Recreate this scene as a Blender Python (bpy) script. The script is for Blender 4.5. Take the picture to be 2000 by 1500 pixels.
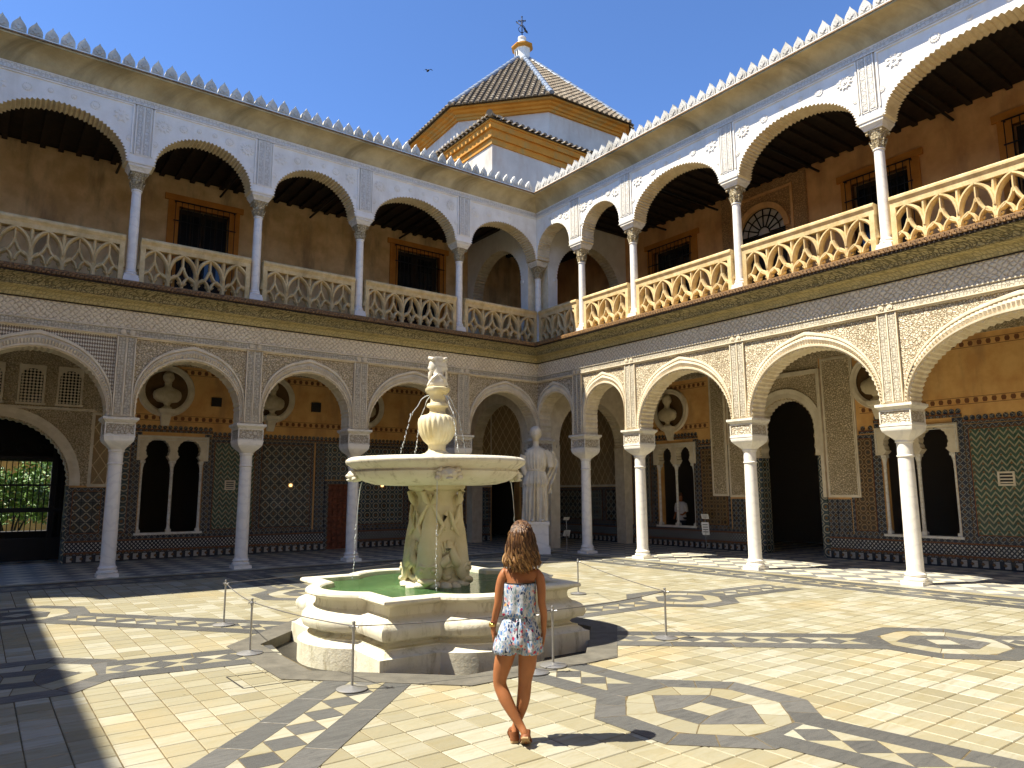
import bpy, bmesh, math, random
from math import sin, cos, pi, sqrt, radians, atan2
from mathutils import Vector, Matrix

random.seed(7)
for o in list(bpy.data.objects):
    bpy.data.objects.remove(o)
SC = bpy.context.scene
COL = SC.collection

# ------------------------------------------------------------------ camera
cd = bpy.data.cameras.new('camera')
cam = bpy.data.objects.new('camera', cd)
COL.objects.link(cam)
SC.camera = cam
cd.sensor_width = 36.0
cd.lens = 36.0 * 1393.75 / 2000.0
cd.clip_start = 0.05
cd.clip_end = 2000
_r = Vector((0.80216374, -0.59708741, -0.00446701))
_u = Vector((-0.08589763, -0.12279697, 0.98870749))
_f = Vector((0.59089333, 0.7927216, 0.14979167))
cam.matrix_world = Matrix(((_r.x, _u.x, -_f.x, -14.5631), (_r.y, _u.y, -_f.y, -18.0503),
                           (_r.z, _u.z, -_f.z, 1.78), (0, 0, 0, 1)))

# ------------------------------------------------------------------ sky and sun
SUN_TO = Vector((-0.55, 0.265, 1.0)).normalized()
W = bpy.data.worlds.new('World')
SC.world = W
W.use_nodes = True
wn = W.node_tree
wn.nodes.clear()
sky = wn.nodes.new('ShaderNodeTexSky')
sky.sky_type = 'NISHITA'
sky.sun_disc = False
sky.sun_elevation = math.asin(SUN_TO.z)
sky.sun_rotation = atan2(SUN_TO.x, SUN_TO.y)
sky.air_density = 0.6
sky.dust_density = 0.0
sky.ozone_density = 10.0
bg = wn.nodes.new('ShaderNodeBackground')
bg.inputs['Strength'].default_value = 0.07
wo = wn.nodes.new('ShaderNodeOutputWorld')
wn.links.new(sky.outputs[0], bg.inputs['Color'])
wn.links.new(bg.outputs[0], wo.inputs['Surface'])
sd = bpy.data.lights.new('sun', 'SUN')
sd.energy = 2.4
sd.angle = radians(0.53)
sd.color = (1.0, 0.935, 0.80)
sun = bpy.data.objects.new('sun', sd)
COL.objects.link(sun)
sun.rotation_euler = SUN_TO.to_track_quat('Z', 'Y').to_euler()
SC.view_settings.view_transform = 'Standard'
SC.view_settings.look = 'None'
SC.view_settings.exposure = 2.2
SC.view_settings.gamma = 1.0
SC.view_settings.use_curve_mapping = False
try:
    SC.cycles.use_denoising = True
    SC.cycles.max_bounces = 10
    SC.cycles.diffuse_bounces = 8
    SC.cycles.caustics_reflective = False
    SC.cycles.caustics_refractive = False
except Exception:
    pass

# ------------------------------------------------------------------ material graph helper
class G:
    def __init__(s, name):
        s.m = bpy.data.materials.new(name)
        s.m.use_nodes = True
        s.t = s.m.node_tree
        s.t.nodes.clear()
        s.out = s.t.nodes.new('ShaderNodeOutputMaterial')
        s.b = s.t.nodes.new('ShaderNodeBsdfPrincipled')
        s.t.links.new(s.b.outputs[0], s.out.inputs['Surface'])
        s._p = None
    def n(s, typ): return s.t.nodes.new(typ)
    def put(s, sock, v):
        if isinstance(v, bpy.types.NodeSocket): s.t.links.new(v, sock)
        elif isinstance(v, (tuple, list)) and len(v) == 3 and sock.type == 'RGBA': sock.default_value = (*v, 1)
        else: sock.default_value = v
    def set(s, **k):
        for a, v in k.items(): s.put(s.b.inputs[a.replace('_', ' ')], v)
        return s
    def pos(s):
        if s._p is None: s._p = s.n('ShaderNodeNewGeometry').outputs['Position']
        return s._p
    def obj(s): return s.n('ShaderNodeTexCoord').outputs['Object']
    def math(s, op, a, b=0.0, c=0.0):
        q = s.n('ShaderNodeMath'); q.operation = op
        s.put(q.inputs[0], a); s.put(q.inputs[1], b); s.put(q.inputs[2], c)
        return q.outputs[0]
    def xyz(s, v):
        q = s.n('ShaderNodeSeparateXYZ'); s.put(q.inputs[0], v); return q.outputs
    def comb(s, x, y, z=0.0):
        q = s.n('ShaderNodeCombineXYZ'); s.put(q.inputs[0], x); s.put(q.inputs[1], y); s.put(q.inputs[2], z); return q.outputs[0]
    def vscale(s, v, sc):
        q = s.n('ShaderNodeVectorMath'); q.operation = 'MULTIPLY'; s.put(q.inputs[0], v); q.inputs[1].default_value = sc; return q.outputs[0]
    def vadd(s, v, w):
        q = s.n('ShaderNodeVectorMath'); q.operation = 'ADD'; s.put(q.inputs[0], v); s.put(q.inputs[1], w); return q.outputs[0]
    def uz(s):
        x, y, z = s.xyz(s.pos()); return s.math('ADD', x, y), z
    def noise(s, scale, detail=4, rough=0.55, vec=None, dist=0.0, col=False):
        q = s.n('ShaderNodeTexNoise'); s.put(q.inputs['Vector'], vec if vec is not None else s.pos())
        q.inputs['Scale'].default_value = scale; q.inputs['Detail'].default_value = detail
        q.inputs['Roughness'].default_value = rough; q.inputs['Distortion'].default_value = dist
        return q.outputs[1 if col else 0]
    def vor(s, scale, vec=None, feat='F1', out='Distance', rnd=1.0):
        q = s.n('ShaderNodeTexVoronoi'); q.feature = feat; s.put(q.inputs['Vector'], vec if vec is not None else s.pos())
        q.inputs['Scale'].default_value = scale; q.inputs['Randomness'].default_value = rnd
        return q.outputs[out]
    def white(s, v):
        q = s.n('ShaderNodeTexWhiteNoise'); q.noise_dimensions = '3D'; s.put(q.inputs['Vector'], v); return q.outputs['Value']
    def wave(s, scale, vec, dist=0.0, typ='BANDS', dr='X', dsc=1.0):
        q = s.n('ShaderNodeTexWave'); q.wave_type = typ
        if typ == 'BANDS': q.bands_direction = dr
        s.put(q.inputs['Vector'], vec); q.inputs['Scale'].default_value = scale; q.inputs['Distortion'].default_value = dist
        q.inputs['Detail'].default_value = 3; q.inputs['Detail Scale'].default_value = dsc
        return q.outputs['Fac']
    def ramp(s, f, stops, interp='LINEAR'):
        q = s.n('ShaderNodeValToRGB'); q.color_ramp.interpolation = interp
        e = q.color_ramp.elements
        while len(e) < len(stops): e.new(0.5)
        for k, (p, c) in enumerate(stops):
            e[k].position = p
            e[k].color = (*c, 1) if isinstance(c, (tuple, list)) else (c, c, c, 1)
        s.put(q.inputs[0], f); return q.outputs[0]
    def mix(s, f, a, b, mode='MIX'):
        q = s.n('ShaderNodeMix'); q.data_type = 'RGBA'; q.blend_type = mode
        s.put(q.inputs[0], f); s.put(q.inputs[6], a); s.put(q.inputs[7], b); return q.outputs[2]
    def step(s, v, lo, hi):
        q = s.n('ShaderNodeMapRange'); q.interpolation_type = 'SMOOTHSTEP'
        s.put(q.inputs[0], v); q.inputs[1].default_value = lo; q.inputs[2].default_value = hi
        return q.outputs[0]
    def bump(s, h, strength=0.5, dist=0.02, nrm=None):
        q = s.n('ShaderNodeBump'); q.inputs['Strength'].default_value = strength; q.inputs['Distance'].default_value = dist
        s.put(q.inputs['Height'], h)
        if nrm is not None: s.put(q.inputs['Normal'], nrm)
        return q.outputs[0]

def stone(name, c1, c2, scale=3.0, rough=0.85, bump=0.25, bd=0.01, stain=None, st_amt=0.6, spec=0.3, ramp=(0.35, 0.65)):
    g = G(name)
    f = g.noise(scale, 8, 0.62)
    c = g.ramp(f, [(ramp[0], c1), (ramp[1], c2)])
    if stain:
        x, y, z = g.xyz(g.pos())
        v = g.comb(g.math('ADD', x, y), g.math('MULTIPLY', z, 0.22), 0.0)
        d = g.step(g.noise(1.7, 7, 0.6, vec=v), 0.46, 0.72)
        c = g.mix(g.math('MULTIPLY', d, st_amt), c, stain)
    g.set(Base_Color=c, Roughness=rough, Specular_IOR_Level=spec)
    g.set(Normal=g.bump(g.noise(scale * 14, 6, 0.7), bump, bd))
    return g.m

def carved(name, hi, lo, pat='arab', s=9.0, depth=0.03, rough=0.85, tint=None):
    """plaster cut in relief: pattern height in the wall plane (u, z)"""
    g = G(name)
    u, z = g.uz()
    v = g.comb(u, z, 0.0)
    if pat == 'arab':
        w = g.vadd(v, g.vscale(g.noise(s * 0.7, 2, 0.5, vec=v, col=True), (0.09, 0.09, 0)))
        h1 = g.vor(s * 1.3, w, 'DISTANCE_TO_EDGE')
        h2 = g.wave(s * 0.9, w, 4.0, 'RINGS', dsc=1.5)
        h = g.math('ADD', g.math('MULTIPLY', g.step(h1, 0.02, 0.16), 0.65), g.math('MULTIPLY', h2, 0.35))
    elif pat == 'net':
        wq = g.xyz(g.vadd(v, g.vscale(g.noise(5.0, 3, 0.6, vec=v, col=True), (0.16, 0.16, 0))))
        a = g.math('ABSOLUTE', g.math('SINE', g.math('MULTIPLY', g.math('ADD', wq[0], wq[1]), s)))
        b = g.math('ABSOLUTE', g.math('SINE', g.math('MULTIPLY', g.math('SUBTRACT', wq[0], wq[1]), s)))
        n = g.vor(s * 0.9, v, 'F1')
        h = g.math('ADD', g.math('MULTIPLY', g.math('MINIMUM', a, b), 0.75), g.math('MULTIPLY', n, 0.45))
    elif pat == 'sebka':
        zz = g.math('MULTIPLY', z, 0.62)
        a = g.math('ABSOLUTE', g.math('SINE', g.math('MULTIPLY', g.math('ADD', u, zz), s)))
        b = g.math('ABSOLUTE', g.math('SINE', g.math('MULTIPLY', g.math('SUBTRACT', u, zz), s)))
        ln = g.math('SUBTRACT', 1.0, g.step(g.math('MINIMUM', a, b), 0.06, 0.24))
        ar = g.vor(s * 3.0, v, 'DISTANCE_TO_EDGE')
        h = g.math('ADD', g.math('MULTIPLY', ln, 0.7), g.math('MULTIPLY', g.step(ar, 0.02, 0.2), 0.3))
    elif pat == 'holes':
        q = s * 2.2
        a = g.math('SINE', g.math('MULTIPLY', g.math('ADD', u, g.math('MULTIPLY', z, 0.58)), q))
        b = g.math('SINE', g.math('MULTIPLY', g.math('SUBTRACT', u, g.math('MULTIPLY', z, 0.58)), q))
        h = g.step(g.math('MULTIPLY', a, b), -0.25, 0.35)
    else:  # script: bands of interlaced strokes
        k = g.comb(g.math('MULTIPLY', u, s), g.math('MULTIPLY', z, s * 1.0), 0.0)
        a = g.vor(1.6, k, 'DISTANCE_TO_EDGE', rnd=0.55)
        b = g.wave(2.2, k, 3.5, 'BANDS', 'X', 2.0)
        h = g.math('ADD', g.math('MULTIPLY', g.step(a, 0.04, 0.15), 0.55), g.math('MULTIPLY', g.step(b, 0.3, 0.65), 0.45))
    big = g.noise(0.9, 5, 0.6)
    c = g.mix(g.step(h, 0.15, 0.75), lo, hi)  # cut-back parts coloured darker: dirt, plus relief shade painted in
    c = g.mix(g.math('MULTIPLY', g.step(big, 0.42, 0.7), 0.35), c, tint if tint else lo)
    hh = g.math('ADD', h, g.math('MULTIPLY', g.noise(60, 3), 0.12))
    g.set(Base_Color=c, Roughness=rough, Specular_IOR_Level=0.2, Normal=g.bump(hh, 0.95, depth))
    return g.m

def marble(name, base, vein, amt=0.5, scale=2.0, rough=0.45):
    g = G(name)
    p = g.vadd(g.pos(), g.vscale(g.noise(1.3, 4, 0.6, col=True), (0.7, 0.7, 0.7)))
    f = g.wave(scale, p, 9.0, 'BANDS', 'Z', 1.6)
    n = g.noise(7.0, 8, 0.65)
    c = g.mix(g.math('MULTIPLY', g.step(f, 0.62, 0.98), amt), base, vein)
    c = g.mix(g.math('MULTIPLY', g.step(n, 0.5, 0.75), 0.4), c, tuple(x * 0.8 for x in base))
    g.set(Base_Color=c, Roughness=rough, Specular_IOR_Level=0.4, Normal=g.bump(g.noise(45, 5), 0.12, 0.006))
    return g.m

def azulejo(name, ground, line, c2, c3, p=0.28, style=0):
    """glazed wall tiles, print only: repeating star / lozenge / chequer designs"""
    g = G(name)
    u, z = g.uz()
    U = g.math('DIVIDE', u, p); Z = g.math('DIVIDE', z, p)
    fu = g.math('SUBTRACT', g.math('FRACT', U), 0.5); fz = g.math('SUBTRACT', g.math('FRACT', Z), 0.5)
    au = g.math('ABSOLUTE', fu); az = g.math('ABSOLUTE', fz)
    cell = g.comb(g.math('FLOOR', U), g.math('FLOOR', Z), 0.0)
    rnd = g.white(cell)
    dsum = g.math('ADD', au, az); dmax = g.math('MAXIMUM', au, az)
    r = g.math('SQRT', g.math('ADD', g.math('MULTIPLY', au, au), g.math('MULTIPLY', az, az)))
    c = g.mix(g.math('MULTIPLY', rnd, 0.5), ground, tuple(x * 1.6 for x in ground))
    def band(v, a, b): return g.math('MULTIPLY', g.math('GREATER_THAN', v, a), g.math('LESS_THAN', v, b))
    if style == 0:      # lozenge net with stars
        c = g.mix(band(dsum, 0.42, 0.56), c, line)
        c = g.mix(g.math('LESS_THAN', dsum, 0.22), c, c2)
        c = g.mix(band(dmax, 0.47, 0.51), c, c3)
    elif style == 1:    # rings interlaced
        c = g.mix(band(r, 0.26, 0.36), c, line)
        c = g.mix(g.math('LESS_THAN', r, 0.13), c, c2)
        c = g.mix(band(dsum, 0.68, 0.8), c, line)
        c = g.mix(g.math('GREATER_THAN', dsum, 0.9), c, c3)
    elif style == 2:    # horizontal rows of chevrons
        row = g.math('FRACT', g.math('DIVIDE', z, p * 1.5))
        zig = g.math('ADD', row, g.math('MULTIPLY', au, 0.9))
        zf = g.math('FRACT', g.math('MULTIPLY', zig, 2.0))
        c = g.mix(g.math('LESS_THAN', zf, 0.34), c, line)
        c = g.mix(band(zf, 0.5, 0.66), c, c2)
        c = g.mix(g.math('LESS_THAN', dsum, 0.16), c, c3)
    elif style == 3:    # black and white slanted chequer
        k = g.math('FRACT', g.math('ADD', g.math('DIVIDE', u, p * 0.5), g.math('DIVIDE', z, p * 0.55)))
        k2 = g.math('FRACT', g.math('SUBTRACT', g.math('DIVIDE', u, p * 0.5), g.math('DIVIDE', z, p * 0.55)))
        c = g.mix(g.math('MULTIPLY', g.math('LESS_THAN', k, 0.55), g.math('LESS_THAN', k2, 0.55)), c, line)
    else:               # interlocked key pattern
        c = g.mix(g.math('MULTIPLY', g.math('LESS_THAN', fu, 0.05), g.math('LESS_THAN', az, 0.34)), c, line)
        c = g.mix(g.math('LESS_THAN', dsum, 0.2), c, c2)
    gr = 0.145
    gu = g.math('ABSOLUTE', g.math('SUBTRACT', g.math('FRACT', g.math('DIVIDE', u, gr)), 0.5))
    gz = g.math('ABSOLUTE', g.math('SUBTRACT', g.math('FRACT', g.math('DIVIDE', z, gr)), 0.5))
    jt = g.math('GREATER_THAN', g.math('MAXIMUM', gu, gz), 0.478)
    c = g.mix(g.math('MULTIPLY', jt, 0.55), c, (0.10, 0.09, 0.075))
    c = g.mix(g.math('MULTIPLY', g.step(g.noise(2.3, 6), 0.5, 0.75), 0.35), c, (0.10, 0.085, 0.06))
    h = g.math('SUBTRACT', g.math('MULTIPLY', g.noise(9, 3), 0.5), jt)
    g.set(Base_Color=c, Roughness=g.ramp(rnd, [(0, 0.22), (1, 0.5)]), Specular_IOR_Level=0.22, Normal=g.bump(h, 0.5, 0.008))
    return g.m

def plain(name, c, rough=0.6, metal=0.0, **k):
    g = G(name); g.set(Base_Color=c, Roughness=rough, Metallic=metal)
    n = g.noise(30, 4)
    g.set(Base_Color=g.mix(g.math('MULTIPLY', n, 0.4), c, tuple(x * 0.55 for x in c)))
    if k: g.set(**k)
    return g.m

M = {}
M['plaster'] = stone('lower_plaster', (0.78, 0.68, 0.50), (0.64, 0.54, 0.37), 4, 0.9, 0.3, 0.008)
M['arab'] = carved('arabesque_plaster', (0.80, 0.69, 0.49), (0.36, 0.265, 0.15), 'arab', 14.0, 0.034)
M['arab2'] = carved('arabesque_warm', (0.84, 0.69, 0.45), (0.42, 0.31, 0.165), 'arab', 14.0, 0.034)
M['holes'] = carved('pierced_plaster', (0.76, 0.67, 0.52), (0.26, 0.20, 0.13), 'holes', 30.0, 0.025)
M['script'] = carved('inscription_plaster', (0.82, 0.74, 0.57), (0.44, 0.36, 0.24), 'script', 10.0, 0.028)
M['net'] = carved('net_frieze', (0.86, 0.74, 0.53), (0.52, 0.41, 0.26), 'net', 25.0, 0.022)
M['sebka'] = carved('sebka_plaster', (0.82, 0.64, 0.36), (0.42, 0.28, 0.13), 'sebka', 10.0, 0.04)
M['white'] = stone('white_stucco', (0.88, 0.84, 0.75), (0.79, 0.74, 0.64), 3, 0.9, 0.35, 0.008, (0.60, 0.53, 0.42), 0.45)
M['white_script'] = carved('white_inscription', (0.88, 0.84, 0.75), (0.66, 0.60, 0.49), 'script', 8.0, 0.022)
M['soffit'] = stone('arch_ribs', (0.78, 0.68, 0.49), (0.64, 0.53, 0.34), 5, 0.9, 0.3, 0.008)
M['cove'] = stone('stained_cove', (0.54, 0.43, 0.23), (0.38, 0.29, 0.14), 1.8, 0.9, 0.4, 0.01, (0.20, 0.155, 0.075), 0.85)
M['gild'] = carved('green_gold_moulding', (0.44, 0.36, 0.18), (0.14, 0.115, 0.055), 'arab', 12.0, 0.022, 0.8, (0.20, 0.17, 0.07))
M['gild2'] = carved('gold_moulding', (0.74, 0.60, 0.27), (0.42, 0.32, 0.13), 'script', 9.0, 0.02, 0.8, (0.26, 0.21, 0.09))
M['rope'] = stone('brown_glazed_edge', (0.36, 0.20, 0.07), (0.07, 0.04, 0.022), 26, 0.5, 0.3, 0.006)
M['balus'] = stone('golden_stone', (0.74, 0.575, 0.30), (0.56, 0.40, 0.175), 5, 0.9, 0.5, 0.012, (0.25, 0.17, 0.07), 0.55)
M['marble'] = marble('white_marble', (0.84, 0.79, 0.69), (0.66, 0.62, 0.55), 0.4, 1.3)
M['marble_w'] = marble('ivory_marble', (0.74, 0.69, 0.58), (0.55, 0.48, 0.35), 0.5)
M['goldcap'] = carved('carved_capital', (0.66, 0.56, 0.36), (0.34, 0.25, 0.12), 'arab', 14.0, 0.03)
M['arab_o'] = carved('painted_arabesque', (0.72, 0.43, 0.20), (0.42, 0.23, 0.10), 'arab', 12.0, 0.03)
M['impost'] = carved('carved_impost', (0.68, 0.61, 0.48), (0.42, 0.34, 0.23), 'arab', 11.0, 0.03)
M['ochre'] = stone('ochre_wall', (0.76, 0.45, 0.16), (0.62, 0.32, 0.10), 2.2, 0.9, 0.35, 0.01, (0.40, 0.22, 0.09), 0.7)
M['ochre_dk'] = stone('ochre_upper', (0.82, 0.60, 0.32), (0.60, 0.40, 0.19), 1.6, 0.95, 0.5, 0.015, (0.30, 0.21, 0.12), 0.85)
M['orange_up'] = stone('orange_upper', (0.80, 0.47, 0.21), (0.64, 0.34, 0.14), 1.8, 0.95, 0.3, 0.01, (0.34, 0.17, 0.08), 0.5)
M['stencil'] = plain('painted_border', (0.20, 0.075, 0.025), 0.9)
M['surround'] = stone('orange_surround', (0.58, 0.25, 0.05), (0.48, 0.19, 0.035), 3, 0.9, 0.2, 0.006)
M['wood'] = stone('dark_wood', (0.035, 0.022, 0.014), (0.016, 0.011, 0.008), 6, 0.7, 0.3, 0.006)
M['wood_red'] = stone('red_wood', (0.26, 0.085, 0.04), (0.14, 0.045, 0.022), 9, 0.6, 0.4, 0.008)
M['iron'] = plain('wrought_iron', (0.02, 0.02, 0.022), 0.55, 0.6)
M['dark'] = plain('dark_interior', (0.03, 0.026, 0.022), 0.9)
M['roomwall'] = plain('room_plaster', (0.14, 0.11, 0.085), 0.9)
M['glass'] = G('window_glass').set(Base_Color=(0.015, 0.017, 0.02), Roughness=0.08, Specular_IOR_Level=0.6).m
M['az_green'] = azulejo('tiles_green', (0.05, 0.075, 0.05), (0.34, 0.31, 0.18), (0.035, 0.10, 0.05), (0.18, 0.09, 0.025), 0.19, 2)
M['az_black'] = azulejo('tiles_dark_net', (0.048, 0.052, 0.046), (0.36, 0.31, 0.21), (0.14, 0.075, 0.025), (0.02, 0.02, 0.02), 0.26, 0)
M['az_ring'] = azulejo('tiles_rings', (0.04, 0.06, 0.06), (0.38, 0.34, 0.24), (0.18, 0.09, 0.025), (0.03, 0.06, 0.14), 0.30, 1)
M['az_brown'] = azulejo('tiles_brown', (0.09, 0.05, 0.02), (0.30, 0.20, 0.09), (0.05, 0.05, 0.04), (0.03, 0.03, 0.025), 0.24, 1)
M['az_frame'] = azulejo('tiles_border', (0.035, 0.035, 0.035), (0.28, 0.26, 0.21), (0.17, 0.09, 0.03), (0.02, 0.03, 0.06), 0.15, 0)
M['az_check'] = azulejo('tiles_chequer', (0.022, 0.024, 0.028), (0.50, 0.47, 0.40), (0.2, 0.1, 0.03), (0.02, 0.03, 0.06), 0.20, 3)
M['az_key'] = azulejo('tiles_key', (0.022, 0.024, 0.028), (0.40, 0.37, 0.31), (0.16, 0.08, 0.03), (0.02, 0.03, 0.06), 0.22, 4)
M['metal'] = plain('brushed_steel', (0.40, 0.39, 0.37), 0.5, 0.85)
M['cord'] = plain('grey_cord', (0.12, 0.11, 0.10), 0.8)

# floor marbles
def floor_mat(name, a, b, c, dark=False, perobj=False):
    g = G(name)
    q = g.n('ShaderNodeObjectInfo' if perobj else 'ShaderNodeNewGeometry')
    rnd = q.outputs['Random'] if perobj else q.outputs['Random Per Island']
    off = g.comb(g.math('MULTIPLY', rnd, 37.0), g.math('MULTIPLY', rnd, 91.0), g.math('MULTIPLY', rnd, 13.0))
    p = g.vadd(g.pos(), off)
    ps = g.vscale(p, (1.0, 5.0, 1.0))
    n = g.noise(3.5 if dark else 2.2, 8, 0.65, vec=ps, dist=0.8)
    col = g.ramp(rnd, [(0.0, a), (0.3, tuple(x * 0.93 for x in a)), (0.5, b), (0.62, c), (0.8, tuple(x * 1.06 for x in c)), (0.93, tuple(x * 0.86 for x in b)), (1.0, a)])
    lo = tuple(x * q for x, q in zip(a, (0.45, 0.45, 0.45) if dark else (0.72, 0.66, 0.5)))
    col = g.mix(g.math('MULTIPLY', g.step(n, 0.42, 0.72), 0.75 if dark else 0.62), col, lo)
    if dark:
        w = g.wave(14.0, ps, 6.0, 'BANDS', 'Y', 2.0)
        col = g.mix(g.math('MULTIPLY', g.step(w, 0.75, 1.0), 0.35), col, (0.30, 0.29, 0.26))
    big = g.noise(0.55, 5, 0.6)
    col = g.mix(g.math('MULTIPLY', g.step(big, 0.48, 0.72), 0.45), col, (0.10, 0.10, 0.09) if dark else (0.40, 0.30, 0.14))
    sp = g.step(g.vor(3.1, g.pos(), 'F1'), 0.03, 0.012)
    col = g.mix(g.math('MULTIPLY', g.math('SUBTRACT', 1.0, g.step(g.vor(2.3, g.pos(), 'F1'), 0.015, 0.045)), 0.8), col, (0.06, 0.05, 0.035))
    g.set(Base_Color=col, Roughness=g.ramp(n, [(0.3, 0.42), (0.7, 0.62)]), Specular_IOR_Level=0.35,
          Normal=g.bump(g.math('ADD', g.noise(25, 5, 0.6), g.math('MULTIPLY', g.noise(3, 3), 1.5)), 0.3, 0.008))
    return g.m
CR = ((0.318, 0.292, 0.198), (0.272, 0.241, 0.15), (0.362, 0.345, 0.265))
GY = ((0.09, 0.089, 0.082), (0.06, 0.059, 0.056), (0.112, 0.109, 0.1))
M['cream_o'] = floor_mat('cream_marble_tile', *CR, perobj=True)
M['cream'] = floor_mat('cream_marble', *CR)
M['grey_o'] = floor_mat('grey_marble_slab', *GY, dark=True, perobj=True)
M['grey'] = floor_mat('grey_marble', *GY, dark=True)
M['mortar'] = stone('mortar', (0.17, 0.13, 0.065), (0.08, 0.06, 0.03), 12, 0.95, 0.3, 0.004)
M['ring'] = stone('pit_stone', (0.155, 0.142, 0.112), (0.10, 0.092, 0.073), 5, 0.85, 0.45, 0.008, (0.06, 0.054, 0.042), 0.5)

def gallery_floor_mat():
    g = G('gallery_floor')
    x, y, z = g.xyz(g.pos())
    a = g.math('DIVIDE', g.math('ADD', x, y), 0.62); b = g.math('DIVIDE', g.math('SUBTRACT', x, y), 0.62)
    k = g.math('MODULO', g.math('ABSOLUTE', g.math('ADD', g.math('FLOOR', a), g.math('FLOOR', b))), 2.0)
    rn = g.white(g.comb(g.math('FLOOR', a), g.math('FLOOR', b)))
    c1 = g.mix(rn, (0.17, 0.17, 0.165), (0.30, 0.29, 0.26)); c2 = g.mix(rn, (0.72, 0.66, 0.48), (0.55, 0.50, 0.38))
    c = g.mix(k, c1, c2)
    c = g.mix(g.math('MULTIPLY', g.step(g.noise(4, 6), 0.45, 0.7), 0.4), c, (0.16, 0.15, 0.13))
    ja = g.math('ABSOLUTE', g.math('SUBTRACT', g.math('FRACT', a), 0.5)); jb = g.math('ABSOLUTE', g.math('SUBTRACT', g.math('FRACT', b), 0.5))
    j = g.math('GREATER_THAN', g.math('MAXIMUM', ja, jb), 0.49)
    c = g.mix(g.math('MULTIPLY', j, 0.7), c, (0.08, 0.07, 0.05))
    g.set(Base_Color=c, Roughness=0.4, Specular_IOR_Level=0.35)
    return g.m
M['gfloor'] = gallery_floor_mat()

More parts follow.
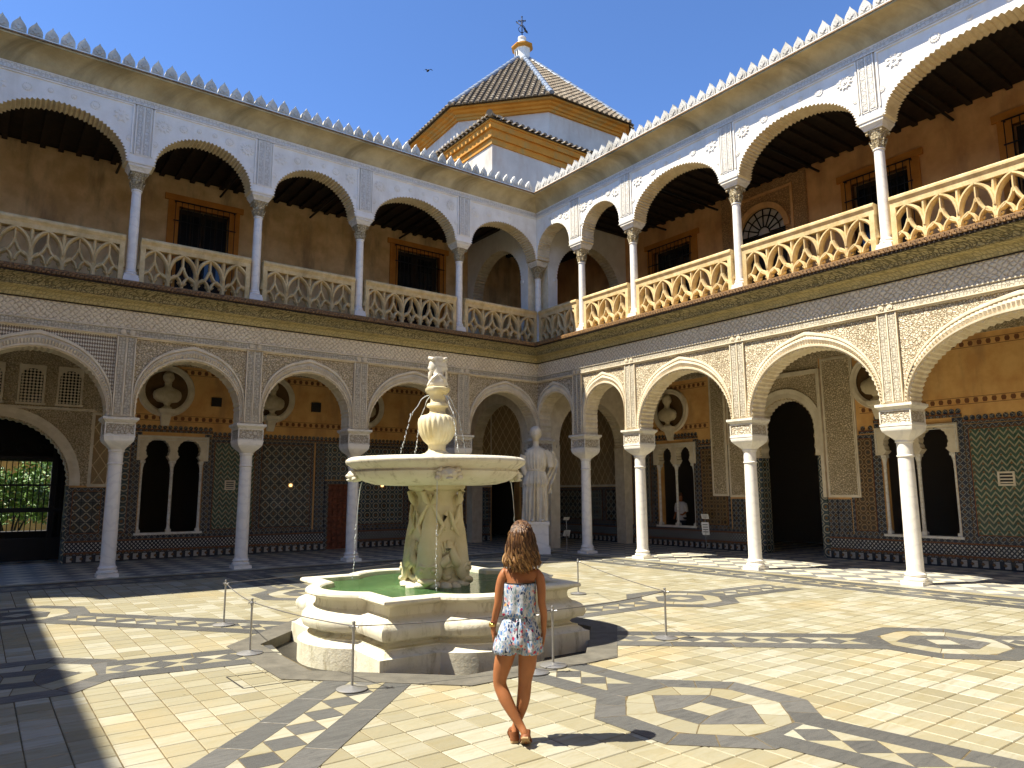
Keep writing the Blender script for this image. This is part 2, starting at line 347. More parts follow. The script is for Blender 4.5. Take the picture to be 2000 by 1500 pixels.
# ------------------------------------------------------------------ mesh builder
class MB:
    def __init__(s, fr=None):
        s.v = []; s.f = []; s.mi = []; s.sm = []; s.fr = fr
    def P(s, p):
        if s.fr: p = s.fr(*p)
        s.v.append((float(p[0]), float(p[1]), float(p[2]))); return len(s.v) - 1
    def F(s, idx, m=0, sm=False):
        s.f.append(tuple(idx)); s.mi.append(m); s.sm.append(sm)
    def box(s, a0, a1, b0, b1, c0, c1, m=0):
        i = [s.P((a, b, c)) for c in (c0, c1) for b in (b0, b1) for a in (a0, a1)]
        for q in ((0, 2, 3, 1), (4, 5, 7, 6), (0, 1, 5, 4), (2, 6, 7, 3), (0, 4, 6, 2), (1, 3, 7, 5)):
            s.F([i[k] for k in q], m)
        return s
    def taper(s, c0, h0, c1, h1, m=0):
        """box from square centre c0 half size h0=(hx,hy) to c1 half h1"""
        i = []
        for c, h in ((c0, h0), (c1, h1)):
            for sx, sy in ((-1, -1), (1, -1), (1, 1), (-1, 1)):
                i.append(s.P((c[0] + sx * h[0], c[1] + sy * h[1], c[2])))
        s.F(i[3::-1], m); s.F(i[4:], m)
        for k in range(4):
            n = (k + 1) % 4
            s.F((i[k], i[n], i[4 + n], i[4 + k]), m)
        return s
    def prism(s, pts, w0, w1, m=0, ms=None, order='uz'):
        """2-D outline (u,z) extruded along w; frame takes (u,w,z)"""
        if order == 'uz': mk = lambda p, w: s.P((p[0], w, p[1]))
        else: mk = lambda p, w: s.P((p[0], p[1], w))
        a = [mk(p, w0) for p in pts]; b = [mk(p, w1) for p in pts]
        s.F(a, m); s.F(b[::-1], m)
        k = len(pts)
        for j in range(k):
            n = (j + 1) % k
            s.F((a[j], b[j], b[n], a[n]), m if ms is None else ms)
        return s
    def rings(s, rs, m=0, sm=True, cap=True, close=True):
        """list of rings of points (same count) joined into a skin"""
        ids = [[s.P(p) for p in r] for r in rs]
        k = len(ids[0])
        for a, b in zip(ids, ids[1:]):
            for j in range(k if close else k - 1):
                n = (j + 1) % k
                s.F((a[j], a[n], b[n], b[j]), m, sm)
        if cap:
            s.F(ids[0][::-1], m, False); s.F(ids[-1], m, False)
        return s
    def lathe(s, prof, n=24, c=(0, 0, 0), m=0, sm=True, cap=True, mod=None):
        rs = []
        for r, z in prof:
            rs.append([(c[0] + (r * (mod(k / n * 2 * pi, z) if mod else 1)) * cos(2 * pi * k / n),
                        c[1] + (r * (mod(k / n * 2 * pi, z) if mod else 1)) * sin(2 * pi * k / n), c[2] + z) for k in range(n)])
        return s.rings(rs, m, sm, cap)
    def tube(s, pts, r, n=6, m=0, sm=True, cap=True):
        pts = [Vector(p) for p in pts]; rs = []
        for k, p in enumerate(pts):
            d = (pts[min(k + 1, len(pts) - 1)] - pts[max(k - 1, 0)])
            if d.length < 1e-9: d = Vector((0, 0, 1))
            d.normalize()
            a = d.cross(Vector((0, 0, 1)) if abs(d.z) < 0.9 else Vector((1, 0, 0))).normalized(); b = d.cross(a)
            q = r[k] if isinstance(r, (list, tuple)) else r
            rs.append([p + (a * cos(2 * pi * j / n) + b * sin(2 * pi * j / n)) * q for j in range(n)])
        return s.rings(rs, m, sm, cap)
    def sphere(s, c, r, nu=12, nv=8, m=0):
        rx, ry, rz = r if isinstance(r, (tuple, list)) else (r, r, r)
        rs = []
        for j in range(nv + 1):
            t = -pi / 2 + pi * (j + 0.02) / (nv + 0.04)
            rs.append([(c[0] + rx * cos(t) * cos(2 * pi * k / nu), c[1] + ry * cos(t) * sin(2 * pi * k / nu), c[2] + rz * sin(t)) for k in range(nu)])
        return s.rings(rs, m, True, True)
    def mesh(s, name, mats, ang=None, fix=True):
        me = bpy.data.meshes.new(name)
        me.from_pydata(s.v, [], s.f)
        if not isinstance(mats, (list, tuple)): mats = [mats]
        for q in mats: me.materials.append(q)
        me.polygons.foreach_set('material_index', s.mi)
        me.polygons.foreach_set('use_smooth', [True] * len(s.f) if ang is not None else s.sm)
        if fix:
            bm = bmesh.new(); bm.from_mesh(me)
            bmesh.ops.recalc_face_normals(bm, faces=bm.faces)
            bm.to_mesh(me); bm.free()
        if ang is not None: me.set_sharp_from_angle(angle=radians(ang))
        me.update()
        return me
    def build(s, name, mats, parent=None, ang=None, fix=True):
        return link(name, s.mesh(name, mats, ang, fix), parent)

def link(name, data, parent=None):
    o = bpy.data.objects.new(name, data)
    COL.objects.link(o)
    if parent is not None:
        o.parent = parent
        o.matrix_parent_inverse = parent.matrix_basis.inverted()
    return o
def tag(o, label=None, cat=None, group=None, kind=None):
    if label: o['label'] = label
    if cat: o['category'] = cat
    if group: o['group'] = group
    if kind: o['kind'] = kind
    elif cat: o['kind'] = 'thing'
    return o
def thing(name, label, cat, loc=(0, 0, 0), group=None, rz=0.0):
    o = link(name, None)
    o.location = loc; o.rotation_euler = (0, 0, rz)
    return tag(o, label, cat, group)
def clone(o, parent=None):
    c = o.copy(); COL.objects.link(c)
    if parent is not None: c.parent = parent
    for ch in list(o.children): clone(ch, c)
    return c

FL = lambda u, w, z: (u, -w, z)      # left (north) wing: u along x, w out of the wall
FR = lambda u, w, z: (-w, u, z)      # right (east) wing: u along y
LC = [0.0, -3.13, -6.44, -9.28, -12.11, -15.4, -19.0]
RC = [0.0, -2.18, -4.37, -7.87, -11.4, -16.0, -19.6]
# ================================================================== PAVEMENT
CX, CY = -9.5, -9.55            # centre of the patio pattern
def octo(cx, cy, ap, rot=0.0):
    r = ap / cos(pi / 8)
    return [(cx + r * cos(pi / 8 + k * pi / 4 + rot), cy + r * sin(pi / 8 + k * pi / 4 + rot)) for k in range(8)]
PIT, RING = 1.925, 2.27
M['pit'] = stone('shaded_pit_stone', (0.05, 0.045, 0.035), (0.03, 0.027, 0.02), 5, 0.5)  # the pit's shade is put into this near-black colour
pv = MB()
x1, y1 = CX + PIT * 0.99 + 0.2, CY + PIT * 0.99
x0, y0 = CX - PIT * 0.99 - 0.25, CY - PIT * 0.99 - 0.4
for a, b, c, d in ((-26, x0, -26, 10), (x1, 10, -26, 10), (x0, x1, -26, y0), (x0, x1, y1, 10)):
    i = [pv.P(p) for p in ((a, c, -0.006), (b, c, -0.006), (b, d, -0.006), (a, d, -0.006))]
    pv.F(i)
pave = tag(pv.build('pavement', M['mortar'], fix=False), 'cream marble paving with grey marble bands around the fountain', kind='structure')
# sunken ring round the fountain
rg = MB()
PX, PY = -9.767, -9.969      # the fountain pit is a little off the pattern centre
o1, o2 = octo(PX, PY, RING), octo(PX, PY, PIT)
for k in range(8):
    n = (k + 1) % 8
    a = [(*o1[k], 0.0), (*o1[n], 0.0), (*o2[n], 0.0), (*o2[k], 0.0)]
    top = [rg.P((p[0], p[1], 0.009)) for p in a]; bot = [rg.P((p[0], p[1], -0.16)) for p in a]
    rg.F(top)
    for j in range(4): rg.F((top[j], bot[j], bot[(j + 1) % 4], top[(j + 1) % 4]))
    if k == 7: pass
for k in range(8):
    pass
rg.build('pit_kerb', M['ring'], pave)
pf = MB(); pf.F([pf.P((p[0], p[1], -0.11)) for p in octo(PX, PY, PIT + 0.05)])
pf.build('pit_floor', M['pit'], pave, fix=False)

camxy = Vector((-14.5631, -18.0503))
def in_oct(x, y, cx, cy, ap):
    dx, dy = abs(x - cx), abs(y - cy)
    return dx < ap and dy < ap and (dx + dy) < ap * 1.4142
# cream tiles: nearest ones as separate parts, the rest joined
TS = 0.258
tiles = []
tx0, ty0 = -9.75 - 3.61 - 60 * TS, -9.95 - 1.5 - 60 * TS
for i in range(0, 120):
    for j in range(0, 130):
        x = tx0 + i * TS; y = ty0 + j * TS
        if x < -20.2 or x > -1.2 or y < -19.4 or y > -1.15: continue
        if in_oct(x + TS / 2, y + TS / 2, -9.767, -9.969, RING - 0.2): continue
        tiles.append((x, y))
fwd = Vector((0.597, 0.801)); side = Vector((0.802, -0.597))
def view_size(x, y):
    d = Vector((x, y)) - camxy
    f = d.dot(fwd); l = d.dot(side)
    if f < 3.75 or abs(l) > f * 0.72 + 0.2: return -1
    return 1.0 / f
order = sorted(tiles, key=lambda t: -view_size(t[0] + TS / 2, t[1] + TS / 2))
def tile_shape(mb, x0, y0, x1, y1, z, b=0.005, d=0.006, g=0.0042):
    x0 += g; y0 += g; x1 -= g; y1 -= g
    t = [mb.P(p) for p in ((x0 + b, y0 + b, z), (x1 - b, y0 + b, z), (x1 - b, y1 - b, z), (x0 + b, y1 - b, z))]
    e = [mb.P(p) for p in ((x0, y0, z - d), (x1, y0, z - d), (x1, y1, z - d), (x0, y1, z - d))]
    mb.F(t)
    for k in range(4): mb.F((e[k], e[(k + 1) % 4], t[(k + 1) % 4], t[k]))
tm = MB(); tile_shape(tm, -TS / 2, -TS / 2, TS / 2, TS / 2, 0.0)
tme = tm.mesh('marble_tile', M['cream_o'], fix=False)
NT = 0
rest = MB()
for k, (x, y) in enumerate(order):
    if NT < 300 and view_size(x + TS / 2, y + TS / 2) > 0:
        o = link('marble_tile', tme, pave)
        o.location = (x + TS / 2, y + TS / 2, random.uniform(-0.0012, 0.0008))
        o.rotation_euler = (random.uniform(-0.002, 0.002), random.uniform(-0.002, 0.002), 0)
        NT += 1
    else:
        tile_shape(rest, x, y, x + TS, y + TS, random.uniform(-0.001, 0.0008), g=0.0045)
tag(rest.build('marble_tile_field', M['cream'], pave, fix=False), kind='stuff')

# --- inlaid bands: pieces 4 mm above the tiles
ZB = 0.0045
under = MB()
NP = {'slab': 0, 'lozenge': 0, 'triangle': 0}
extra = {0: MB(), 1: MB()}
def piece(pts, grey, name):
    """one inlaid marble piece, slightly chamfered, its own object when near the camera"""
    c = Vector((sum(p[0] for p in pts) / len(pts), sum(p[1] for p in pts) / len(pts)))
    if c.y < -19.3 or c.x < -20 or c.x > -0.2 or c.y > -0.2: return
    a = sum(pts[k][0] * pts[(k + 1) % len(pts)][1] - pts[(k + 1) % len(pts)][0] * pts[k][1] for k in range(len(pts)))
    if a < 0: pts = pts[::-1]
    dist = (c - camxy).length
    own = view_size(c.x, c.y) > 0 and dist < 11.5 and NP[name] < 300
    mb = MB() if own else extra[1 if grey else 0]
    def shrink(p, e):
        d = Vector(p) - c; L = d.length
        return c + d * max(0.2, (L - e) / L)
    z = ZB + random.uniform(-0.0006, 0.0006)
    off = c if own else Vector((0, 0))
    t = [mb.P((*(shrink(p, 0.008) - off), z)) for p in pts]; e = [mb.P((*(shrink(p, 0.0035) - off), 0.0005)) for p in pts]
    mb.F(t)
    k = len(pts)
    for j in range(k): mb.F((e[j], e[(j + 1) % k], t[(j + 1) % k], t[j]))
    if own:
        NP[name] += 1
        o = link({'slab': 'grey_slab' if grey else 'cream_slab', 'lozenge': 'grey_lozenge', 'triangle': 'cream_triangle'}[name],
                 mb.mesh(name, M['grey_o'] if grey else M['cream_o'], fix=False), pave)
        o.location = (c.x, c.y, 0)
def sheet(pts, z=0.0024):
    a = sum(pts[k][0] * pts[(k + 1) % len(pts)][1] - pts[(k + 1) % len(pts)][0] * pts[k][1] for k in range(len(pts)))
    under.F([under.P((p[0], p[1], z)) for p in (pts if a > 0 else pts[::-1])])
def band(A, B, ho=0.43, hi=0.175, first=True):
    A = Vector(A); B = Vector(B)
    d = (B - A); L = d.length; d.normalize(); n = Vector((-d.y, d.x))
    at = lambda s, t: tuple(A + d * s + n * t)
    sheet([at(0, -ho), at(L, -ho), at(L, ho), at(0, ho)])
    for sg in (-1, 1):
        s = 0.0
        while s < L - 0.02:
            e = min(L, s + random.uniform(0.55, 1.15))
            if L - e < 0.25: e = L
            piece([at(s, sg * hi), at(e, sg * hi), at(e, sg * ho), at(s, sg * ho)], True, 'slab')
            s = e
    m = max(1, round(L / (2 * hi))); q = L / m
    for k in range(m):
        s0, s1, sm = k * q, (k + 1) * q, (k + 0.5) * q
        piece([at(s0, 0), at(sm, -hi), at(s1, 0), at(sm, hi)], True, 'lozenge')
        for sg in (-1, 1):
            piece([at(sm, sg * hi), at(s1, 0), at(s1 + q / 2, sg * hi)] if k < m - 1 else [at(sm, sg * hi), at(s1, 0), at(s1, sg * hi)], False, 'triangle')
            if k == 0: piece([at(0, sg * hi), at(0, 0), at(sm, sg * hi)], False, 'triangle')
def knot(c, ax):
    """octagonal knot: dark ring, cream ring, dark hexagon with a cream square"""
    cx, cy = c
    O, I = octo(cx, cy, 0.90), octo(cx, cy, 0.645)
    sheet(O, 0.0030)
    d = Vector(ax).normalized(); n = Vector((-d.y, d.x))
    at = lambda s, t: (cx + d.x * s + n.x * t, cy + d.y * s + n.y * t)
    for k in range(8):
        m = (k + 1) % 8
        mo = tuple((Vector(O[k]) + Vector(O[m])) / 2); mi = tuple((Vector(I[k]) + Vector(I[m])) / 2)
        if k % 2: piece([O[k], O[m], I[m], I[k]], True, 'slab')
        else:
            piece([O[k], mo, mi, I[k]], True, 'slab'); piece([mo, O[m], I[m], mi], True, 'slab')
    H = [at(0.54, 0), at(0.2, 0.38), at(-0.2, 0.38), at(-0.54, 0), at(-0.2, -0.38), at(0.2, -0.38)]
    # cream ring between inner octagon and hexagon: two pieces per side of the hexagon
    base = atan2(d.y, d.x)
    def onoct(a):
        a0 = (a - pi / 8) % (pi / 4) - pi / 8
        r = 0.645 / cos((a + pi / 8) % (pi / 4) - pi / 8)
        return (cx + r * cos(a), cy + r * sin(a))
    angs = [0, 62, 118, 180, 242, 298, 360]
    for k in range(6):
        a0, a1 = base + radians(angs[k]), base + radians(angs[k + 1])
        am = (a0 + a1) / 2
        hm = tuple((Vector(H[k]) + Vector(H[(k + 1) % 6])) / 2)
        for (p, q, b0, b1) in ((H[k], hm, a0, am), (hm, H[(k + 1) % 6], am, a1)):
            out = [onoct(b1), onoct((b0 + b1) / 2), onoct(b0)]
            piece([p, q] + out, False, 'slab')
    sq = 0.135
    S = [(sq, 0), (0, sq), (-sq, 0), (0, -sq)]
    r45 = 1.4142 * sq
    Sq = [at(sq, sq), at(-sq, sq), at(-sq, -sq), at(sq, -sq)]
    piece(Sq, False, 'slab')
    piece([H[0], H[1], Sq[0], Sq[3], H[5]], True, 'slab'); piece([H[1], H[2], Sq[1], Sq[0]], True, 'slab')
    piece([H[2], H[3], H[4], Sq[2], Sq[1]], True, 'slab'); piece([H[4], H[5], Sq[3], Sq[2]], True, 'slab')
B0 = Vector((-9.75, -9.95))
def rel(x, y): return (B0.x + x, B0.y + y)
KN = {'W': (-4.32, 0.6), 'NW': (-4.15, 5.1), 'E': (4.85, 0.15), 'SE': (4.53, -4.08), 'S': (0.18, -4.05), 'N': (0.15, 4.75), 'NE': (4.5, 4.5), 'SW': (-4.25, -4.1)}
ST = {'W': (-2.25, 0.3), 'NW': (-1.6, 1.95), 'E': (2.45, 0.25), 'SE': (1.72, -1.6), 'S': (0.0, -2.4), 'N': (0.2, 2.85), 'NE': (1.9, 2.05), 'SW': (-1.82, -1.7)}
FAR = {'W': (-9.7, 1.2), 'NW': (-8.6, 9.2), 'E': (7.55, -0.05), 'SE': (8.4, -7.5), 'S': (0.9, -9.0), 'N': (0.1, 8.35), 'NE': (7.6, 7.6), 'SW': (-8.6, -8.4)}
for k in KN:
    c = Vector(KN[k]); s = Vector(ST[k]) * 0.84; f = Vector(FAR[k])
    d1 = (c - s).normalized(); d2 = (f - c).normalized()
    band(rel(*s), rel(*(c - d1 * 0.74)))
    band(rel(*(c + d2 * 0.74)), rel(*f))
    knot(rel(*c), (d1.x, d1.y))
# perimeter border: dark-light chain and a white line in front of the columns
band((-1.2, -19.4), (-1.2, -1.62), 0.5, 0.2); band((-20, -1.2), (-1.7, -1.2), 0.42, 0.17)
for fr, a in ((FL, -20.0), (FR, -19.4)):
    u = a
    while u < -0.9:
        e = min(-0.62, u + 1.4)
        P = [fr(u, 0.62, 0)[:2], fr(e, 0.62, 0)[:2], fr(e, 0.38, 0)[:2], fr(u, 0.38, 0)[:2]]
        piece(P, False, 'slab'); u = e
for k, g in ((0, 'cream'), (1, 'grey')):
    tag(extra[k].build(g + '_inlay', M[g], pave, fix=False), kind='stuff')
tag(under.build('inlay_bedding', M['mortar'], pave, fix=False), kind='stuff')
# gallery floors
gf = MB()
for (a, b, c, d) in ((-24, 8.2, -0.38, 8.2), (-0.38, 8.2, -26, -0.38)):
    gf.F([gf.P(p) for p in ((a, c, 0.0035), (b, c, 0.0035), (b, d, 0.0035), (a, d, 0.0035))])
gf.build('gallery_paving', M['gfloor'], pave, fix=False)
# a cut inspection lid in the paving (thin dark joint)
lid = MB()
Lq = [rel(-2.68, -0.53), rel(-2.67, -1.06), rel(-2.14, -1.10), rel(-2.15, -0.60)]
for k in range(4):
    a = Vector(Lq[k]); b = Vector(Lq[(k + 1) % 4]); d = (b - a).normalized(); n = Vector((-d.y, d.x)) * 0.008
    lid.F([lid.P((*p, 0.003)) for p in (a - n, b - n, b + n, a + n)])
lid.build('lid_joint', M['dark'], pave, fix=False)

# ground outside, so the sheet reaches the horizon
gd = MB(); gd.F([gd.P(p) for p in ((-600, -600, -0.3), (600, -600, -0.3), (600, 600, -0.3), (-600, 600, -0.3))])
tag(gd.build('ground', M['mortar'], fix=False), 'bare earth ground around the palace', kind='structure')

# ================================================================== ARCADES
def arch_pts(uc, a, zs, apex, n=96, amp=0.0, lobes=0, extra_w=0.0, keel=0.0, jamb=True):
    """points of an arch from left springing to right springing"""
    rise = apex - zs
    st = max(0.0, rise - a); ry = rise - st
    pts = []
    if st > 0 and jamb: 
        m = max(2, int(st / 0.05)) if lobes else 1
        for k in range(m): pts.append((-1.0, zs + st * k / m, 0))
    for k in range(n + 1):
        t = pi - pi * k / n
        pts.append((cos(t), zs + st + ry * sin(t), 1))
    if st > 0 and jamb:
        for k in range(m): pts.append((1.0, zs + st * (m - 1 - k) / m, 0))
    out = []
    L = len(pts)
    for k, (c, z, q) in enumerate(pts):
        u = uc + a * c
        if lobes:
            ph = abs(((k / (L - 1) * lobes) % 1.0) - 0.5) * 2     # 0 at lobe centre, 1 at tips
            inn = amp * ph
            dx, dz = (c, max(0.0, (z - zs - st) / max(ry, 1e-6)))
            l = sqrt(dx * dx + dz * dz) or 1
            u -= inn * dx / l; z -= inn * dz / l
        if keel:
            z += keel * max(0.0, 1 - abs(c) / 0.28) ** 1.5
        out.append((u, z))
    return out

def bays(cols): return [(cols[k + 1], cols[k]) for k in range(len(cols) - 1)]

def arcade_body(fr, cols, zs, apex, ztop, uend, ustart, pier, lobes_per_m, amp, w=0.25):
    pts = [(uend, ztop), (uend, zs)]
    for (u0, u1) in bays(cols)[::-1]:
        a = (u1 - u0) / 2 - pier
        lob = max(14, int((apex - zs + a) * 2 * lobes_per_m / 2) * 2)
        pts += arch_pts((u0 + u1) / 2, a, zs, apex, n=lob * 2, amp=amp, lobes=lob)
    pts += [(ustart, zs), (ustart, ztop)]
    return MB(fr).prism(pts, -w, w, 0, 1)

def ring_archivolt(mb, uc, a, ao, zs, apex, apexo, w0, ribs=True, keel=0.06, n=72):
    """carved band between the arch and its outer curve: fillet, ribbed rope band, outer moulding"""
    inn = arch_pts(uc, a + 0.012, zs, apex + 0.012, n=n, jamb=True)
    out = arch_pts(uc, ao, zs, apexo - keel, n=n, jamb=True, keel=keel)
    # resample both curves to the same number of points
    def res(p, m):
        d = [0]
        for q, r in zip(p, p[1:]): d.append(d[-1] + sqrt((q[0] - r[0]) ** 2 + (q[1] - r[1]) ** 2))
        o = []; j = 0
        for k in range(m + 1):
            t = d[-1] * k / m
            while j < len(d) - 2 and d[j + 1] < t: j += 1
            s = (t - d[j]) / max(1e-9, d[j + 1] - d[j])
            o.append((p[j][0] + (p[j + 1][0] - p[j][0]) * s, p[j][1] + (p[j + 1][1] - p[j][1]) * s))
        return o
    m = 150
    inn = res(inn, m); out = res(out, m)
    fr = [(0, -0.012), (0, 0.045), (0.14, 0.05), (0.17, 0.02), (0.3, 0.035), (0.5, 0.045), (0.68, 0.035), (0.74, 0.015), (0.78, 0.052), (0.93, 0.056), (1, 0.05), (1, -0.012)]
    rs = []
    for k in range(m + 1):
        r = []
        for j, (t, h) in enumerate(fr):
            kk = min(m, max(0, k))
            u = inn[kk][0] + (out[kk][0] - inn[kk][0]) * t; z = inn[kk][1] + (out[kk][1] - inn[kk][1]) * t
            hh = h
            if ribs and 4 <= j <= 6: hh += 0.022 * (1 if (k + j // 2) % 2 else -1)
            r.append((u, w0 + hh, z))
        rs.append(r)
    mb.rings(rs, 0, False, True, True)

def side_word(k): return 'left' if k == 0 else 'right'
ZS, AP, APO = 3.46, 4.87, 5.22
UZS, UAP = 9.42, 10.42
low_walls = []
def lower_arcade(fr, cols, side):
    t = tag(MB(fr).box(-0.0, 0.001, 0, 0.001, 0, 0.001).build('arcade_wall', M['plaster']) if False else
            arcade_body(fr, cols, ZS, AP, 6.30, cols[-2] - 0.25 if False else cols[-1], 0.25 if side == 'left' else -0.252, 0.27, 7, 0.032).build('arcade_wall', [M['plaster'], M['soffit']]),
            'carved plaster wall of horseshoe arches on the ground floor, %s' % ('shaded side left of the corner' if side == 'left' else 'sunlit side right of the corner'), 'arcade')
    end = -0.31
    vis = 5
    for bi, (u0, u1) in enumerate(bays(cols)[:vis]):
        uc = (u0 + u1) / 2; a = (u1 - u0) / 2 - 0.27; ao = (u1 - u0) / 2 - 0.2
        mb = MB(fr); ring_archivolt(mb, uc, a, ao, ZS + 0.01, AP, APO, 0.25)
        mb.build('archivolt', M['plaster'], t, ang=35)
        # carved spandrels left and right of the arch
        oc = [p for p in arch_pts(uc, ao + 0.004, ZS, APO - 0.056, n=60, jamb=False, keel=0.06)]
        for sg in (0, 1):
            half = [p for p in oc if (p[0] <= uc + 1e-6) == (sg == 0)]
            if sg: half = half[::-1]
            ue = u0 + 0.2 if sg == 0 else u1 - 0.2
            pts = [(ue, 5.25)] + [(uc, 5.25)] + half[::-1]
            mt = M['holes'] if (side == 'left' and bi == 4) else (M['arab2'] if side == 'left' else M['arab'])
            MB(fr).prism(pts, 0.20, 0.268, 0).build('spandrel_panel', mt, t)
        # frame strip above the arch
        q0, q1 = u0 + 0.2, u1 - 0.2
        if bi == 0: q1 = end
        MB(fr).box(q0, q1, 0.20, 0.30, 5.25, 5.285).build('panel_moulding', M['plaster'], t)
    # pilaster strips with two inscription bands each
    for k, u in enumerate(cols[1:vis + 1]):
        b = MB(fr)
        b.box(u - 0.19, u + 0.19, 0.20, 0.29, ZS + 0.02, 5.28, 0)
        for c in (-0.09, 0.09): b.box(u + c - 0.062, u + c + 0.062, 0.25, 0.305, ZS + 0.05, 5.26, 1)
        for c in (-0.178, 0.0, 0.178): b.box(u + c - 0.013, u + c + 0.013, 0.25, 0.317, ZS + 0.03, 5.27, 0)
        b.build('pilaster_strip', [M['plaster'], M['script']], t)
        for c in (-0.09, 0.09):
            r = MB(fr)
            r.prism([(u + c + 0.06 * cos(j * pi / 4 + pi / 8), 5.37 + 0.06 * sin(j * pi / 4 + pi / 8)) for j in range(8)], 0.28, 0.345)
            r.prism([(u + c + 0.025 * cos(j * pi / 4 + pi / 8), 5.37 + 0.025 * sin(j * pi / 4 + pi / 8)) for j in range(8)], 0.34, 0.36)
            r.build('rosette', M['plaster'], t)
    b = MB(fr).box(cols[-1], end, 0.20, 0.325, 5.287, 5.45, 0)
    b.box(cols[-1], end - 0.02, 0.25, 0.34, 5.285, 5.305, 1); b.box(cols[-1], end - 0.02, 0.25, 0.345, 5.44, 5.465, 1)
    b.build('inscription_band', [M['script'], M['plaster']], t)
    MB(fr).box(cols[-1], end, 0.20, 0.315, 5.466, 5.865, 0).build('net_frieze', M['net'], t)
    return t
lowL = lower_arcade(FL, LC, 'left'); lowR = lower_arcade(FR, RC, 'right')

def sweep(fr, prof, ua, mats, mi=None, miter=True, ang=None, close=True):
    """profile (w,z) swept from ua to the mitred inner corner"""
    mb = MB(fr)
    rs = [[(ua, w, z) for w, z in prof], [(-w, w, z) if miter else (0, w, z) for w, z in prof]]
    ids = [[mb.P(p) for p in r] for r in rs]
    k = len(prof)
    for j in range(k):
        n = (j + 1) % k
        mb.F((ids[0][j], ids[0][n], ids[1][n], ids[1][j]), mi[j] if mi else 0)
    mb.F(ids[0], 0)
    return mb

def mid_cornice(fr, cols, side):
    ua = cols[-1]
    t = tag(sweep(fr, [(0.24, 5.886), (0.345, 5.886), (0.36, 5.895), (0.36, 5.90), (0.38, 5.96), (0.43, 6.02), (0.50, 6.06), (0.52, 6.065), (0.52, 6.085), (0.24, 6.085)], ua, M['gild2']).build('cornice', M['gild2']),
            'green and gold carved cornice under the balustrade, %s of the corner' % side, 'cornice')
    sweep(fr, [(0.24, 6.087), (0.545, 6.087), (0.55, 6.11), (0.57, 6.16), (0.63, 6.22), (0.74, 6.27), (0.76, 6.275), (0.76, 6.29), (0.24, 6.29)], ua, M['gild']).build('upper_moulding', M['gild'], t)
    sweep(fr, [(0.24, 5.8665), (0.352, 5.8665), (0.352, 5.884), (0.24, 5.884)], ua, M['wood']).build('shadow_line', M['wood'], t)  # dark strip painted in for the shadow gap above the frieze
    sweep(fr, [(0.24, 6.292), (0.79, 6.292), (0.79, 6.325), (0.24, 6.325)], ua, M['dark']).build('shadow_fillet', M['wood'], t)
    # roped edge of glazed tiles: short rolls laid obliquely in two rows
    rp = MB(fr)
    u = ua
    while u < -0.9:
        for r in range(2):
            zc = 6.352 + 0.05 * r; wc = 0.80 - 0.02 * r; uo = u + r * 0.04
            rp.rings([[(uo - 0.045, wc - 0.03, zc - 0.022), (uo - 0.02, wc + 0.03, zc - 0.026), (uo - 0.02, wc + 0.03, zc + 0.012), (uo - 0.045, wc - 0.03, zc + 0.016)],
                      [(uo + 0.025, wc - 0.03, zc - 0.016), (uo + 0.045, wc + 0.045, zc - 0.012), (uo + 0.045, wc + 0.045, zc + 0.026), (uo + 0.025, wc - 0.03, zc + 0.022)]], 0, False)
        u += 0.085
    tag(rp.build('tile_edge', M['rope'], t), kind='stuff')
    sweep(fr, [(0.24, 6.327), (0.785, 6.327), (0.785, 6.44), (0.74, 6.462), (0.24, 6.47)], ua, M['rope']).build('edge_bed', M['rope'], t)
    # floor of the upper gallery and stone plinth course of the balustrade
    MB(fr).box(ua, 0.24 if side == 'left' else -0.25, -0.25, 0.238, 6.302, 6.50).build('gallery_slab', M['balus'], t)
    return t
mid_cornice(FL, LC, 'left'); mid_cornice(FR, RC, 'right')

# upper arcade walls
def star(mb, fr, u, z, r, w0, n=12, h=0.02):
    P = [(u + r * (1 if k % 2 else 0.72) * cos(k * pi / n), z + r * (1 if k % 2 else 0.72) * sin(k * pi / n)) for k in range(2 * n)]
    mb.prism(P, w0, w0 + h * 0.45)
    for k in range(n):
        a = (k * 2 + 1) * pi / n
        c = (u + 0.62 * r * cos(a), z + 0.62 * r * sin(a)); q = 0.15 * r
        mb.prism([(c[0] + q * 1.5 * cos(a), c[1] + q * 1.5 * sin(a)), (c[0] - q * sin(a), c[1] + q * cos(a)), (c[0] - q * 1.3 * cos(a), c[1] - q * 1.3 * sin(a)), (c[0] + q * sin(a), c[1] - q * cos(a))], w0, w0 + h)
    for rr, hh in ((0.3, 1.0), (0.14, 1.5)):
        mb.prism([(u + rr * r * cos(k * pi / 4), z + rr * r * sin(k * pi / 4)) for k in range(8)], w0, w0 + h * hh)
def disc(mb, u, z, r, w0, h=0.02):
    n = 14
    for rr, hh in ((1.0, 0.4), (0.45, 0.9)):
        mb.prism([(u + rr * r * cos(k * 2 * pi / n), z + rr * r * sin(k * 2 * pi / n)) for k in range(n)], w0, w0 + h * hh)
    for k in range(n):
        a = k * 2 * pi / n
        c = (u + 0.78 * r * cos(a), z + 0.78 * r * sin(a)); q = 0.12 * r
        mb.prism([(c[0] + q * cos(j * pi / 2), c[1] + q * sin(j * pi / 2)) for j in range(4)], w0, w0 + h)
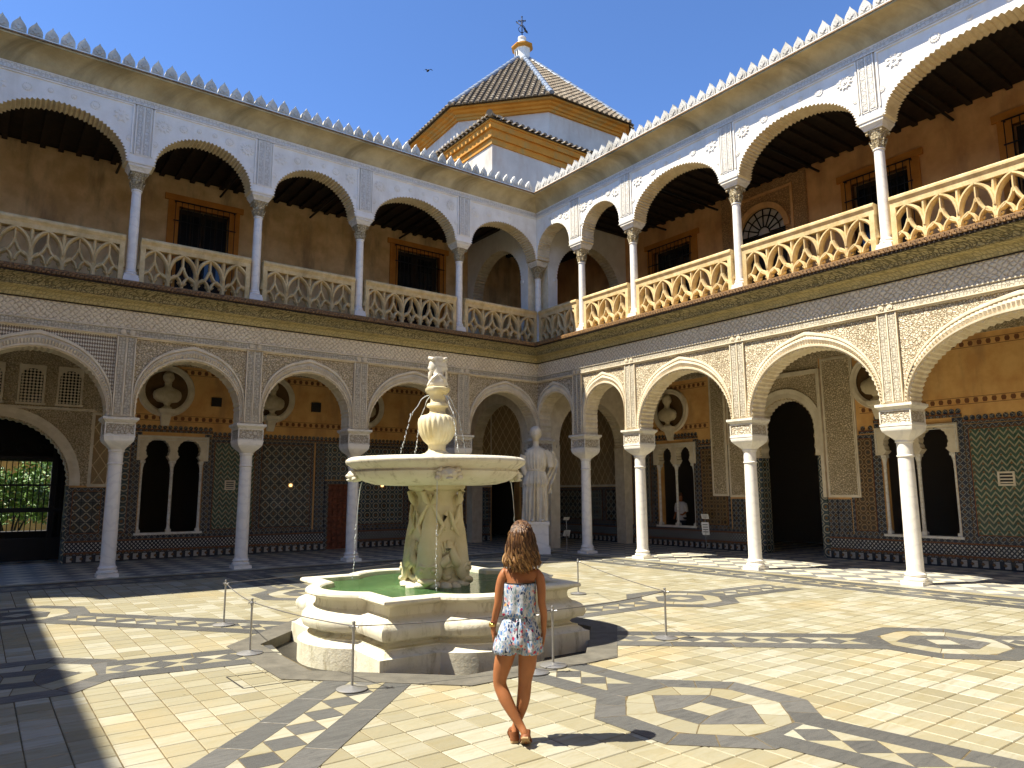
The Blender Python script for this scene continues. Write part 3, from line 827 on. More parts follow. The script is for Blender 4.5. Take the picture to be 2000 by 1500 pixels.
def upper_arcade(fr, cols, side):
    t = tag(arcade_body(fr, cols, UZS, UAP, 11.04, cols[-1], 0.25 if side == 'left' else -0.252, 0.27, 9, 0.05).build('arcade_wall', [M['white'], M['soffit']]),
            'white stucco wall of ribbed arches, upper floor, %s' % ('shaded, left of the corner' if side == 'left' else 'sunlit right of the corner'), 'arcade')
    for bi, (u0, u1) in enumerate(bays(cols)[:5]):
        uc = (u0 + u1) / 2; a = (u1 - u0) / 2 - 0.27
        # raised frame round the spandrel panel
        b = MB(fr); e1 = u1 - 0.2 if bi else -0.31
        b.box(u0 + 0.2, e1, 0.25, 0.282, 10.80, 10.84); 
        for ue in (u0 + 0.2, u1 - 0.24): 
            if ue < -0.3: b.box(ue, ue + 0.035, 0.25, 0.284, 9.62, 10.80)
        b.build('panel_moulding', M['white'], t)
        def zarch(u): 
            c = min(0.999, abs(u - uc) / (a + 0.02)); return UZS + (UAP - UZS) * sqrt(1 - c * c)
        fr_s = 0.84
        for sg in (-1, 1):
            u = uc + sg * a * 0.86
            if u > -0.5: continue
            r = MB(fr); star(r, fr, u, max(zarch(u) + 0.26, 10.49), 0.185, 0.25, 12 if bi % 2 else 8, 0.026)
            r.build('star_rosette', M['white'], t)
            r = MB(fr); disc(r, uc + sg * (a + 0.0), 9.98, 0.08, 0.25)
            r.build('rosette', M['white'], t)
            u = uc + sg * a * 0.47
            r = MB(fr); disc(r, u, zarch(u) + (10.80 - zarch(u)) * 0.5, 0.11 if sg > 0 else 0.10, 0.25, 0.024)
            r.build('rosette', M['white'], t)
        for k in (-0.16, 0.16):
            u = uc + k * a
            r = MB(fr); disc(r, u, zarch(u) + (10.80 - zarch(u)) * 0.52, 0.062, 0.25); r.build('rosette', M['white'], t)
    for u in cols[1:6]:
        b = MB(fr)
        b.box(u - 0.165, u + 0.165, 0.25, 0.275, 9.60, 10.84, 0)
        for c in (-0.078, 0.078): b.box(u + c - 0.05, u + c + 0.05, 0.26, 0.288, 9.64, 10.82, 1)
        for c in (-0.155, 0.0, 0.155): b.box(u + c - 0.01, u + c + 0.01, 0.26, 0.297, 9.62, 10.83, 0)
        b.build('pilaster_strip', [M['white'], M['white_script']], t)
        q = MB(fr)
        q.rings([[(u - h, -0.27, z), (u + h, -0.27, z), (u + h, wz, z), (u - h, wz, z)] for h, wz, z in ((0.255, 0.268, 9.405), (0.262, 0.275, 9.44), (0.258, 0.27, 9.48), (0.24, 0.262, 9.58), (0.225, 0.262, 9.60))], 0, False)
        q.build('corbel', M['white'], t)
    b = MB(fr).box(cols[-1], -0.31, 0.24, 0.292, 10.842, 10.985, 0)
    b.box(cols[-1], -0.33, 0.25, 0.305, 10.842, 10.858, 1); b.box(cols[-1], -0.33, 0.25, 0.31, 10.972, 10.992, 1)
    b.build('inscription_band', [M['white_script'], M['white']], t)
    return t
upL = upper_arcade(FL, LC, 'left'); upR = upper_arcade(FR, RC, 'right')

# top cornice, parapet with merlons, roof
mer = MB()
_o = [(-0.138, 0.0), (-0.138, 0.13), (-0.128, 0.21), (-0.098, 0.29), (-0.055, 0.36), (-0.024, 0.41), (0.0, 0.48)]
_o = _o + [(-a, b) for a, b in _o[-2::-1]]
mer.prism(_o, -0.07, 0.05, 0)
_i = [(a * 0.72, 0.05 + b * 0.74) for a, b in _o]
mer.prism([(a, b) for a, b in _i], 0.045, 0.068, 0)
_k = [(0.035 * cos(k * pi / 4), 0.13 + 0.06 * sin(k * pi / 4)) for k in range(8)]
mer.prism(_k, 0.06, 0.092); mer.prism([(a * 0.8 - 0.045, b + 0.055) for a, b in _k], 0.06, 0.085); mer.prism([(a * 0.8 + 0.045, b + 0.055) for a, b in _k], 0.06, 0.085)
for sx in (-1, 1): mer.prism([(sx * 0.0, 0.19), (sx * 0.05, 0.26), (sx * 0.0, 0.36)] if sx > 0 else [(0.0, 0.36), (-0.05, 0.26), (0.0, 0.19)], 0.06, 0.08)
M['merlon'] = stone('weathered_merlon', (0.62, 0.59, 0.52), (0.46, 0.43, 0.37), 5, 0.9, 0.4, 0.008, (0.30, 0.27, 0.21), 0.6)
mme = mer.mesh('merlon', M['merlon'])
def top_cornice(fr, cols, side, rot):
    ua = cols[-1]
    cov = [(0.24, 11.0), (0.30, 11.0), (0.315, 11.03), (0.35, 11.12), (0.42, 11.23), (0.53, 11.32), (0.68, 11.38), (0.72, 11.39), (0.72, 11.43), (0.24, 11.43)]
    t = tag(sweep(fr, cov, ua, M['cove']).build('parapet', M['cove'], ang=40),
            'plain stained cove cornice topped by pointed white merlons, %s wing' % side, 'parapet')
    sweep(fr, [(0.24, 11.432), (0.745, 11.432), (0.745, 11.462), (0.24, 11.462)], ua, M['rope']).build('brick_line', M['rope'], t)
    sweep(fr, [(0.24, 11.464), (0.70, 11.464), (0.70, 11.51), (0.24, 11.55)], ua, M['merlon']).build('parapet_bed', M['white'], t)
    n = int((-0.78 - ua) / 0.30)
    for k in range(n):
        u = -0.86 - k * 0.30
        if fr is FL and u < -15.6: break
        o = link('merlon', mme, t)
        p = fr(u, 0.62, 11.50)
        o.location = (p[0], p[1], 11.505 + random.uniform(-0.01, 0.01)); o.rotation_euler = (random.uniform(-0.02, 0.02), 0, rot + random.uniform(-0.04, 0.04))
        o.scale = (random.uniform(0.93, 1.03), 1, random.uniform(0.70, 0.80))
    MB(fr).box(ua, 0.5 if side == 'left' else -0.26, -4.4, 0.24, 11.30, 11.48 if side == 'left' else 11.47).build('roof_slab', M['cove'], t)
    return t
# merlon mesh: (u,w,z) plain axes -> face must look into the patio
top_cornice(FL, LC, 'left', pi); top_cornice(FR, RC, 'right', pi / 2)
# ================================================================== COLUMNS
def sq_ring(h, z, rnd, n=32):
    """ring between circle (rnd=1) and square (rnd=0) of half width h"""
    r = []
    for k in range(n):
        a = 2 * pi * k / n + pi / 4
        c, s = cos(a), sin(a)
        q = h / max(abs(c), abs(s))
        q = min(q, h * 1.4142)
        rr = h * rnd + q * (1 - rnd)
        r.append((rr * c, rr * s, z))
    return r
def make_lower_column():
    t = thing('column', 'x', 'column', group='white marble columns of the ground floor arcade')
    b = MB()
    b.box(-0.205, 0.205, -0.205, 0.205, 0.0, 0.075)
    b.lathe([(0.195, 0.076), (0.21, 0.10), (0.205, 0.13), (0.178, 0.145), (0.172, 0.165), (0.19, 0.18), (0.19, 0.205), (0.168, 0.222), (0.158, 0.24)], 28)
    b.build('base', M['marble'], t, ang=40)
    b = MB(); b.lathe([(0.157, 0.24), (0.150, 0.30), (0.150, 0.9), (0.146, 1.6), (0.138, 2.42)], 28)
    b.build('shaft', M['marble'], t, ang=40)
    b = MB(); b.lathe([(0.139, 2.42), (0.158, 2.435), (0.158, 2.455), (0.14, 2.47)], 28)
    b.rings([sq_ring(h, z, r) for h, z, r in ((0.141, 2.471, 1), (0.145, 2.70, 1), (0.166, 2.712, 1), (0.166, 2.735, 1), (0.156, 2.745, 0.9), (0.185, 2.79, 0.55), (0.195, 2.80, 0.5), (0.235, 2.86, 0.12), (0.242, 2.87, 0.08), (0.285, 2.93, 0), (0.29, 2.945, 0), (0.30, 2.99, 0), (0.30, 3.02, 0), (0.31, 3.025, 0), (0.31, 3.055, 0))], 0, True)
    b.build('capital', M['marble'], t, ang=32)
    b = MB(); b.box(-0.283, 0.283, -0.283, 0.283, 3.056, 3.335, 1)
    for sx in (-1, 1):
        for sy in (-1, 1):
            b.box(sx * 0.29 - 0.012, sx * 0.29 + 0.012, sy * 0.29 - 0.012, sy * 0.29 + 0.012, 3.058, 3.33, 0)
    for q, (z0, z1) in ((0.302, (3.058, 3.085)), (0.30, (3.31, 3.335))): b.box(-q, q, -q, q, z0, z1, 0)
    b.build('impost_block', [M['marble_w'], M['impost']], t)
    b = MB(); b.rings([sq_ring(h, z, 0, 4) if False else [(-h, -h, z), (h, -h, z), (h, h, z), (-h, h, z)] for h, z in ((0.29, 3.336), (0.31, 3.36), (0.345, 3.40), (0.355, 3.405), (0.355, 3.458), (0.33, 3.459))], 0, False)
    b.build('abacus', M['marble_w'], t)
    return t
LABL = ['at the corner behind the statue', 'behind the fountain bowl, first left of the corner', 'beside the left rim of the fountain bowl, before a red door', 'second from the left edge, right of the first twin-arched window', 'leftmost in view, between the garden gate and a twin-arched window']
LABR = ['x', 'first right of the statue, base still in shade', 'second right of the statue, its base at the edge of the sunlight', 'left of the big dark doorway, sunlit', 'nearest and tallest at right, sunlit, before a twin-arched window']
proto = None
cols_made = []
def put_col(mk, pos, z, label, rz=0):
    global proto
    if proto is None: proto = mk; o = mk
    else: o = clone(proto)
    o.location = (pos[0], pos[1], z); o.rotation_euler = (0, 0, rz)
    tag(o, label); return o
pc = make_lower_column()
for k in range(6):
    lab = ('white marble column, ' + LABL[k]) if k < 5 else 'white marble column beyond the left edge of the view'
    p = FL(LC[k], 0, 0); put_col(pc, p, 0, lab, (k % 3) * pi / 2)
for k in range(1, 6):
    lab = ('white marble column, ' + LABR[k]) if k < 5 else 'white marble column beyond the right edge of the view'
    p = FR(RC[k], 0, 0); put_col(pc, p, 0, lab, (k % 3) * pi / 2)

def make_upper_column():
    t = thing('column', 'x', 'column', group='slender marble columns of the upper gallery')
    b = MB(); b.box(-0.165, 0.165, -0.165, 0.165, 6.47, 6.70); b.box(-0.15, 0.15, -0.15, 0.15, 6.701, 6.76)
    b.lathe([(0.145, 6.761), (0.155, 6.785), (0.14, 6.81), (0.125, 6.82), (0.135, 6.84), (0.13, 6.86), (0.112, 6.885)], 22)
    b.build('base', M['marble'], t, ang=40)
    b = MB(); b.lathe([(0.112, 6.885), (0.108, 6.95), (0.108, 7.6), (0.10, 8.80)], 22); b.build('shaft', M['marble'], t, ang=40)
    b = MB(); b.lathe([(0.101, 8.80), (0.118, 8.81), (0.118, 8.835), (0.102, 8.845)], 22, m=1)
    b.rings([sq_ring(h, z, r, 24) for h, z, r in ((0.105, 8.846, 1), (0.112, 8.93, 1), (0.125, 9.02, 0.95), (0.138, 9.04, 0.9), (0.13, 9.05, 0.8), (0.15, 9.15, 0.5), (0.175, 9.22, 0.25), (0.18, 9.235, 0.2))], 0, True)
    # leaves / volutes on the bell
    for k in range(8):
        a = k * pi / 4 + pi / 8
        b.tube([(0.108 * cos(a), 0.108 * sin(a), 8.86), (0.135 * cos(a), 0.135 * sin(a), 8.96), (0.165 * cos(a), 0.165 * sin(a), 9.03), (0.16 * cos(a), 0.16 * sin(a), 9.0)], [0.022, 0.026, 0.018, 0.01], 5)
    for k in range(4):
        a = k * pi / 2 + pi / 4
        b.sphere((0.215 * cos(a), 0.215 * sin(a), 9.17), 0.034, 8, 6)
    b.build('capital', [M['goldcap'], M['marble']], t, ang=40)
    b = MB(); b.rings([[(-h, -h, z), (h, -h, z), (h, h, z), (-h, h, z)] for h, z in ((0.19, 9.236), (0.2, 9.27), (0.235, 9.33), (0.25, 9.345), (0.25, 9.40), (0.23, 9.403))], 0, False)
    b.build('abacus', M['marble_w'], t)
    return t
proto = None
pu = make_upper_column()
UL = ['at the inner corner of the upper gallery', 'of the left upper gallery, first left of the corner', 'of the left upper gallery, second left of the corner', 'of the left upper gallery, right of the large barred window', 'of the left upper gallery, leftmost in view']
UR = ['x', 'of the right upper gallery, first right of the corner', 'of the right upper gallery, second right of the corner', 'of the right upper gallery, beside the fanlight window', 'of the right upper gallery, nearest and tallest, before a barred window']
for k in range(6):
    p = FL(LC[k], 0, 0); put_col(pu, p, 0, 'slender white column ' + (UL[k] if k < 5 else 'of the left upper gallery, beyond the frame'))
for k in range(1, 6):
    p = FR(RC[k], 0, 0); put_col(pu, p, 0, 'slender white column ' + (UR[k] if k < 5 else 'of the right upper gallery, beyond the frame'))

# ================================================================== BALUSTRADES
def bar(mb, pts, wd=0.052, dep=0.075, taper=None):
    """flat 2-D polyline (u,z) as a stone bar with bevelled front and back"""
    n = len(pts); rs = []
    for k in range(n):
        p = Vector(pts[k]); d = (Vector(pts[min(k + 1, n - 1)]) - Vector(pts[max(k - 1, 0)])).normalized(); q = Vector((-d.y, d.x))
        w = (taper[k] if taper else wd) / 2
        rs.append([(p.x + q.x * a * w, b, p.y + q.y * a * w) for a, b in ((-1, -dep * 0.45), (-0.35, -dep), (0.35, -dep), (1, -dep * 0.45), (1, dep * 0.45), (0.35, dep), (-0.35, dep), (-1, dep * 0.45))])
    mb.rings(rs, 0, False)
def bez(a, b, c, n=7):
    a, b, c = Vector(a), Vector(b), Vector(c)
    return [tuple(a * (1 - t) ** 2 + b * 2 * t * (1 - t) + c * t * t) for t in [k / n for k in range(n + 1)]]
def tracery_mesh(w=0.64, h=0.90):
    mb = MB()
    x = w / 2
    for s in (-1, 1):
        bar(mb, bez((s * x, 0.42 * h), (s * x * 0.92, 0.86 * h), (0, 0.985 * h)), 0.09, 0.105)
        bar(mb, bez((s * x * 0.97, 0.29 * h), (s * x * 0.26, 0.34 * h), (s * 0.012, 0.66 * h)), 0.072, 0.085)
        bar(mb, bez((s * x * 0.97, 0.17 * h), (s * x * 0.9, 0.33 * h), (s * x * 0.5, 0.41 * h)), 0.072, 0.09)
        bar(mb, bez((s * 0.02, 0.17 * h), (s * x * 0.12, 0.33 * h), (s * x * 0.5, 0.41 * h)), 0.072, 0.09)
        # cusps of the small trefoils
        for c in (-1, 1):
            bar(mb, [(s * x * 0.5 + c * x * 0.42, 0.25 * h), (s * x * 0.5 + c * x * 0.24, 0.215 * h), (s * x * 0.5 + c * x * 0.2, 0.25 * h)], 0.045, 0.04)
    bar(mb, [(0, 0.58 * h), (0, 0.75 * h), (0, 0.97 * h)], 0.06, 0.08)
    bar(mb, [(0, 0), (0, 0.12 * h), (0, 0.22 * h)], 0.055, 0.065, [0.10, 0.075, 0.065])
    return mb.mesh('tracery', M['balus'])
def post_mesh(h=0.90):
    mb = MB()
    bar(mb, [(0, 0), (0, 0.05 * h), (0, 0.1 * h), (0, 0.36 * h), (0, 0.6 * h), (0, h)], 0.07, 0.085, [0.13, 0.13, 0.10, 0.115, 0.09, 0.08])
    return mb.mesh('mullion', M['balus'])
trm, pom = tracery_mesh(), post_mesh()
BALL = ['right end, next to the inner corner', 'between the first and second columns left of the corner', 'below the blank wall and left of a barred window', 'in front of the largest barred window', 'far left, cut by the edge of the photo']
BALR = ['next to the inner corner, partly shaded', 'between the first two columns right of the corner', 'below the barred window left of the fanlight', 'in front of the fanlight', 'far right, nearest to the viewer']
for fr, cols, lab, rot, side in ((FL, LC, BALL, 0.0, 'left'), (FR, RC, BALR, pi / 2, 'right')):
    for k, (u0, u1) in enumerate(bays(cols)[:5]):
        a, b = u0 + 0.17, u1 - (0.17 if not (k == 0) else 0.17)
        t = thing('balustrade', '%s stone tracery balustrade, %s' % ('shaded golden' if side == 'left' else 'sunlit golden', lab[k]), 'balustrade', fr((a + b) / 2, 0, 6.5), 'gothic balustrades of the upper gallery')
        MB(fr).box(a - 0.005, b + 0.005, -0.10, 0.13, 6.47, 6.56).build('plinth', M['balus'], t)
        r = MB(fr)
        r.rings([[(u, -0.105, 7.445), (u, 0.105, 7.445), (u, 0.11, 7.54), (u, 0.135, 7.585), (u, 0.15, 7.61), (u, 0.15, 7.655), (u, 0.12, 7.69), (u, -0.12, 7.69), (u, -0.14, 7.655), (u, -0.14, 7.6)] for u in (a - 0.01, b + 0.01)], 0, False)
        r.build('top_rail', M['balus'], t)
        n = max(2, round((b - a) / 0.64)); w = (b - a) / n
        for j in range(n):
            o = link('tracery', trm, t); o.location = fr(a + (j + 0.5) * w, 0, 6.56); o.rotation_euler = (0, 0, rot); o.scale = (w / 0.64, 1, 1)
        for (q0, q1) in ((a - 0.005, a + 0.10), (b - 0.10, b + 0.005)): MB(fr).box(q0, q1, -0.09, 0.115, 6.561, 7.444).build('end_pier', M['balus'], t)
        for j in range(1, n):
            o = link('mullion', pom, t); o.location = fr(a + j * w + (0.03 if j == 0 else -0.03 if j == n else 0), 0, 6.56); o.rotation_euler = (0, 0, rot)

# ================================================================== GALLERY WALLS
def wall_open(mb, u0, u1, z0, z1, w0, w1, ops, m=0):
    us = sorted({u0, u1, *[q for o in ops for q in o[:2] if u0 < q < u1]})
    zs = sorted({z0, z1, *[q for o in ops for q in o[2:4] if z0 < q < z1]})
    for a, b in zip(us, us[1:]):
        run = None
        for c, d in zip(zs, zs[1:]):
            um, zm = (a + b) / 2, (c + d) / 2
            if any(o[0] < um < o[1] and o[2] < zm < o[3] for o in ops):
                if run is not None: mb.box(a, b, w0, w1, run, c, m); run = None
            elif run is None: run = c
        if run is not None: mb.box(a, b, w0, w1, run, zs[-1], m)
    return mb
BW = -4.0
# openings (u0,u1,z0,z1)
oL = [(-16.15, -12.63, 0.0, 3.78), (-10.95, -9.32, 0.70, 3.35), (-5.50, -4.78, 0.0, 2.06), (0.9, 2.2, 0.0, 2.9)]
oLu = [(-10.42, -8.98, 7.2, 10.2), (-3.2, -1.5, 7.2, 10.38)]
oR = [(-7.25, -5.45, 0.0, 4.50), (-2.95, -1.40, 0.66, 3.32), (-10.70, -8.98, 0.68, 3.32), (-17.2, -15.6, 0.68, 3.3)]
oRu = [(-10.25, -8.78, 7.2, 10.05), (-3.2, -1.6, 7.2, 10.1), (-14.6, -12.6, 7.2, 10.15), (1.6, 2.6, 6.5, 8.6)]
bl = tag(wall_open(MB(FL), -24.0, 4.3, 0.0, 5.95, BW - 0.35, BW, oL).build('gallery_wall', M['ochre']), 'ochre back wall of the left ground floor gallery with tiled dado', 'wall')
br = tag(wall_open(MB(FR), -24.0, 3.998, 0.0, 5.95, BW - 0.35, BW, oR).build('gallery_wall', M['ochre']), 'ochre back wall of the right ground floor gallery with tiled dado', 'wall')
bul = tag(wall_open(MB(FL), -24.0, 4.3, 6.45, 11.25, BW - 0.35, BW, oLu).build('gallery_wall', M['ochre_dk']), 'stained ochre back wall of the left upper gallery', 'wall')
bur = tag(wall_open(MB(FR), -24.0, 3.998, 6.45, 11.25, BW - 0.35, BW, oRu).build('gallery_wall', M['orange_up']), 'orange back wall of the right upper gallery', 'wall')
# ceilings: boards and beams of dark wood
def ceilings():
    for z, nm, lab in ((5.955, 'ceiling', 'lower gallery'), (11.10, 'ceiling', 'upper gallery')):
        c = MB()
        c.box(-24, 4.3, 0.252, 4.0, z, z + 0.12); c.box(-0.25 + 0.502, 4.0, -24, 0.25, z, z + 0.12)
        o = tag(c.build(nm, M['wood']), 'dark timber ceiling of the ' + lab, kind='structure')
        b = MB()
        u = -19.0
        while u < 3.6:
            b.box(u, u + 0.13, 0.27, 3.98, z - 0.09, z - 0.002); 
            if u < -0.1: b.box(0.27, 3.98, u, u + 0.13, z - 0.09, z - 0.002)
            u += 0.42
        tag(b.build('joists', M['wood'], o), kind='stuff')
    # floor slab of the upper gallery
    s = MB(); s.box(-24, 4.3, 0.252, 4.0, 6.30, 6.46); s.box(0.252, 4.0, -24, 0.25, 6.30, 6.458)
    tag(s.build('upper_floor', M['ring']), 'floor slab of the upper gallery', kind='structure')
ceilings()
# cross walls with an arch at the inner corner, ground and upper floor
def cross_wall(fr, zs, ap, z0, ztop, mats, label):
    uc = 2.13; a = 1.5
    lob = 40
    pts = [(0.26, ztop), (0.26, z0), (uc - a, z0)] + arch_pts(uc, a, zs, ap, n=lob * 2, amp=0.04, lobes=lob) + [(uc + a, z0), (3.985, z0), (3.985, ztop)]
    o = MB(fr).prism(pts, -0.22, 0.22, 0, 1).build('cross_arch', mats)
    tag(o, label, 'arch')
    MB(fr).box(uc - a - 0.12, uc - a - 0.0, -0.26, 0.26, zs - 0.10, zs - 0.002).build('impost', mats[0], o)
    MB(fr).box(uc + a, uc + a + 0.12, -0.26, 0.26, zs - 0.10, zs - 0.002).build('impost', mats[0], o)
    return o
XA = lambda u, w, z: (w, u, z)       # plane x = 0, running back along +y
YA = lambda u, w, z: (u, w, z)       # plane y = 0, running back along +x
cross_wall(XA, 3.3, 4.85, 0.005, 5.95, [M['plaster'], M['soffit']], 'plaster arch across the left gallery at the corner, ground floor')
cross_wall(YA, 3.3, 4.85, 0.005, 5.95, [M['plaster'], M['soffit']], 'plaster arch across the right gallery at the corner, ground floor')
cross_wall(XA, 8.9, 10.35, 6.462, 11.09, [M['white'], M['soffit']], 'pale ribbed arch across the left upper gallery at the corner')
cross_wall(YA, 8.9, 10.35, 6.462, 11.09, [M['white'], M['soffit']], 'pale ribbed arch across the right upper gallery at the corner')
# dark rooms behind the openings
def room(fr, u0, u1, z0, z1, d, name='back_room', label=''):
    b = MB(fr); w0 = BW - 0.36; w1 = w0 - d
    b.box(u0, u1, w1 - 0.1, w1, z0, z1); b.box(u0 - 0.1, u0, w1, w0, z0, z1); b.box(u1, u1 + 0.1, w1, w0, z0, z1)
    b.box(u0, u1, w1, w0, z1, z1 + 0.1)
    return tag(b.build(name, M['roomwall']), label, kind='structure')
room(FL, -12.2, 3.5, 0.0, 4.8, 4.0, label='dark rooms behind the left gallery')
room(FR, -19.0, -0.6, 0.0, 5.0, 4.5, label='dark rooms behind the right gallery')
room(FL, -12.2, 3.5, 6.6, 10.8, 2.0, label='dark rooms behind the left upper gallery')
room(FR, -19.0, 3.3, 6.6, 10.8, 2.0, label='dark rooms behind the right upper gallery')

# ---- tiled dado
def dado(fr, par, u0, u1, panels, skip, tops, sgn=''):
    """bench bands, framed panels and cresting; skip = door ranges, tops = stepped parts over windows"""
    def runs(a, b, gaps):
        xs = [a] + [q for g in sorted(gaps) for q in g] + [b]
        return [(p, q) for p, q in zip(xs[::2], xs[1::2]) if q - p > 0.02]
    k = MB(fr)
    for (a, b) in runs(u0, u1, skip):
        k.box(a, b, BW - 0.1, BW + 0.055, 0.004, 0.20, 0); k.box(a, b, BW - 0.1, BW + 0.045, 0.202, 0.235, 1)
        k.box(a, b, BW - 0.1, BW + 0.05, 0.237, 0.275, 3); k.box(a, b, BW - 0.1, BW + 0.04, 0.277, 0.53, 2); k.box(a, b, BW - 0.1, BW + 0.05, 0.532, 0.565, 3); k.box(a, b, BW - 0.1, BW + 0.045, 0.567, 0.655, 1)
    k.build('dado_base', [M['az_key'], M['az_frame'], M['az_check'], M['stencil']], par)
    for (a, b, z1, mt) in panels:
        p = MB(fr)
        p.box(a + 0.005, b - 0.005, BW - 0.1, BW + 0.02, 0.657, z1, 1)
        e = 0.11
        if b - a > 0.45: p.box(a + e, b - e, BW, BW + 0.028, 0.657 + e, z1 - e, 0)
        if b - a > 0.45:
            for (q0, q1, c0, c1) in ((a + e - 0.02, a + e, 0.657 + e, z1 - e), (b - e, b - e + 0.02, 0.657 + e, z1 - e), (a + e - 0.02, b - e + 0.02, z1 - e, z1 - e + 0.02), (a + e - 0.02, b - e + 0.02, 0.637 + e, 0.657 + e)):
                p.box(q0, q1, BW, BW + 0.034, c0, c1, 2)
        p.build('tile_panel', [mt, M['az_frame'], M['stencil']], par)
    c = MB(fr)
    def crest(a, b, z):
        c.box(a, b, BW - 0.05, BW + 0.036, z, z + 0.055, 1); c.box(a, b, BW - 0.05, BW + 0.045, z + 0.057, z + 0.08, 0)
        n = max(1, int((b - a) / 0.135))
        for j in range(n):
            u = a + (j + 0.5) * (b - a) / n; r = 0.058
            pts = [(u - 0.03, z + 0.082), (u + 0.03, z + 0.082), (u + r, z + 0.13), (u + 0.045, z + 0.175), (u, z + 0.20), (u - 0.045, z + 0.175), (u - r, z + 0.13)]
            c.prism(pts, BW - 0.02, BW + 0.022, 1)
    for (a, b, z) in tops: crest(a, b, z)
    tag(c.build('tile_cresting', [M['stencil'], M['az_frame']], par), kind='stuff')
G_, B_, R_, N_ = M['az_green'], M['az_black'], M['az_ring'], M['az_brown']
dado(FL, bl, -12.6, 3.9,
     [(-12.6, -11.75, 1.95, B_), (-11.7, -11.12, 3.36, R_), (-9.12, -7.75, 3.36, G_), (-7.75, -6.0, 3.36, B_), (-5.95, -5.62, 3.36, R_), (-5.62, -4.66, 2.98, R_) if False else (-4.62, -2.7, 3.36, R_), (-2.7, -0.25, 3.36, B_), (0.25, 0.85, 1.95, R_), (2.3, 3.9, 1.95, B_), (-11.125, -10.96, 3.48, R_), (-9.315, -9.12, 3.48, R_)],
     [(-5.62, -4.66), (0.8, 2.3)],
     [(-11.62, -11.14, 3.37), (-11.14, -9.10, 3.50), (-9.10, -0.25, 3.37)])
dado(FR, br, -19.0, 3.9,
     [(-19.0, -17.4, 3.3, G_), (-15.4, -13.4, 3.3, B_), (-13.4, -10.95, 3.3, G_), (-8.85, -8.12, 3.22, N_), (-8.10, -7.72, 1.55, R_), (-7.72, -7.42, 1.55, B_), (-5.28, -4.75, 1.55, B_), (-4.75, -4.35, 1.55, R_), (-4.32, -3.18, 3.2, N_), (-1.22, -0.25, 3.3, R_), (0.25, 1.2, 1.95, B_), (1.2, 2.2, 1.95, R_), (2.2, 3.9, 1.95, B_), (-3.185, -2.96, 3.45, R_), (-1.395, -1.22, 3.45, R_), (-10.95, -10.71, 3.48, R_), (-8.975, -8.85, 3.48, R_)],
     [(-7.42, -5.28)],
     [(-19.0, -10.95, 3.32), (-10.93, -8.85, 3.50), (-8.85, -8.45, 3.25), (-4.05, -3.16, 3.22), (-3.16, -1.2, 3.48), (-1.2, -0.25, 3.32)])

# ---- twin-arched windows
def twin_window(fr, par, u0, u1, z0, z1, rev=False):
    """pale alfiz with two small horseshoe arches on three colonnettes"""
    W_ = u1 - u0; um = (u0 + u1) / 2
    f = thing('x', 'x', 'x') if False else None
    zt = z1 + 0.05; zb = z1 - 0.60
    a = W_ / 4 - 0.10
    def head(c):
        zc = zb + 0.24
        pts = []
        for k in range(25):
            t = radians(-35 + 250 * k / 24)
            lob = a * 1.04 - 0.022 * abs(((k / 24 * 12) % 1) - 0.5) * 2
            pts.append((c + lob * cos(pi - t), zc + lob * sin(t)))
        return pts
    pts = [(u0 - 0.12, zt), (u0 - 0.12, zb - 0.05), (um - W_ / 4 - a - 0.03, zb - 0.05)]
    pts += head(um - W_ / 4) + [(um - W_ / 4 + a + 0.02, zb - 0.05), (um + W_ / 4 - a - 0.02, zb - 0.05)] + head(um + W_ / 4) + [(um + W_ / 4 + a + 0.03, zb - 0.05), (u1 + 0.12, zb - 0.05), (u1 + 0.12, zt)]
    fp = MB(fr).prism(pts, BW - 0.2, BW + 0.06, 0).build('window', M['plaster'], par)
    b = MB(fr)
    e = 0.025
    for (q0, q1, c0, c1) in ((u0 - 0.09, u1 + 0.09, zt - 0.05, zt - 0.03), (u0 - 0.09, u0 - 0.07, zb, zt - 0.05), (u1 + 0.07, u1 + 0.09, zb, zt - 0.05), (u0 - 0.09, u1 + 0.09, zt - 0.135, zt - 0.12)):
        b.box(q0, q1, BW + 0.05, BW + 0.075, c0, c1)
    b.build('moulding', M['marble_w'], fp)
    for c in (u0 + 0.03, um, u1 - 0.03):
        s = MB(fr)
        for (r, za, zz) in ((0.07, z0 + 0.02, z0 + 0.10), (0.085, zb - 0.12, zb - 0.052)):
            s.box(c - r, c + r, BW - 0.07 - r, BW - 0.07 + r, za, zz)
        prof = [(0.058, z0 + 0.10), (0.05, z0 + 0.14), (0.044, z0 + 0.18), (0.042, zb - 0.42), (0.055, zb - 0.40), (0.044, zb - 0.37), (0.05, zb - 0.25), (0.075, zb - 0.14), (0.08, zb - 0.12)]
        s.rings([[(c + r * cos(2 * pi * k / 14), BW - 0.07 + r * sin(2 * pi * k / 14), z) for k in range(14)] for r, z in prof], 0, True)
        s.build('colonnette', M['marble_w'], fp, ang=40)
    MB(fr).box(u0 - 0.06, u1 + 0.06, BW - 0.2, BW + 0.07, z0 - 0.04, z0 + 0.019).build('sill', M['marble_w'], fp)
    MB(fr).box(u0 + 0.01, u1 - 0.01, BW - 0.3, BW - 0.285, z0 + 0.02, z1 + 0.05).build('pane', M['glass'], fp) if rev else None
twin_window(FL, bl, -10.95, -9.32, 0.70, 3.35)
twin_window(FR, br, -2.95, -1.40, 0.66, 3.32)
twin_window(FR, br, -10.70, -8.98, 0.68, 3.32)

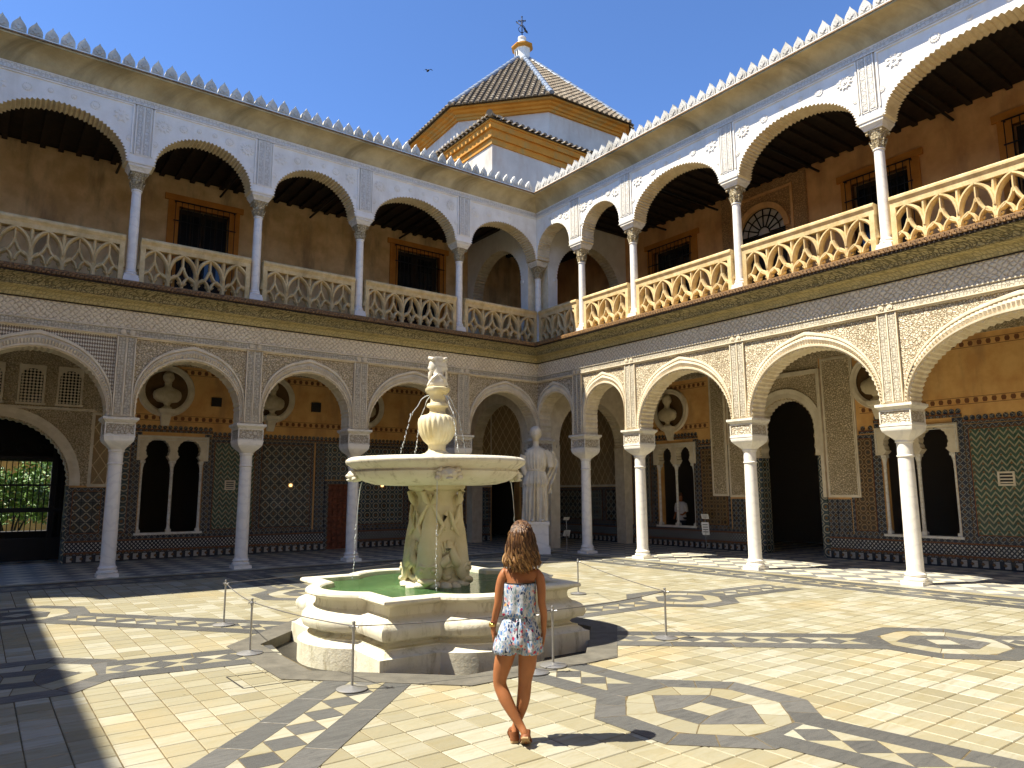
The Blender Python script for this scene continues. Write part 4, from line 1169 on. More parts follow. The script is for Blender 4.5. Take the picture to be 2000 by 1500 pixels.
# ---- carved plaster round doors
def carved_panel(fr, par, u0, u1, z0, z1, mt, name='carved_panel'):
    b = MB(fr).box(u0, u1, BW - 0.05, BW + 0.05, z0, z1, 1)
    b.box(u0 + 0.07, u1 - 0.07, BW, BW + 0.058, z0 + 0.07, z1 - 0.07, 0)
    for (a, c, d, e) in ((u0 + 0.045, u0 + 0.07, z0 + 0.045, z1 - 0.045), (u1 - 0.07, u1 - 0.045, z0 + 0.045, z1 - 0.045)): b.box(a, c, BW, BW + 0.068, d, e, 1)
    for (d, e) in ((z0 + 0.045, z0 + 0.07), (z1 - 0.07, z1 - 0.045)): b.box(u0 + 0.045, u1 - 0.045, BW, BW + 0.067, d, e, 1)
    return b.build(name, [mt, M['plaster']], par)
carved_panel(FR, br, -4.30, -3.70, 3.18 - 1.55, 5.40, M['arab2']); carved_panel(FR, br, -8.40, -7.50, 1.6, 5.40, M['arab2'])
carved_panel(FR, br, -5.28, -4.34, 1.6, 5.40, M['arab2'])
def door_head(fr, par, u0, u1, ua, ub, zs, ap, ztop, mt, lobes):
    uc = (ua + ub) / 2; a = (ub - ua) / 2
    pts = [(u0, ztop), (u0, zs)] + arch_pts(uc, a, zs, ap, n=lobes * 4, amp=0.045, lobes=lobes) + [(u1, zs), (u1, ztop)]
    MB(fr).prism(pts, BW - 0.345, BW + 0.045, 0, 1).build('door_arch', [mt, M['plaster']], par)
    mb = MB(fr)
    inn = arch_pts(uc, a + 0.02, zs, ap + 0.02, n=40); out = arch_pts(uc, a + 0.26, zs, ap + 0.28, n=40)
    k = min(len(inn), len(out)); inn = inn[:k]; out = out[:k]
    mb.rings([[(i[0], BW + 0.03, i[1]), (i[0], BW + 0.085, i[1]), ((i[0] + o[0]) / 2, BW + 0.075, (i[1] + o[1]) / 2), (o[0], BW + 0.09, o[1]), (o[0], BW + 0.03, o[1])] for i, o in zip(inn, out)], 0, False)
    mb.build('archivolt', M['plaster'], par)
door_head(FR, br, -7.44, -5.26, -7.22, -5.48, 2.75, 4.40, 5.42, M['arab2'], 26)
MB(FR).box(-7.47, -5.24, BW, BW + 0.11, 5.02, 5.14).build('cornice_strip', M['plaster'], br)
for q in (-7.47, -5.33): MB(FR).box(q, q + 0.09, BW, BW + 0.1, 1.6, 5.018).build('door_jamb', M['plaster'], br)
MB(FR).box(-7.46, -7.26, BW - 0.34, BW + 0.05, 0.004, 2.74).build('door_jamb', [M['az_ring']], br)
MB(FR).box(-5.475, -5.24, BW - 0.36, BW + 0.05, 0.004, 2.74).build('door_jamb', [M['az_ring']], br)
# arabesque band below the ceiling
MB(FL).box(-12.6, 3.9, BW - 0.02, BW + 0.05, 5.42, 5.93).build('ceiling_frieze', M['arab2'], bl)
MB(FR).box(-24, 3.9, BW - 0.02, BW + 0.05, 5.42, 5.93).build('ceiling_frieze', M['arab2'], br)
# carved wall with two lattice windows over the garden gate
lat = [(-13.62, 0.24), (-12.77, 0.24), (-14.5, 0.24)]
ops = [(c - a, c + a, 4.12, 5.02) for c, a in lat]
pl = wall_open(MB(FL), -18.0, -12.0 + 0.3, 3.95, 5.93, BW, BW + 0.07, ops).build('carved_panel', M['arab2'], bl)
for c, a in lat:
    hp = [(c - a - 0.05, 5.10), (c - a - 0.05, 4.80), (c - a, 4.80)] + [(c + a * cos(pi - pi * k / 14), 4.80 + 0.21 * sin(pi * k / 14)) for k in range(1, 14)] + [(c + a, 4.80), (c + a + 0.05, 4.80), (c + a + 0.05, 5.10)]
    f = MB(FL).prism(hp, BW + 0.02, BW + 0.09).build('window', M['plaster'], bl)
    b = MB(FL)
    for q in (c - a - 0.05, c + a + 0.002): b.box(q, q + 0.048, BW + 0.02, BW + 0.09, 4.12, 4.798)
    b.box(c - a - 0.08, c + a + 0.08, BW + 0.02, BW + 0.12, 4.06, 4.118); b.build('frame', M['plaster'], f)
    b = MB(FL)
    for i in range(6):
        for j in range(11):
            uu = c - a + 0.04 + i * 0.08; zz = 4.16 + j * 0.08
            if (abs(uu - c) / a) ** 2 + max(0, (zz - 4.8) / 0.22) ** 2 > 1.05: continue
            b.prism([(uu + 0.034 * cos(k * pi / 3), zz + 0.034 * sin(k * pi / 3)) for k in range(6)] , BW + 0.03, BW + 0.045)
            b.box(uu - 0.004, uu + 0.004, BW + 0.028, BW + 0.04, zz - 0.04, zz + 0.04); b.box(uu - 0.04, uu + 0.04, BW + 0.029, BW + 0.038, zz - 0.004, zz + 0.004)
    tag(b.build('lattice', M['plaster'], f), kind='stuff')
    MB(FL).box(c - a - 0.02, c + a + 0.02, BW - 0.0, BW + 0.006, 4.12, 5.02).build('pane', M['glass'], f)
door_head(FL, bl, -16.3, -12.2, -16.0, -12.63, 2.0, 3.72, 3.95, M['arab2'], 34)
carved_panel(FL, bl, -12.2, -11.70, 1.97, 3.95, M['sebka']); carved_panel(FL, bl, -12.36, -11.66, 3.96, 5.40, M['sebka'])
MB(FL).box(-16.3, -12.15, BW + 0.02, BW + 0.12, 3.952, 4.02).build('cornice_strip', M['plaster'], bl)
carved_panel(FL, bl, -0.2, 0.88, 1.97, 5.40, M['sebka']); carved_panel(FL, bl, 2.22, 3.9, 1.97, 5.40, M['sebka'])
MB(FL).box(0.885, 2.215, BW - 0.02, BW + 0.05, 2.9, 5.40).build('carved_panel', M['sebka'], bl)
carved_panel(FR, br, 0.25, 3.9, 1.97, 5.40, M['sebka'])
MB(FL).box(-12.66, -12.595, BW - 0.36, BW + 0.05, 0.004, 1.99).build('door_jamb', [M['az_ring']], bl)
# painted stencil borders on the ochre walls
def stencil(fr, par, u0, u1, z):
    b = MB(fr); b.box(u0, u1, BW, BW + 0.0035, z, z + 0.012); b.box(u0, u1, BW, BW + 0.0035, z + 0.16, z + 0.172)
    u = u0 + 0.1
    while u < u1 - 0.1:
        b.prism([(u, z + 0.03), (u + 0.07, z + 0.03), (u + 0.09, z + 0.09), (u + 0.07, z + 0.145), (u, z + 0.145), (u - 0.02, z + 0.09)], BW, BW + 0.004); u += 0.19
    tag(b.build('painted_border', M['stencil'], par), kind='stuff')
for a, c in ((-11.6, -0.3),): stencil(FL, bl, a, c, 3.82); stencil(FL, bl, a, c, 5.18)
for a, c in ((-19, -8.5), (-3.6, -0.3)): stencil(FR, br, a, c, 3.78); stencil(FR, br, a, c, 5.12)

# ---- busts in round niches
def head(mb, c, s, yaw=0.0, m=0, hair=1.06):
    """a sculpted head facing +y before yaw; s = height"""
    nu, nv = 28, 22
    rs = []
    for j in range(nv + 1):
        t = -pi / 2 + pi * (j + 0.05) / (nv + 0.1)
        zz = sin(t)
        ring = []
        for k in range(nu):
            a = 2 * pi * k / nu
            x = cos(t) * sin(a); y = cos(t) * cos(a)
            rx = 0.37 * (1 - 0.25 * max(0, -zz)); ry = 0.45
            fx = max(0, y)
            X = rx * x; Y = ry * y - 0.03; Z = 0.5 * zz
            front = max(0, cos(a))
            if front > 0.35:
                g = math.exp(-(x / 0.13) ** 2)
                Y += 0.10 * g * math.exp(-((zz + 0.12) / 0.16) ** 2) * front ** 3        # nose
                Y -= 0.045 * math.exp(-((abs(x) - 0.33) / 0.13) ** 2) * math.exp(-((zz - 0.08) / 0.12) ** 2)   # eyes
                Y += 0.03 * math.exp(-((zz - 0.27) / 0.1) ** 2)
                Y += 0.035 * g * math.exp(-((zz + 0.5) / 0.08) ** 2) - 0.02 * math.exp(-(x / 0.25) ** 2) * math.exp(-((zz + 0.4) / 0.04) ** 2)
                Y += 0.05 * g * math.exp(-((zz + 0.8) / 0.13) ** 2)
            if zz > 0.3 or (front < 0.25 and zz > -0.45):
                q = hair * (1 + 0.02 * sin(9 * a + 5 * zz) * cos(11 * zz))
                X *= q; Y *= q; Z *= (q if zz > 0 else 1)
            ring.append((c[0] + s * (X * cos(yaw) - Y * sin(yaw)), c[1] + s * (X * sin(yaw) + Y * cos(yaw)), c[2] + s * Z))
        rs.append(ring)
    mb.rings(rs, m, True)
M['bust'] = stone('aged_bust_marble', (0.60, 0.50, 0.32), (0.45, 0.36, 0.21), 6, 0.6, 0.3, 0.006)
M['niche'] = stone('niche_shade', (0.16, 0.09, 0.035), (0.10, 0.055, 0.02), 3, 0.9)
def bust(fr, rot, u, z, lab, lab2, s=1.0, full=True):
    n = thing('wall_niche', lab2, 'niche', fr(u, BW, z))
    r = 0.58 * s
    b = MB(fr); N = 40
    prof = [(r, 0.0), (r - 0.02, 0.05), (r + 0.04, 0.085), (r + 0.09, 0.07), (r + 0.14, 0.09), (r + 0.17, 0.05), (r + 0.17, 0.0)]
    b.rings([[(u + q * cos(2 * pi * k / N), BW + w, z + q * sin(2 * pi * k / N)) for q, w in prof] for k in range(N)] + [[(u + q, BW + w, z) for q, w in prof]], 0, True, False)
    b.build('frame', M['plaster'], n, ang=40)
    b = MB(fr)
    b.rings([[(u + q * cos(2 * pi * k / N), BW + w, z + q * sin(2 * pi * k / N)) for k in range(N)] for q, w in ((r + 0.005, 0.006), (r * 0.97, 0.004 + 0.0), (r * 0.2, 0.003), (0.01, 0.003))], 0, True, True)
    b.build('shade_disc', M['niche'], n)  # flat disc, its dark colour stands in for a hollow's shade
    b = MB(fr)      # corbel below
    b.rings([[(u - h, BW - 0.02, zz), (u + h, BW - 0.02, zz), (u + h, BW + d, zz), (u - h, BW + d, zz)] for h, d, zz in ((0.10, 0.10, z - r - 0.42), (0.13, 0.22, z - r - 0.12), (0.19, 0.30, z - r - 0.06), (0.20, 0.31, z - r + 0.0), (0.20, 0.31, z - r + 0.04))], 0, False)
    b.build('corbel', M['plaster'], n)
    t = thing('bust', lab, 'bust', fr(u, BW + 0.18, z - r + 0.04))
    zb = z - r + 0.045
    b = MB(fr)
    b.rings([[(u + q * cos(2 * pi * k / 20), BW + 0.18 + q * 0.8 * sin(2 * pi * k / 20), zb + zz) for k in range(20)] for q, zz in ((0.13, 0), (0.14, 0.04), (0.09, 0.06), (0.07, 0.11), (0.10, 0.15), (0.11, 0.17))], 0, True)
    b.build('socle', M['bust'], t, ang=40)
    b = MB(fr)
    rs = []
    for q, d, zz in ((0.12, 0.09, 0.17), (0.26, 0.13, 0.20), (0.35, 0.155, 0.29), (0.375, 0.165, 0.40), (0.35, 0.15, 0.49), (0.26, 0.125, 0.555), (0.15, 0.10, 0.60), (0.095, 0.09, 0.64), (0.09, 0.085, 0.70), (0.10, 0.09, 0.74)):
        rs.append([(u + s * q * cos(2 * pi * k / 36) * (1 + 0.03 * sin(9 * 2 * pi * k / 36 + zz * 8) * (zz < 0.58)), BW + 0.18 + s * d * sin(2 * pi * k / 36) * (1 + 0.12 * sin(7 * 2 * pi * k / 36 + zz * 14) * (zz < 0.6)), zb + s * zz) for k in range(36)])
    b.rings(rs, 0, True)
    b.build('torso', M['bust'], t, ang=60)
    b = MB()
    P = fr(u, BW + 0.20, zb + s * 0.875)
    head(b, P, 0.37 * s, rot, 0, 1.1)
    b.build('head', M['bust'], t)
bust(FL, pi, -10.42, 4.68, 'pale marble bust with broad shoulders in the niche above a twin-arched window, left gallery', 'round niche with moulded frame above the twin-arched window, left gallery')
bust(FL, pi, -7.45, 4.66, 'marble bust half hidden behind the second left arch', 'round niche seen under the second left arch, partly hidden', 1.0)
bust(FL, pi, -4.35, 4.62, 'marble bust mostly hidden behind a pillar, left of the fountain top', 'round niche mostly hidden behind a pillar, left of the fountain top', 1.0)
bust(FR, pi / 2, -2.08, 4.46, 'toga bust in ochre marble above the twin-arched window, right gallery', 'round niche above the twin-arched window, right gallery', 1.0)
bust(FR, pi / 2, -9.05, 4.6, 'bust hidden behind the nearest right pillar', 'round niche hidden by the nearest right pillar', 1.0)

# ---- small wall things
def vent(fr, u, z, w, h, dark, lab):
    t = thing('wall_vent', lab, 'vent', fr(u, BW + 0.03, z))
    b = MB(fr)
    for q in ((u - w, u + w, z - h, z - h + 0.04), (u - w, u + w, z + h - 0.04, z + h), (u - w, u - w + 0.04, z - h + 0.04, z + h - 0.04), (u + w - 0.04, u + w, z - h + 0.04, z + h - 0.04)): b.box(q[0], q[1], BW + 0.0, BW + 0.06, q[2], q[3])
    b.build('frame', M['dark'] if dark else M['plaster'], t)
    for k in range(3):
        zz = z - h + 0.06 + k * (2 * h - 0.10) / 3
        MB(fr).box(u - w + 0.04, u + w - 0.04, BW + 0.035, BW + 0.05, zz, zz + 0.03).build('slat', M['dark'] if dark else M['plaster'], t)
    MB(fr).box(u - w + 0.03, u + w - 0.03, BW + 0.028, BW + 0.033, z - h + 0.03, z + h - 0.03).build('back_plate', M['dark'], t)
vent(FL, -8.55, 2.02, 0.15, 0.14, False, 'small pale wall vent in the dark tiles, left gallery')
vent(FL, -6.0, 4.5, 0.15, 0.15, True, 'dark louvred vent high on the ochre wall, left gallery')
vent(FL, -9.05, 4.45, 0.14, 0.13, True, 'dark square vent beside the first round niche')
vent(FR, -11.73, 2.03, 0.17, 0.16, False, 'pale wall vent in the green tiles at far right')
M['lamp'] = G('lamp_glow').set(Base_Color=(1, 0.8, 0.5), Emission_Color=(1.0, 0.62, 0.25, 1), Emission_Strength=0.5).m
def wlamp(fr, u, z, lab):
    t = thing('wall_lamp', lab, 'lamp', fr(u, BW + 0.04, z))
    MB(fr).box(u - 0.07, u + 0.07, BW + 0.02, BW + 0.05, z - 0.06, z + 0.06).build('plate', M['balus'], t)
    b = MB(fr); b.rings([[(u + q * cos(2 * pi * k / 12), BW + 0.05 + w, z + q * sin(2 * pi * k / 12)) for k in range(12)] for q, w in ((0.045, 0), (0.05, 0.03), (0.03, 0.06), (0.005, 0.07))], 0, True)
    b.build('bulb', M['lamp'], t)
wlamp(FL, -6.74, 2.02, 'small glowing lamp on the dark tiles left of the red door')
wlamp(FL, -3.62, 2.02, 'small glowing lamp on the tiles, just under the fountain bowl rim')
wlamp(FR, -0.75, 2.0, 'small lamp on the dark tiles between the first two right columns')

# red coffered door with carved frame
d = thing('door', 'red-brown coffered wooden door in the left gallery wall', 'door', FL(-5.14, BW, 0))
MB(FL).box(-5.50, -4.78, BW - 0.14, BW - 0.09, 0.01, 2.06).build('leaf', M['wood_red'], d)
pm = MB(FL)
for i in range(4):
    for j in range(10):
        a = -5.47 + i * 0.172; z = 0.05 + j * 0.2
        b = MB(FL); b.rings([[(a + e, BW - 0.095 + w, z + e), (a + 0.155 - e, BW - 0.095 + w, z + e), (a + 0.155 - e, BW - 0.095 + w, z + 0.18 - e), (a + e, BW - 0.095 + w, z + 0.18 - e)] for e, w in ((0, 0), (0.01, 0.035), (0.04, 0.015))], 0, False)
        b.build('panel', M['wood_red'], d)
b = MB(FL)
for q in ((-5.62, -5.502, 0.01, 2.06), (-4.778, -4.66, 0.01, 2.06), (-5.62, -4.66, 2.062, 2.17)): b.box(q[0], q[1], BW - 0.1, BW + 0.06, q[2], q[3])
b.build('frame', M['az_frame'], d)
MB(FL).box(-5.62, -4.66, BW - 0.02, BW + 0.03, 2.2, 3.36).build('tile_panel', [M['az_ring']], bl)

# ---- upper windows
def upper_window(fr, par, o, grille=True, lab=None):
    u0, u1, z0, z1 = o
    f = MB(fr)
    f.box(u0 - 0.30, u0, BW - 0.1, BW + 0.05, 6.47, z1 + 0.16); f.box(u1, u1 + 0.30, BW - 0.1, BW + 0.05, 6.47, z1 + 0.16)
    f.box(u0 - 0.40, u1 + 0.40, BW - 0.1, BW + 0.07, z1 + 0.161, z1 + 0.34); f.box(u0, u1, BW - 0.1, BW + 0.05, z1 + 0.0, z1 + 0.16)
    w = f.build('window', M['surround'], par)
    m = (u0 + u1) / 2
    for (a, b) in ((u0 + 0.02, m - 0.01), (m + 0.01, u1 - 0.02)):
        s = MB(fr); s.box(a, b, BW - 0.22, BW - 0.17, z0, z1, 0)
        for q in range(2): s.box(a + 0.08 + q * 0.3, a + 0.33 + q * 0.3, BW - 0.17, BW - 0.15, z0 + 0.9, z1 - 0.15, 1)
        s.build('shutter', [M['wood'], M['glass']], w)
    if grille:
        n = int((u1 - u0 + 0.24) / 0.16)
        for k in range(n + 1):
            u = u0 - 0.12 + k * (u1 - u0 + 0.24) / n
            MB(fr).box(u - 0.009, u + 0.009, BW + 0.15, BW + 0.168, z0, z1 + 0.12).build('grille_bar', M['iron'], w)
        for z in (z0 + 0.8, z1 - 0.5, z1 + 0.09):
            MB(fr).box(u0 - 0.16, u1 + 0.16, BW + 0.142, BW + 0.176, z, z + 0.025).build('grille_rail', M['iron'], w)
        for (u, z) in ((u0 - 0.12, z1 + 0.1), (u1 + 0.12, z1 + 0.1)):
            MB(fr).box(u - 0.012, u + 0.012, BW + 0.04, BW + 0.15, z - 0.012, z + 0.012).build('grille_stay', M['iron'], w)
for o in oLu: upper_window(FL, bul, o)
for o in oRu[:3]: upper_window(FR, bur, o)
# plain door in the corner room
MB(FR).box(1.6, 2.6, BW - 0.2, BW - 0.1, 6.47, 8.6).build('door_leaf', M['wood'], bur)
# fanlight bay with carved surround, right upper gallery
fu = -6.02
fl = thing('fanlight_window', 'carved plaster doorway with semicircular spoked fanlight, right upper gallery', 'window', FR(fu, BW, 9.0))
b = MB(FR)
b.prism([(fu - 1.45, 11.0), (fu - 1.45, 6.48), (fu - 0.77, 6.48), (fu - 0.77, 9.5)] + [(fu + 0.77 * cos(pi - pi * k / 24), 9.5 + 0.77 * sin(pi * k / 24)) for k in range(1, 24)] + [(fu + 0.77, 9.5), (fu + 0.77, 6.48), (fu + 1.45, 6.48), (fu + 1.45, 11.0)], BW - 0.05, BW + 0.11, 0)
b.box(fu - 1.06, fu + 1.06, BW, BW + 0.15, 10.66, 10.74, 1)
for q in (-1.06, 0.98): b.box(fu + q, fu + q + 0.08, BW, BW + 0.145, 6.48, 10.658, 1)
b.build('surround', [M['arab_o'], M['orange_up']], fl)
b = MB(FR)
inn = [(fu + 0.76 * cos(pi - pi * k / 30), 9.5 + 0.76 * sin(pi * k / 30)) for k in range(31)]; out = [(fu + 0.93 * cos(pi - pi * k / 30), 9.5 + 0.93 * sin(pi * k / 30)) for k in range(31)]
b.rings([[(i[0], BW + 0.1, i[1]), (i[0], BW + 0.18, i[1]), (o[0], BW + 0.19, o[1]), (o[0], BW + 0.1, o[1])] for i, o in zip(inn, out)], 0, False)
b.build('archivolt', M['orange_up'], fl)
M['pale_glass'] = plain('frosted_pane', (0.60, 0.55, 0.50), 0.3)
MB(FR).prism([(fu + 0.78 * cos(pi * k / 24), 9.49 + 0.78 * sin(pi * k / 24)) for k in range(25)], BW + 0.012, BW + 0.02).build('pane', M['pale_glass'], fl)
MB(FR).box(fu - 0.77, fu + 0.77, BW + 0.012, BW + 0.03, 6.48, 9.48).build('door_leaf', M['wood'], fl)
for k in range(9):
    a = pi * k / 8
    b = MB(FR); b.tube([(fu + 0.2 * cos(a), BW + 0.05, 9.5 + 0.2 * sin(a)), (fu + 0.77 * cos(a), BW + 0.05, 9.5 + 0.77 * sin(a))], 0.022, 5); b.build('spoke', M['iron'], fl)
for r in (0.2, 0.55, 0.76):
    b = MB(FR); b.tube([(fu + r * cos(pi * k / 20), BW + 0.05, 9.5 + r * sin(pi * k / 20)) for k in range(21)], 0.02, 5); b.build('hoop', M['iron'], fl)
# carved pilaster strips beside the fanlight (tall panel)
pass
# iron tie rods between columns and back wall of the upper gallery
TRL = ['behind the first column left of the corner', 'behind the second column left of the corner', 'behind the third column left of the corner', 'behind the leftmost column']
for fr, cols, side, n in ((FL, LC, 'left', 5), (FR, RC, 'right', 5)):
    for k in range(1, n):
        b = MB(fr); u = cols[k]
        b.tube([(u, -0.22, 10.80), (u, BW + 0.01, 10.80)], 0.035, 6)
        tag(b.build('tie_rod', M['iron']), 'black iron tie rod, %s upper gallery, %s' % (side, TRL[k - 1].replace('left of', side + ' of').replace('leftmost', 'leftmost' if side == 'left' else 'nearest')), 'tie rod', 'tie rods of the upper gallery')
# ================================================================== FOUNTAIN
FX, FY = -9.767, -9.969
def fmarble():
    g = G('weathered_marble')
    n = g.noise(2.2, 8, 0.65)
    c = g.ramp(n, [(0.3, (0.74, 0.70, 0.58)), (0.7, (0.66, 0.60, 0.45))])
    x, y, z = g.xyz(g.pos())
    v = g.comb(g.math('MULTIPLY', x, 3.0), g.math('MULTIPLY', y, 3.0), g.math('MULTIPLY', z, 0.8))
    c = g.mix(g.math('MULTIPLY', g.step(g.noise(2.6, 8, 0.7, vec=v), 0.5, 0.72), 0.7), c, (0.26, 0.205, 0.105))
    gr = g.math('MULTIPLY', g.step(g.noise(1.4, 5, 0.6), 0.35, 0.65), g.step(z, 2.35, 0.6))
    c = g.mix(g.math('MULTIPLY', gr, 0.16), c, (0.46, 0.50, 0.24))
    c = g.mix(g.math('MULTIPLY', g.step(g.vor(9, None, 'F1'), 0.1, 0.02), 0.3), c, (0.25, 0.2, 0.12))
    g.set(Base_Color=c, Roughness=0.6, Specular_IOR_Level=0.3, Normal=g.bump(g.math('ADD', g.noise(30, 7, 0.7), g.math('MULTIPLY', g.noise(6, 4), 1.2)), 0.5, 0.012))
    return g.m
M['fm'] = fmarble()
M['fm_green'] = G('algae_marble')
g = M['fm_green']
c = g.ramp(g.noise(2.6, 8, 0.65), [(0.3, (0.74, 0.67, 0.47)), (0.5, (0.66, 0.58, 0.37)), (0.65, (0.50, 0.44, 0.25)), (0.8, (0.36, 0.30, 0.16))])
g.set(Base_Color=c, Roughness=0.65, Normal=g.bump(g.noise(22, 7, 0.7), 0.4, 0.012)); M['fm_green'] = g.m
M['stem'] = stone('ivory_stem', (0.74, 0.68, 0.50), (0.66, 0.55, 0.30), 4, 0.55, 0.3, 0.006, (0.45, 0.34, 0.13), 0.5)
_zm = [(0.0, 0.06), (1.87, 1.868), (2.16, 2.10), (2.298, 2.215), (2.31, 2.27), (2.455, 2.395), (2.785, 2.785), (2.985, 2.90), (3.05, 2.985), (3.265, 3.15), (3.635, 3.555), (4, 3.9)]
def FS(z):
    for (a, b), (c, d) in zip(_zm, _zm[1:]):
        if z <= c: return b + (d - b) * (z - a) / (c - a)
    return z
fo = thing('fountain', 'large marble fountain with lobed basin, round bowl and bearded double head on top', 'fountain', (FX, FY, -0.085))
# plan of the basin: square corners with a round lobe on each side
H, CRS, SAG = 1.243, 0.62, 0.33
R_ = (CRS * CRS + SAG * SAG) / (2 * SAG)
base = []
for s in range(4):
    an = s * pi / 2 - 0.034
    pts = [(H, -H)]
    pts += [(H, -H + (H - CRS) * 0.5), (H, -CRS)]
    ph = math.asin(CRS / R_)
    for k in range(1, 15):
        a = -ph + 2 * ph * k / 15
        pts.append((H + SAG - R_ + R_ * cos(a), R_ * sin(a)))
    pts += [(H, CRS), (H, H - (H - CRS) * 0.5)]
    base += [(x * cos(an) - y * sin(an), x * sin(an) + y * cos(an)) for x, y in pts]
def offset(poly, d):
    n = len(poly); out = []
    for k in range(n):
        p, a, b = Vector(poly[k]), Vector(poly[k - 1]), Vector(poly[(k + 1) % n])
        e1 = (p - a).normalized(); e2 = (b - p).normalized()
        n1 = Vector((e1.y, -e1.x)); n2 = Vector((e2.y, -e2.x))
        m = (n1 + n2); m.normalize()
        q = max(0.55, m.dot(n1))
        out.append(p + m * d / q)
    return out
def sweep_plan(prof, name, mat, ang=27, cap=False):
    mb = MB()
    rs = [[(FX + p.x, FY + p.y, (z + 0.05) * 0.972) for p in offset(base, d)] for d, z in prof]
    mb.rings(rs, 0, True, cap)
    return mb.build(name, mat, fo, ang=ang)
sweep_plan([(0.13, -0.20), (0.13, 0.075), (0.11, 0.08), (0.10, 0.083), (0.085, 0.09), (0.06, 0.115), (0.03, 0.135), (0.03, 0.15), (0.015, 0.153)], 'plinth', M['fm'])
sweep_plan([(0.015, 0.153), (-0.02, 0.16), (-0.04, 0.185), (-0.02, 0.21), (0.02, 0.222), (0.02, 0.24)], 'scotia', M['fm'])
sweep_plan([(0.02, 0.241), (0.08, 0.246), (0.095, 0.285), (0.10, 0.325), (0.09, 0.365), (0.06, 0.40), (0.02, 0.425), (-0.02, 0.44), (-0.05, 0.47), (-0.06, 0.52), (-0.05, 0.56), (-0.01, 0.58), (0.015, 0.592)], 'basin_wall', M['fm'])
sweep_plan([(0.015, 0.592), (0.05, 0.598), (0.065, 0.615), (0.06, 0.64), (0.04, 0.655), (-0.05, 0.662), (-0.10, 0.658), (-0.12, 0.64), (-0.125, 0.60), (-0.13, 0.30)], 'rim', M['fm'])
mb = MB(); mb.rings([[(FX + p.x, FY + p.y, 0.30) for p in offset(base, -0.131)], [(FX + p.x * 0.02, FY + p.y * 0.02, 0.298) for p in offset(base, -0.131)]], 0, True, True)
mb.build('basin_floor', M['fm_green'], fo)
def water_mat():
    g = G('green_water')
    w = g.math('ADD', g.noise(7, 4, 0.6, dist=0.8), g.math('MULTIPLY', g.wave(16.0, g.vadd(g.pos(), (9.767, 9.969, 0)), 3.0, 'RINGS'), 0.35))
    n = g.noise(1.6, 5)
    c = g.ramp(n, [(0.3, (0.055, 0.135, 0.045)), (0.7, (0.11, 0.21, 0.075))])
    g.set(Base_Color=c, Roughness=0.06, IOR=1.33, Specular_IOR_Level=0.5, Normal=g.bump(w, 0.9, 0.05))
    return g.m
M['water'] = water_mat()
mb = MB(); P = [mb.P((FX + p.x, FY + p.y, 0.625)) for p in offset(base, -0.126)]; mb.F(P)
tag(mb.build('water', M['water'], fix=False), 'rippling green water filling the fountain basin', kind='structure')
# pedestal: round core, plinth rock, four dolphins with entwined tails
mb = MB()
def pring(h, z, e=3.2, tw=0.0, n=40):
    r = []
    for k in range(n):
        a = 2 * pi * k / n + pi / 4 * 0
        q = (abs(cos(a)) ** e + abs(sin(a)) ** e) ** (-1 / e)
        r.append((FX + h * q * cos(a + tw), FY + h * q * sin(a + tw), z))
    return r
mb.rings([pring(h, z, 3.0) for h, z in ((0.36, 0.3), (0.36, 0.62), (0.345, 0.66), (0.33, 0.70), (0.335, 0.80), (0.335, 1.0), (0.325, 1.25), (0.295, 1.45), (0.25, 1.6), (0.245, 1.72), (0.285, 1.80))], 0, True)
mb.build('pedestal_core', M['fm_green'], fo, ang=50)
mb = MB(); mb.rings([pring(h, z, 5) for h, z in ((0.29, 1.798), (0.33, 1.82), (0.345, 1.84), (0.345, 1.87), (0.31, 1.885))], 0, True)
mb.build('pedestal_cap', M['fm_green'], fo, ang=40)
M['fm_dol'] = M['fm_green']
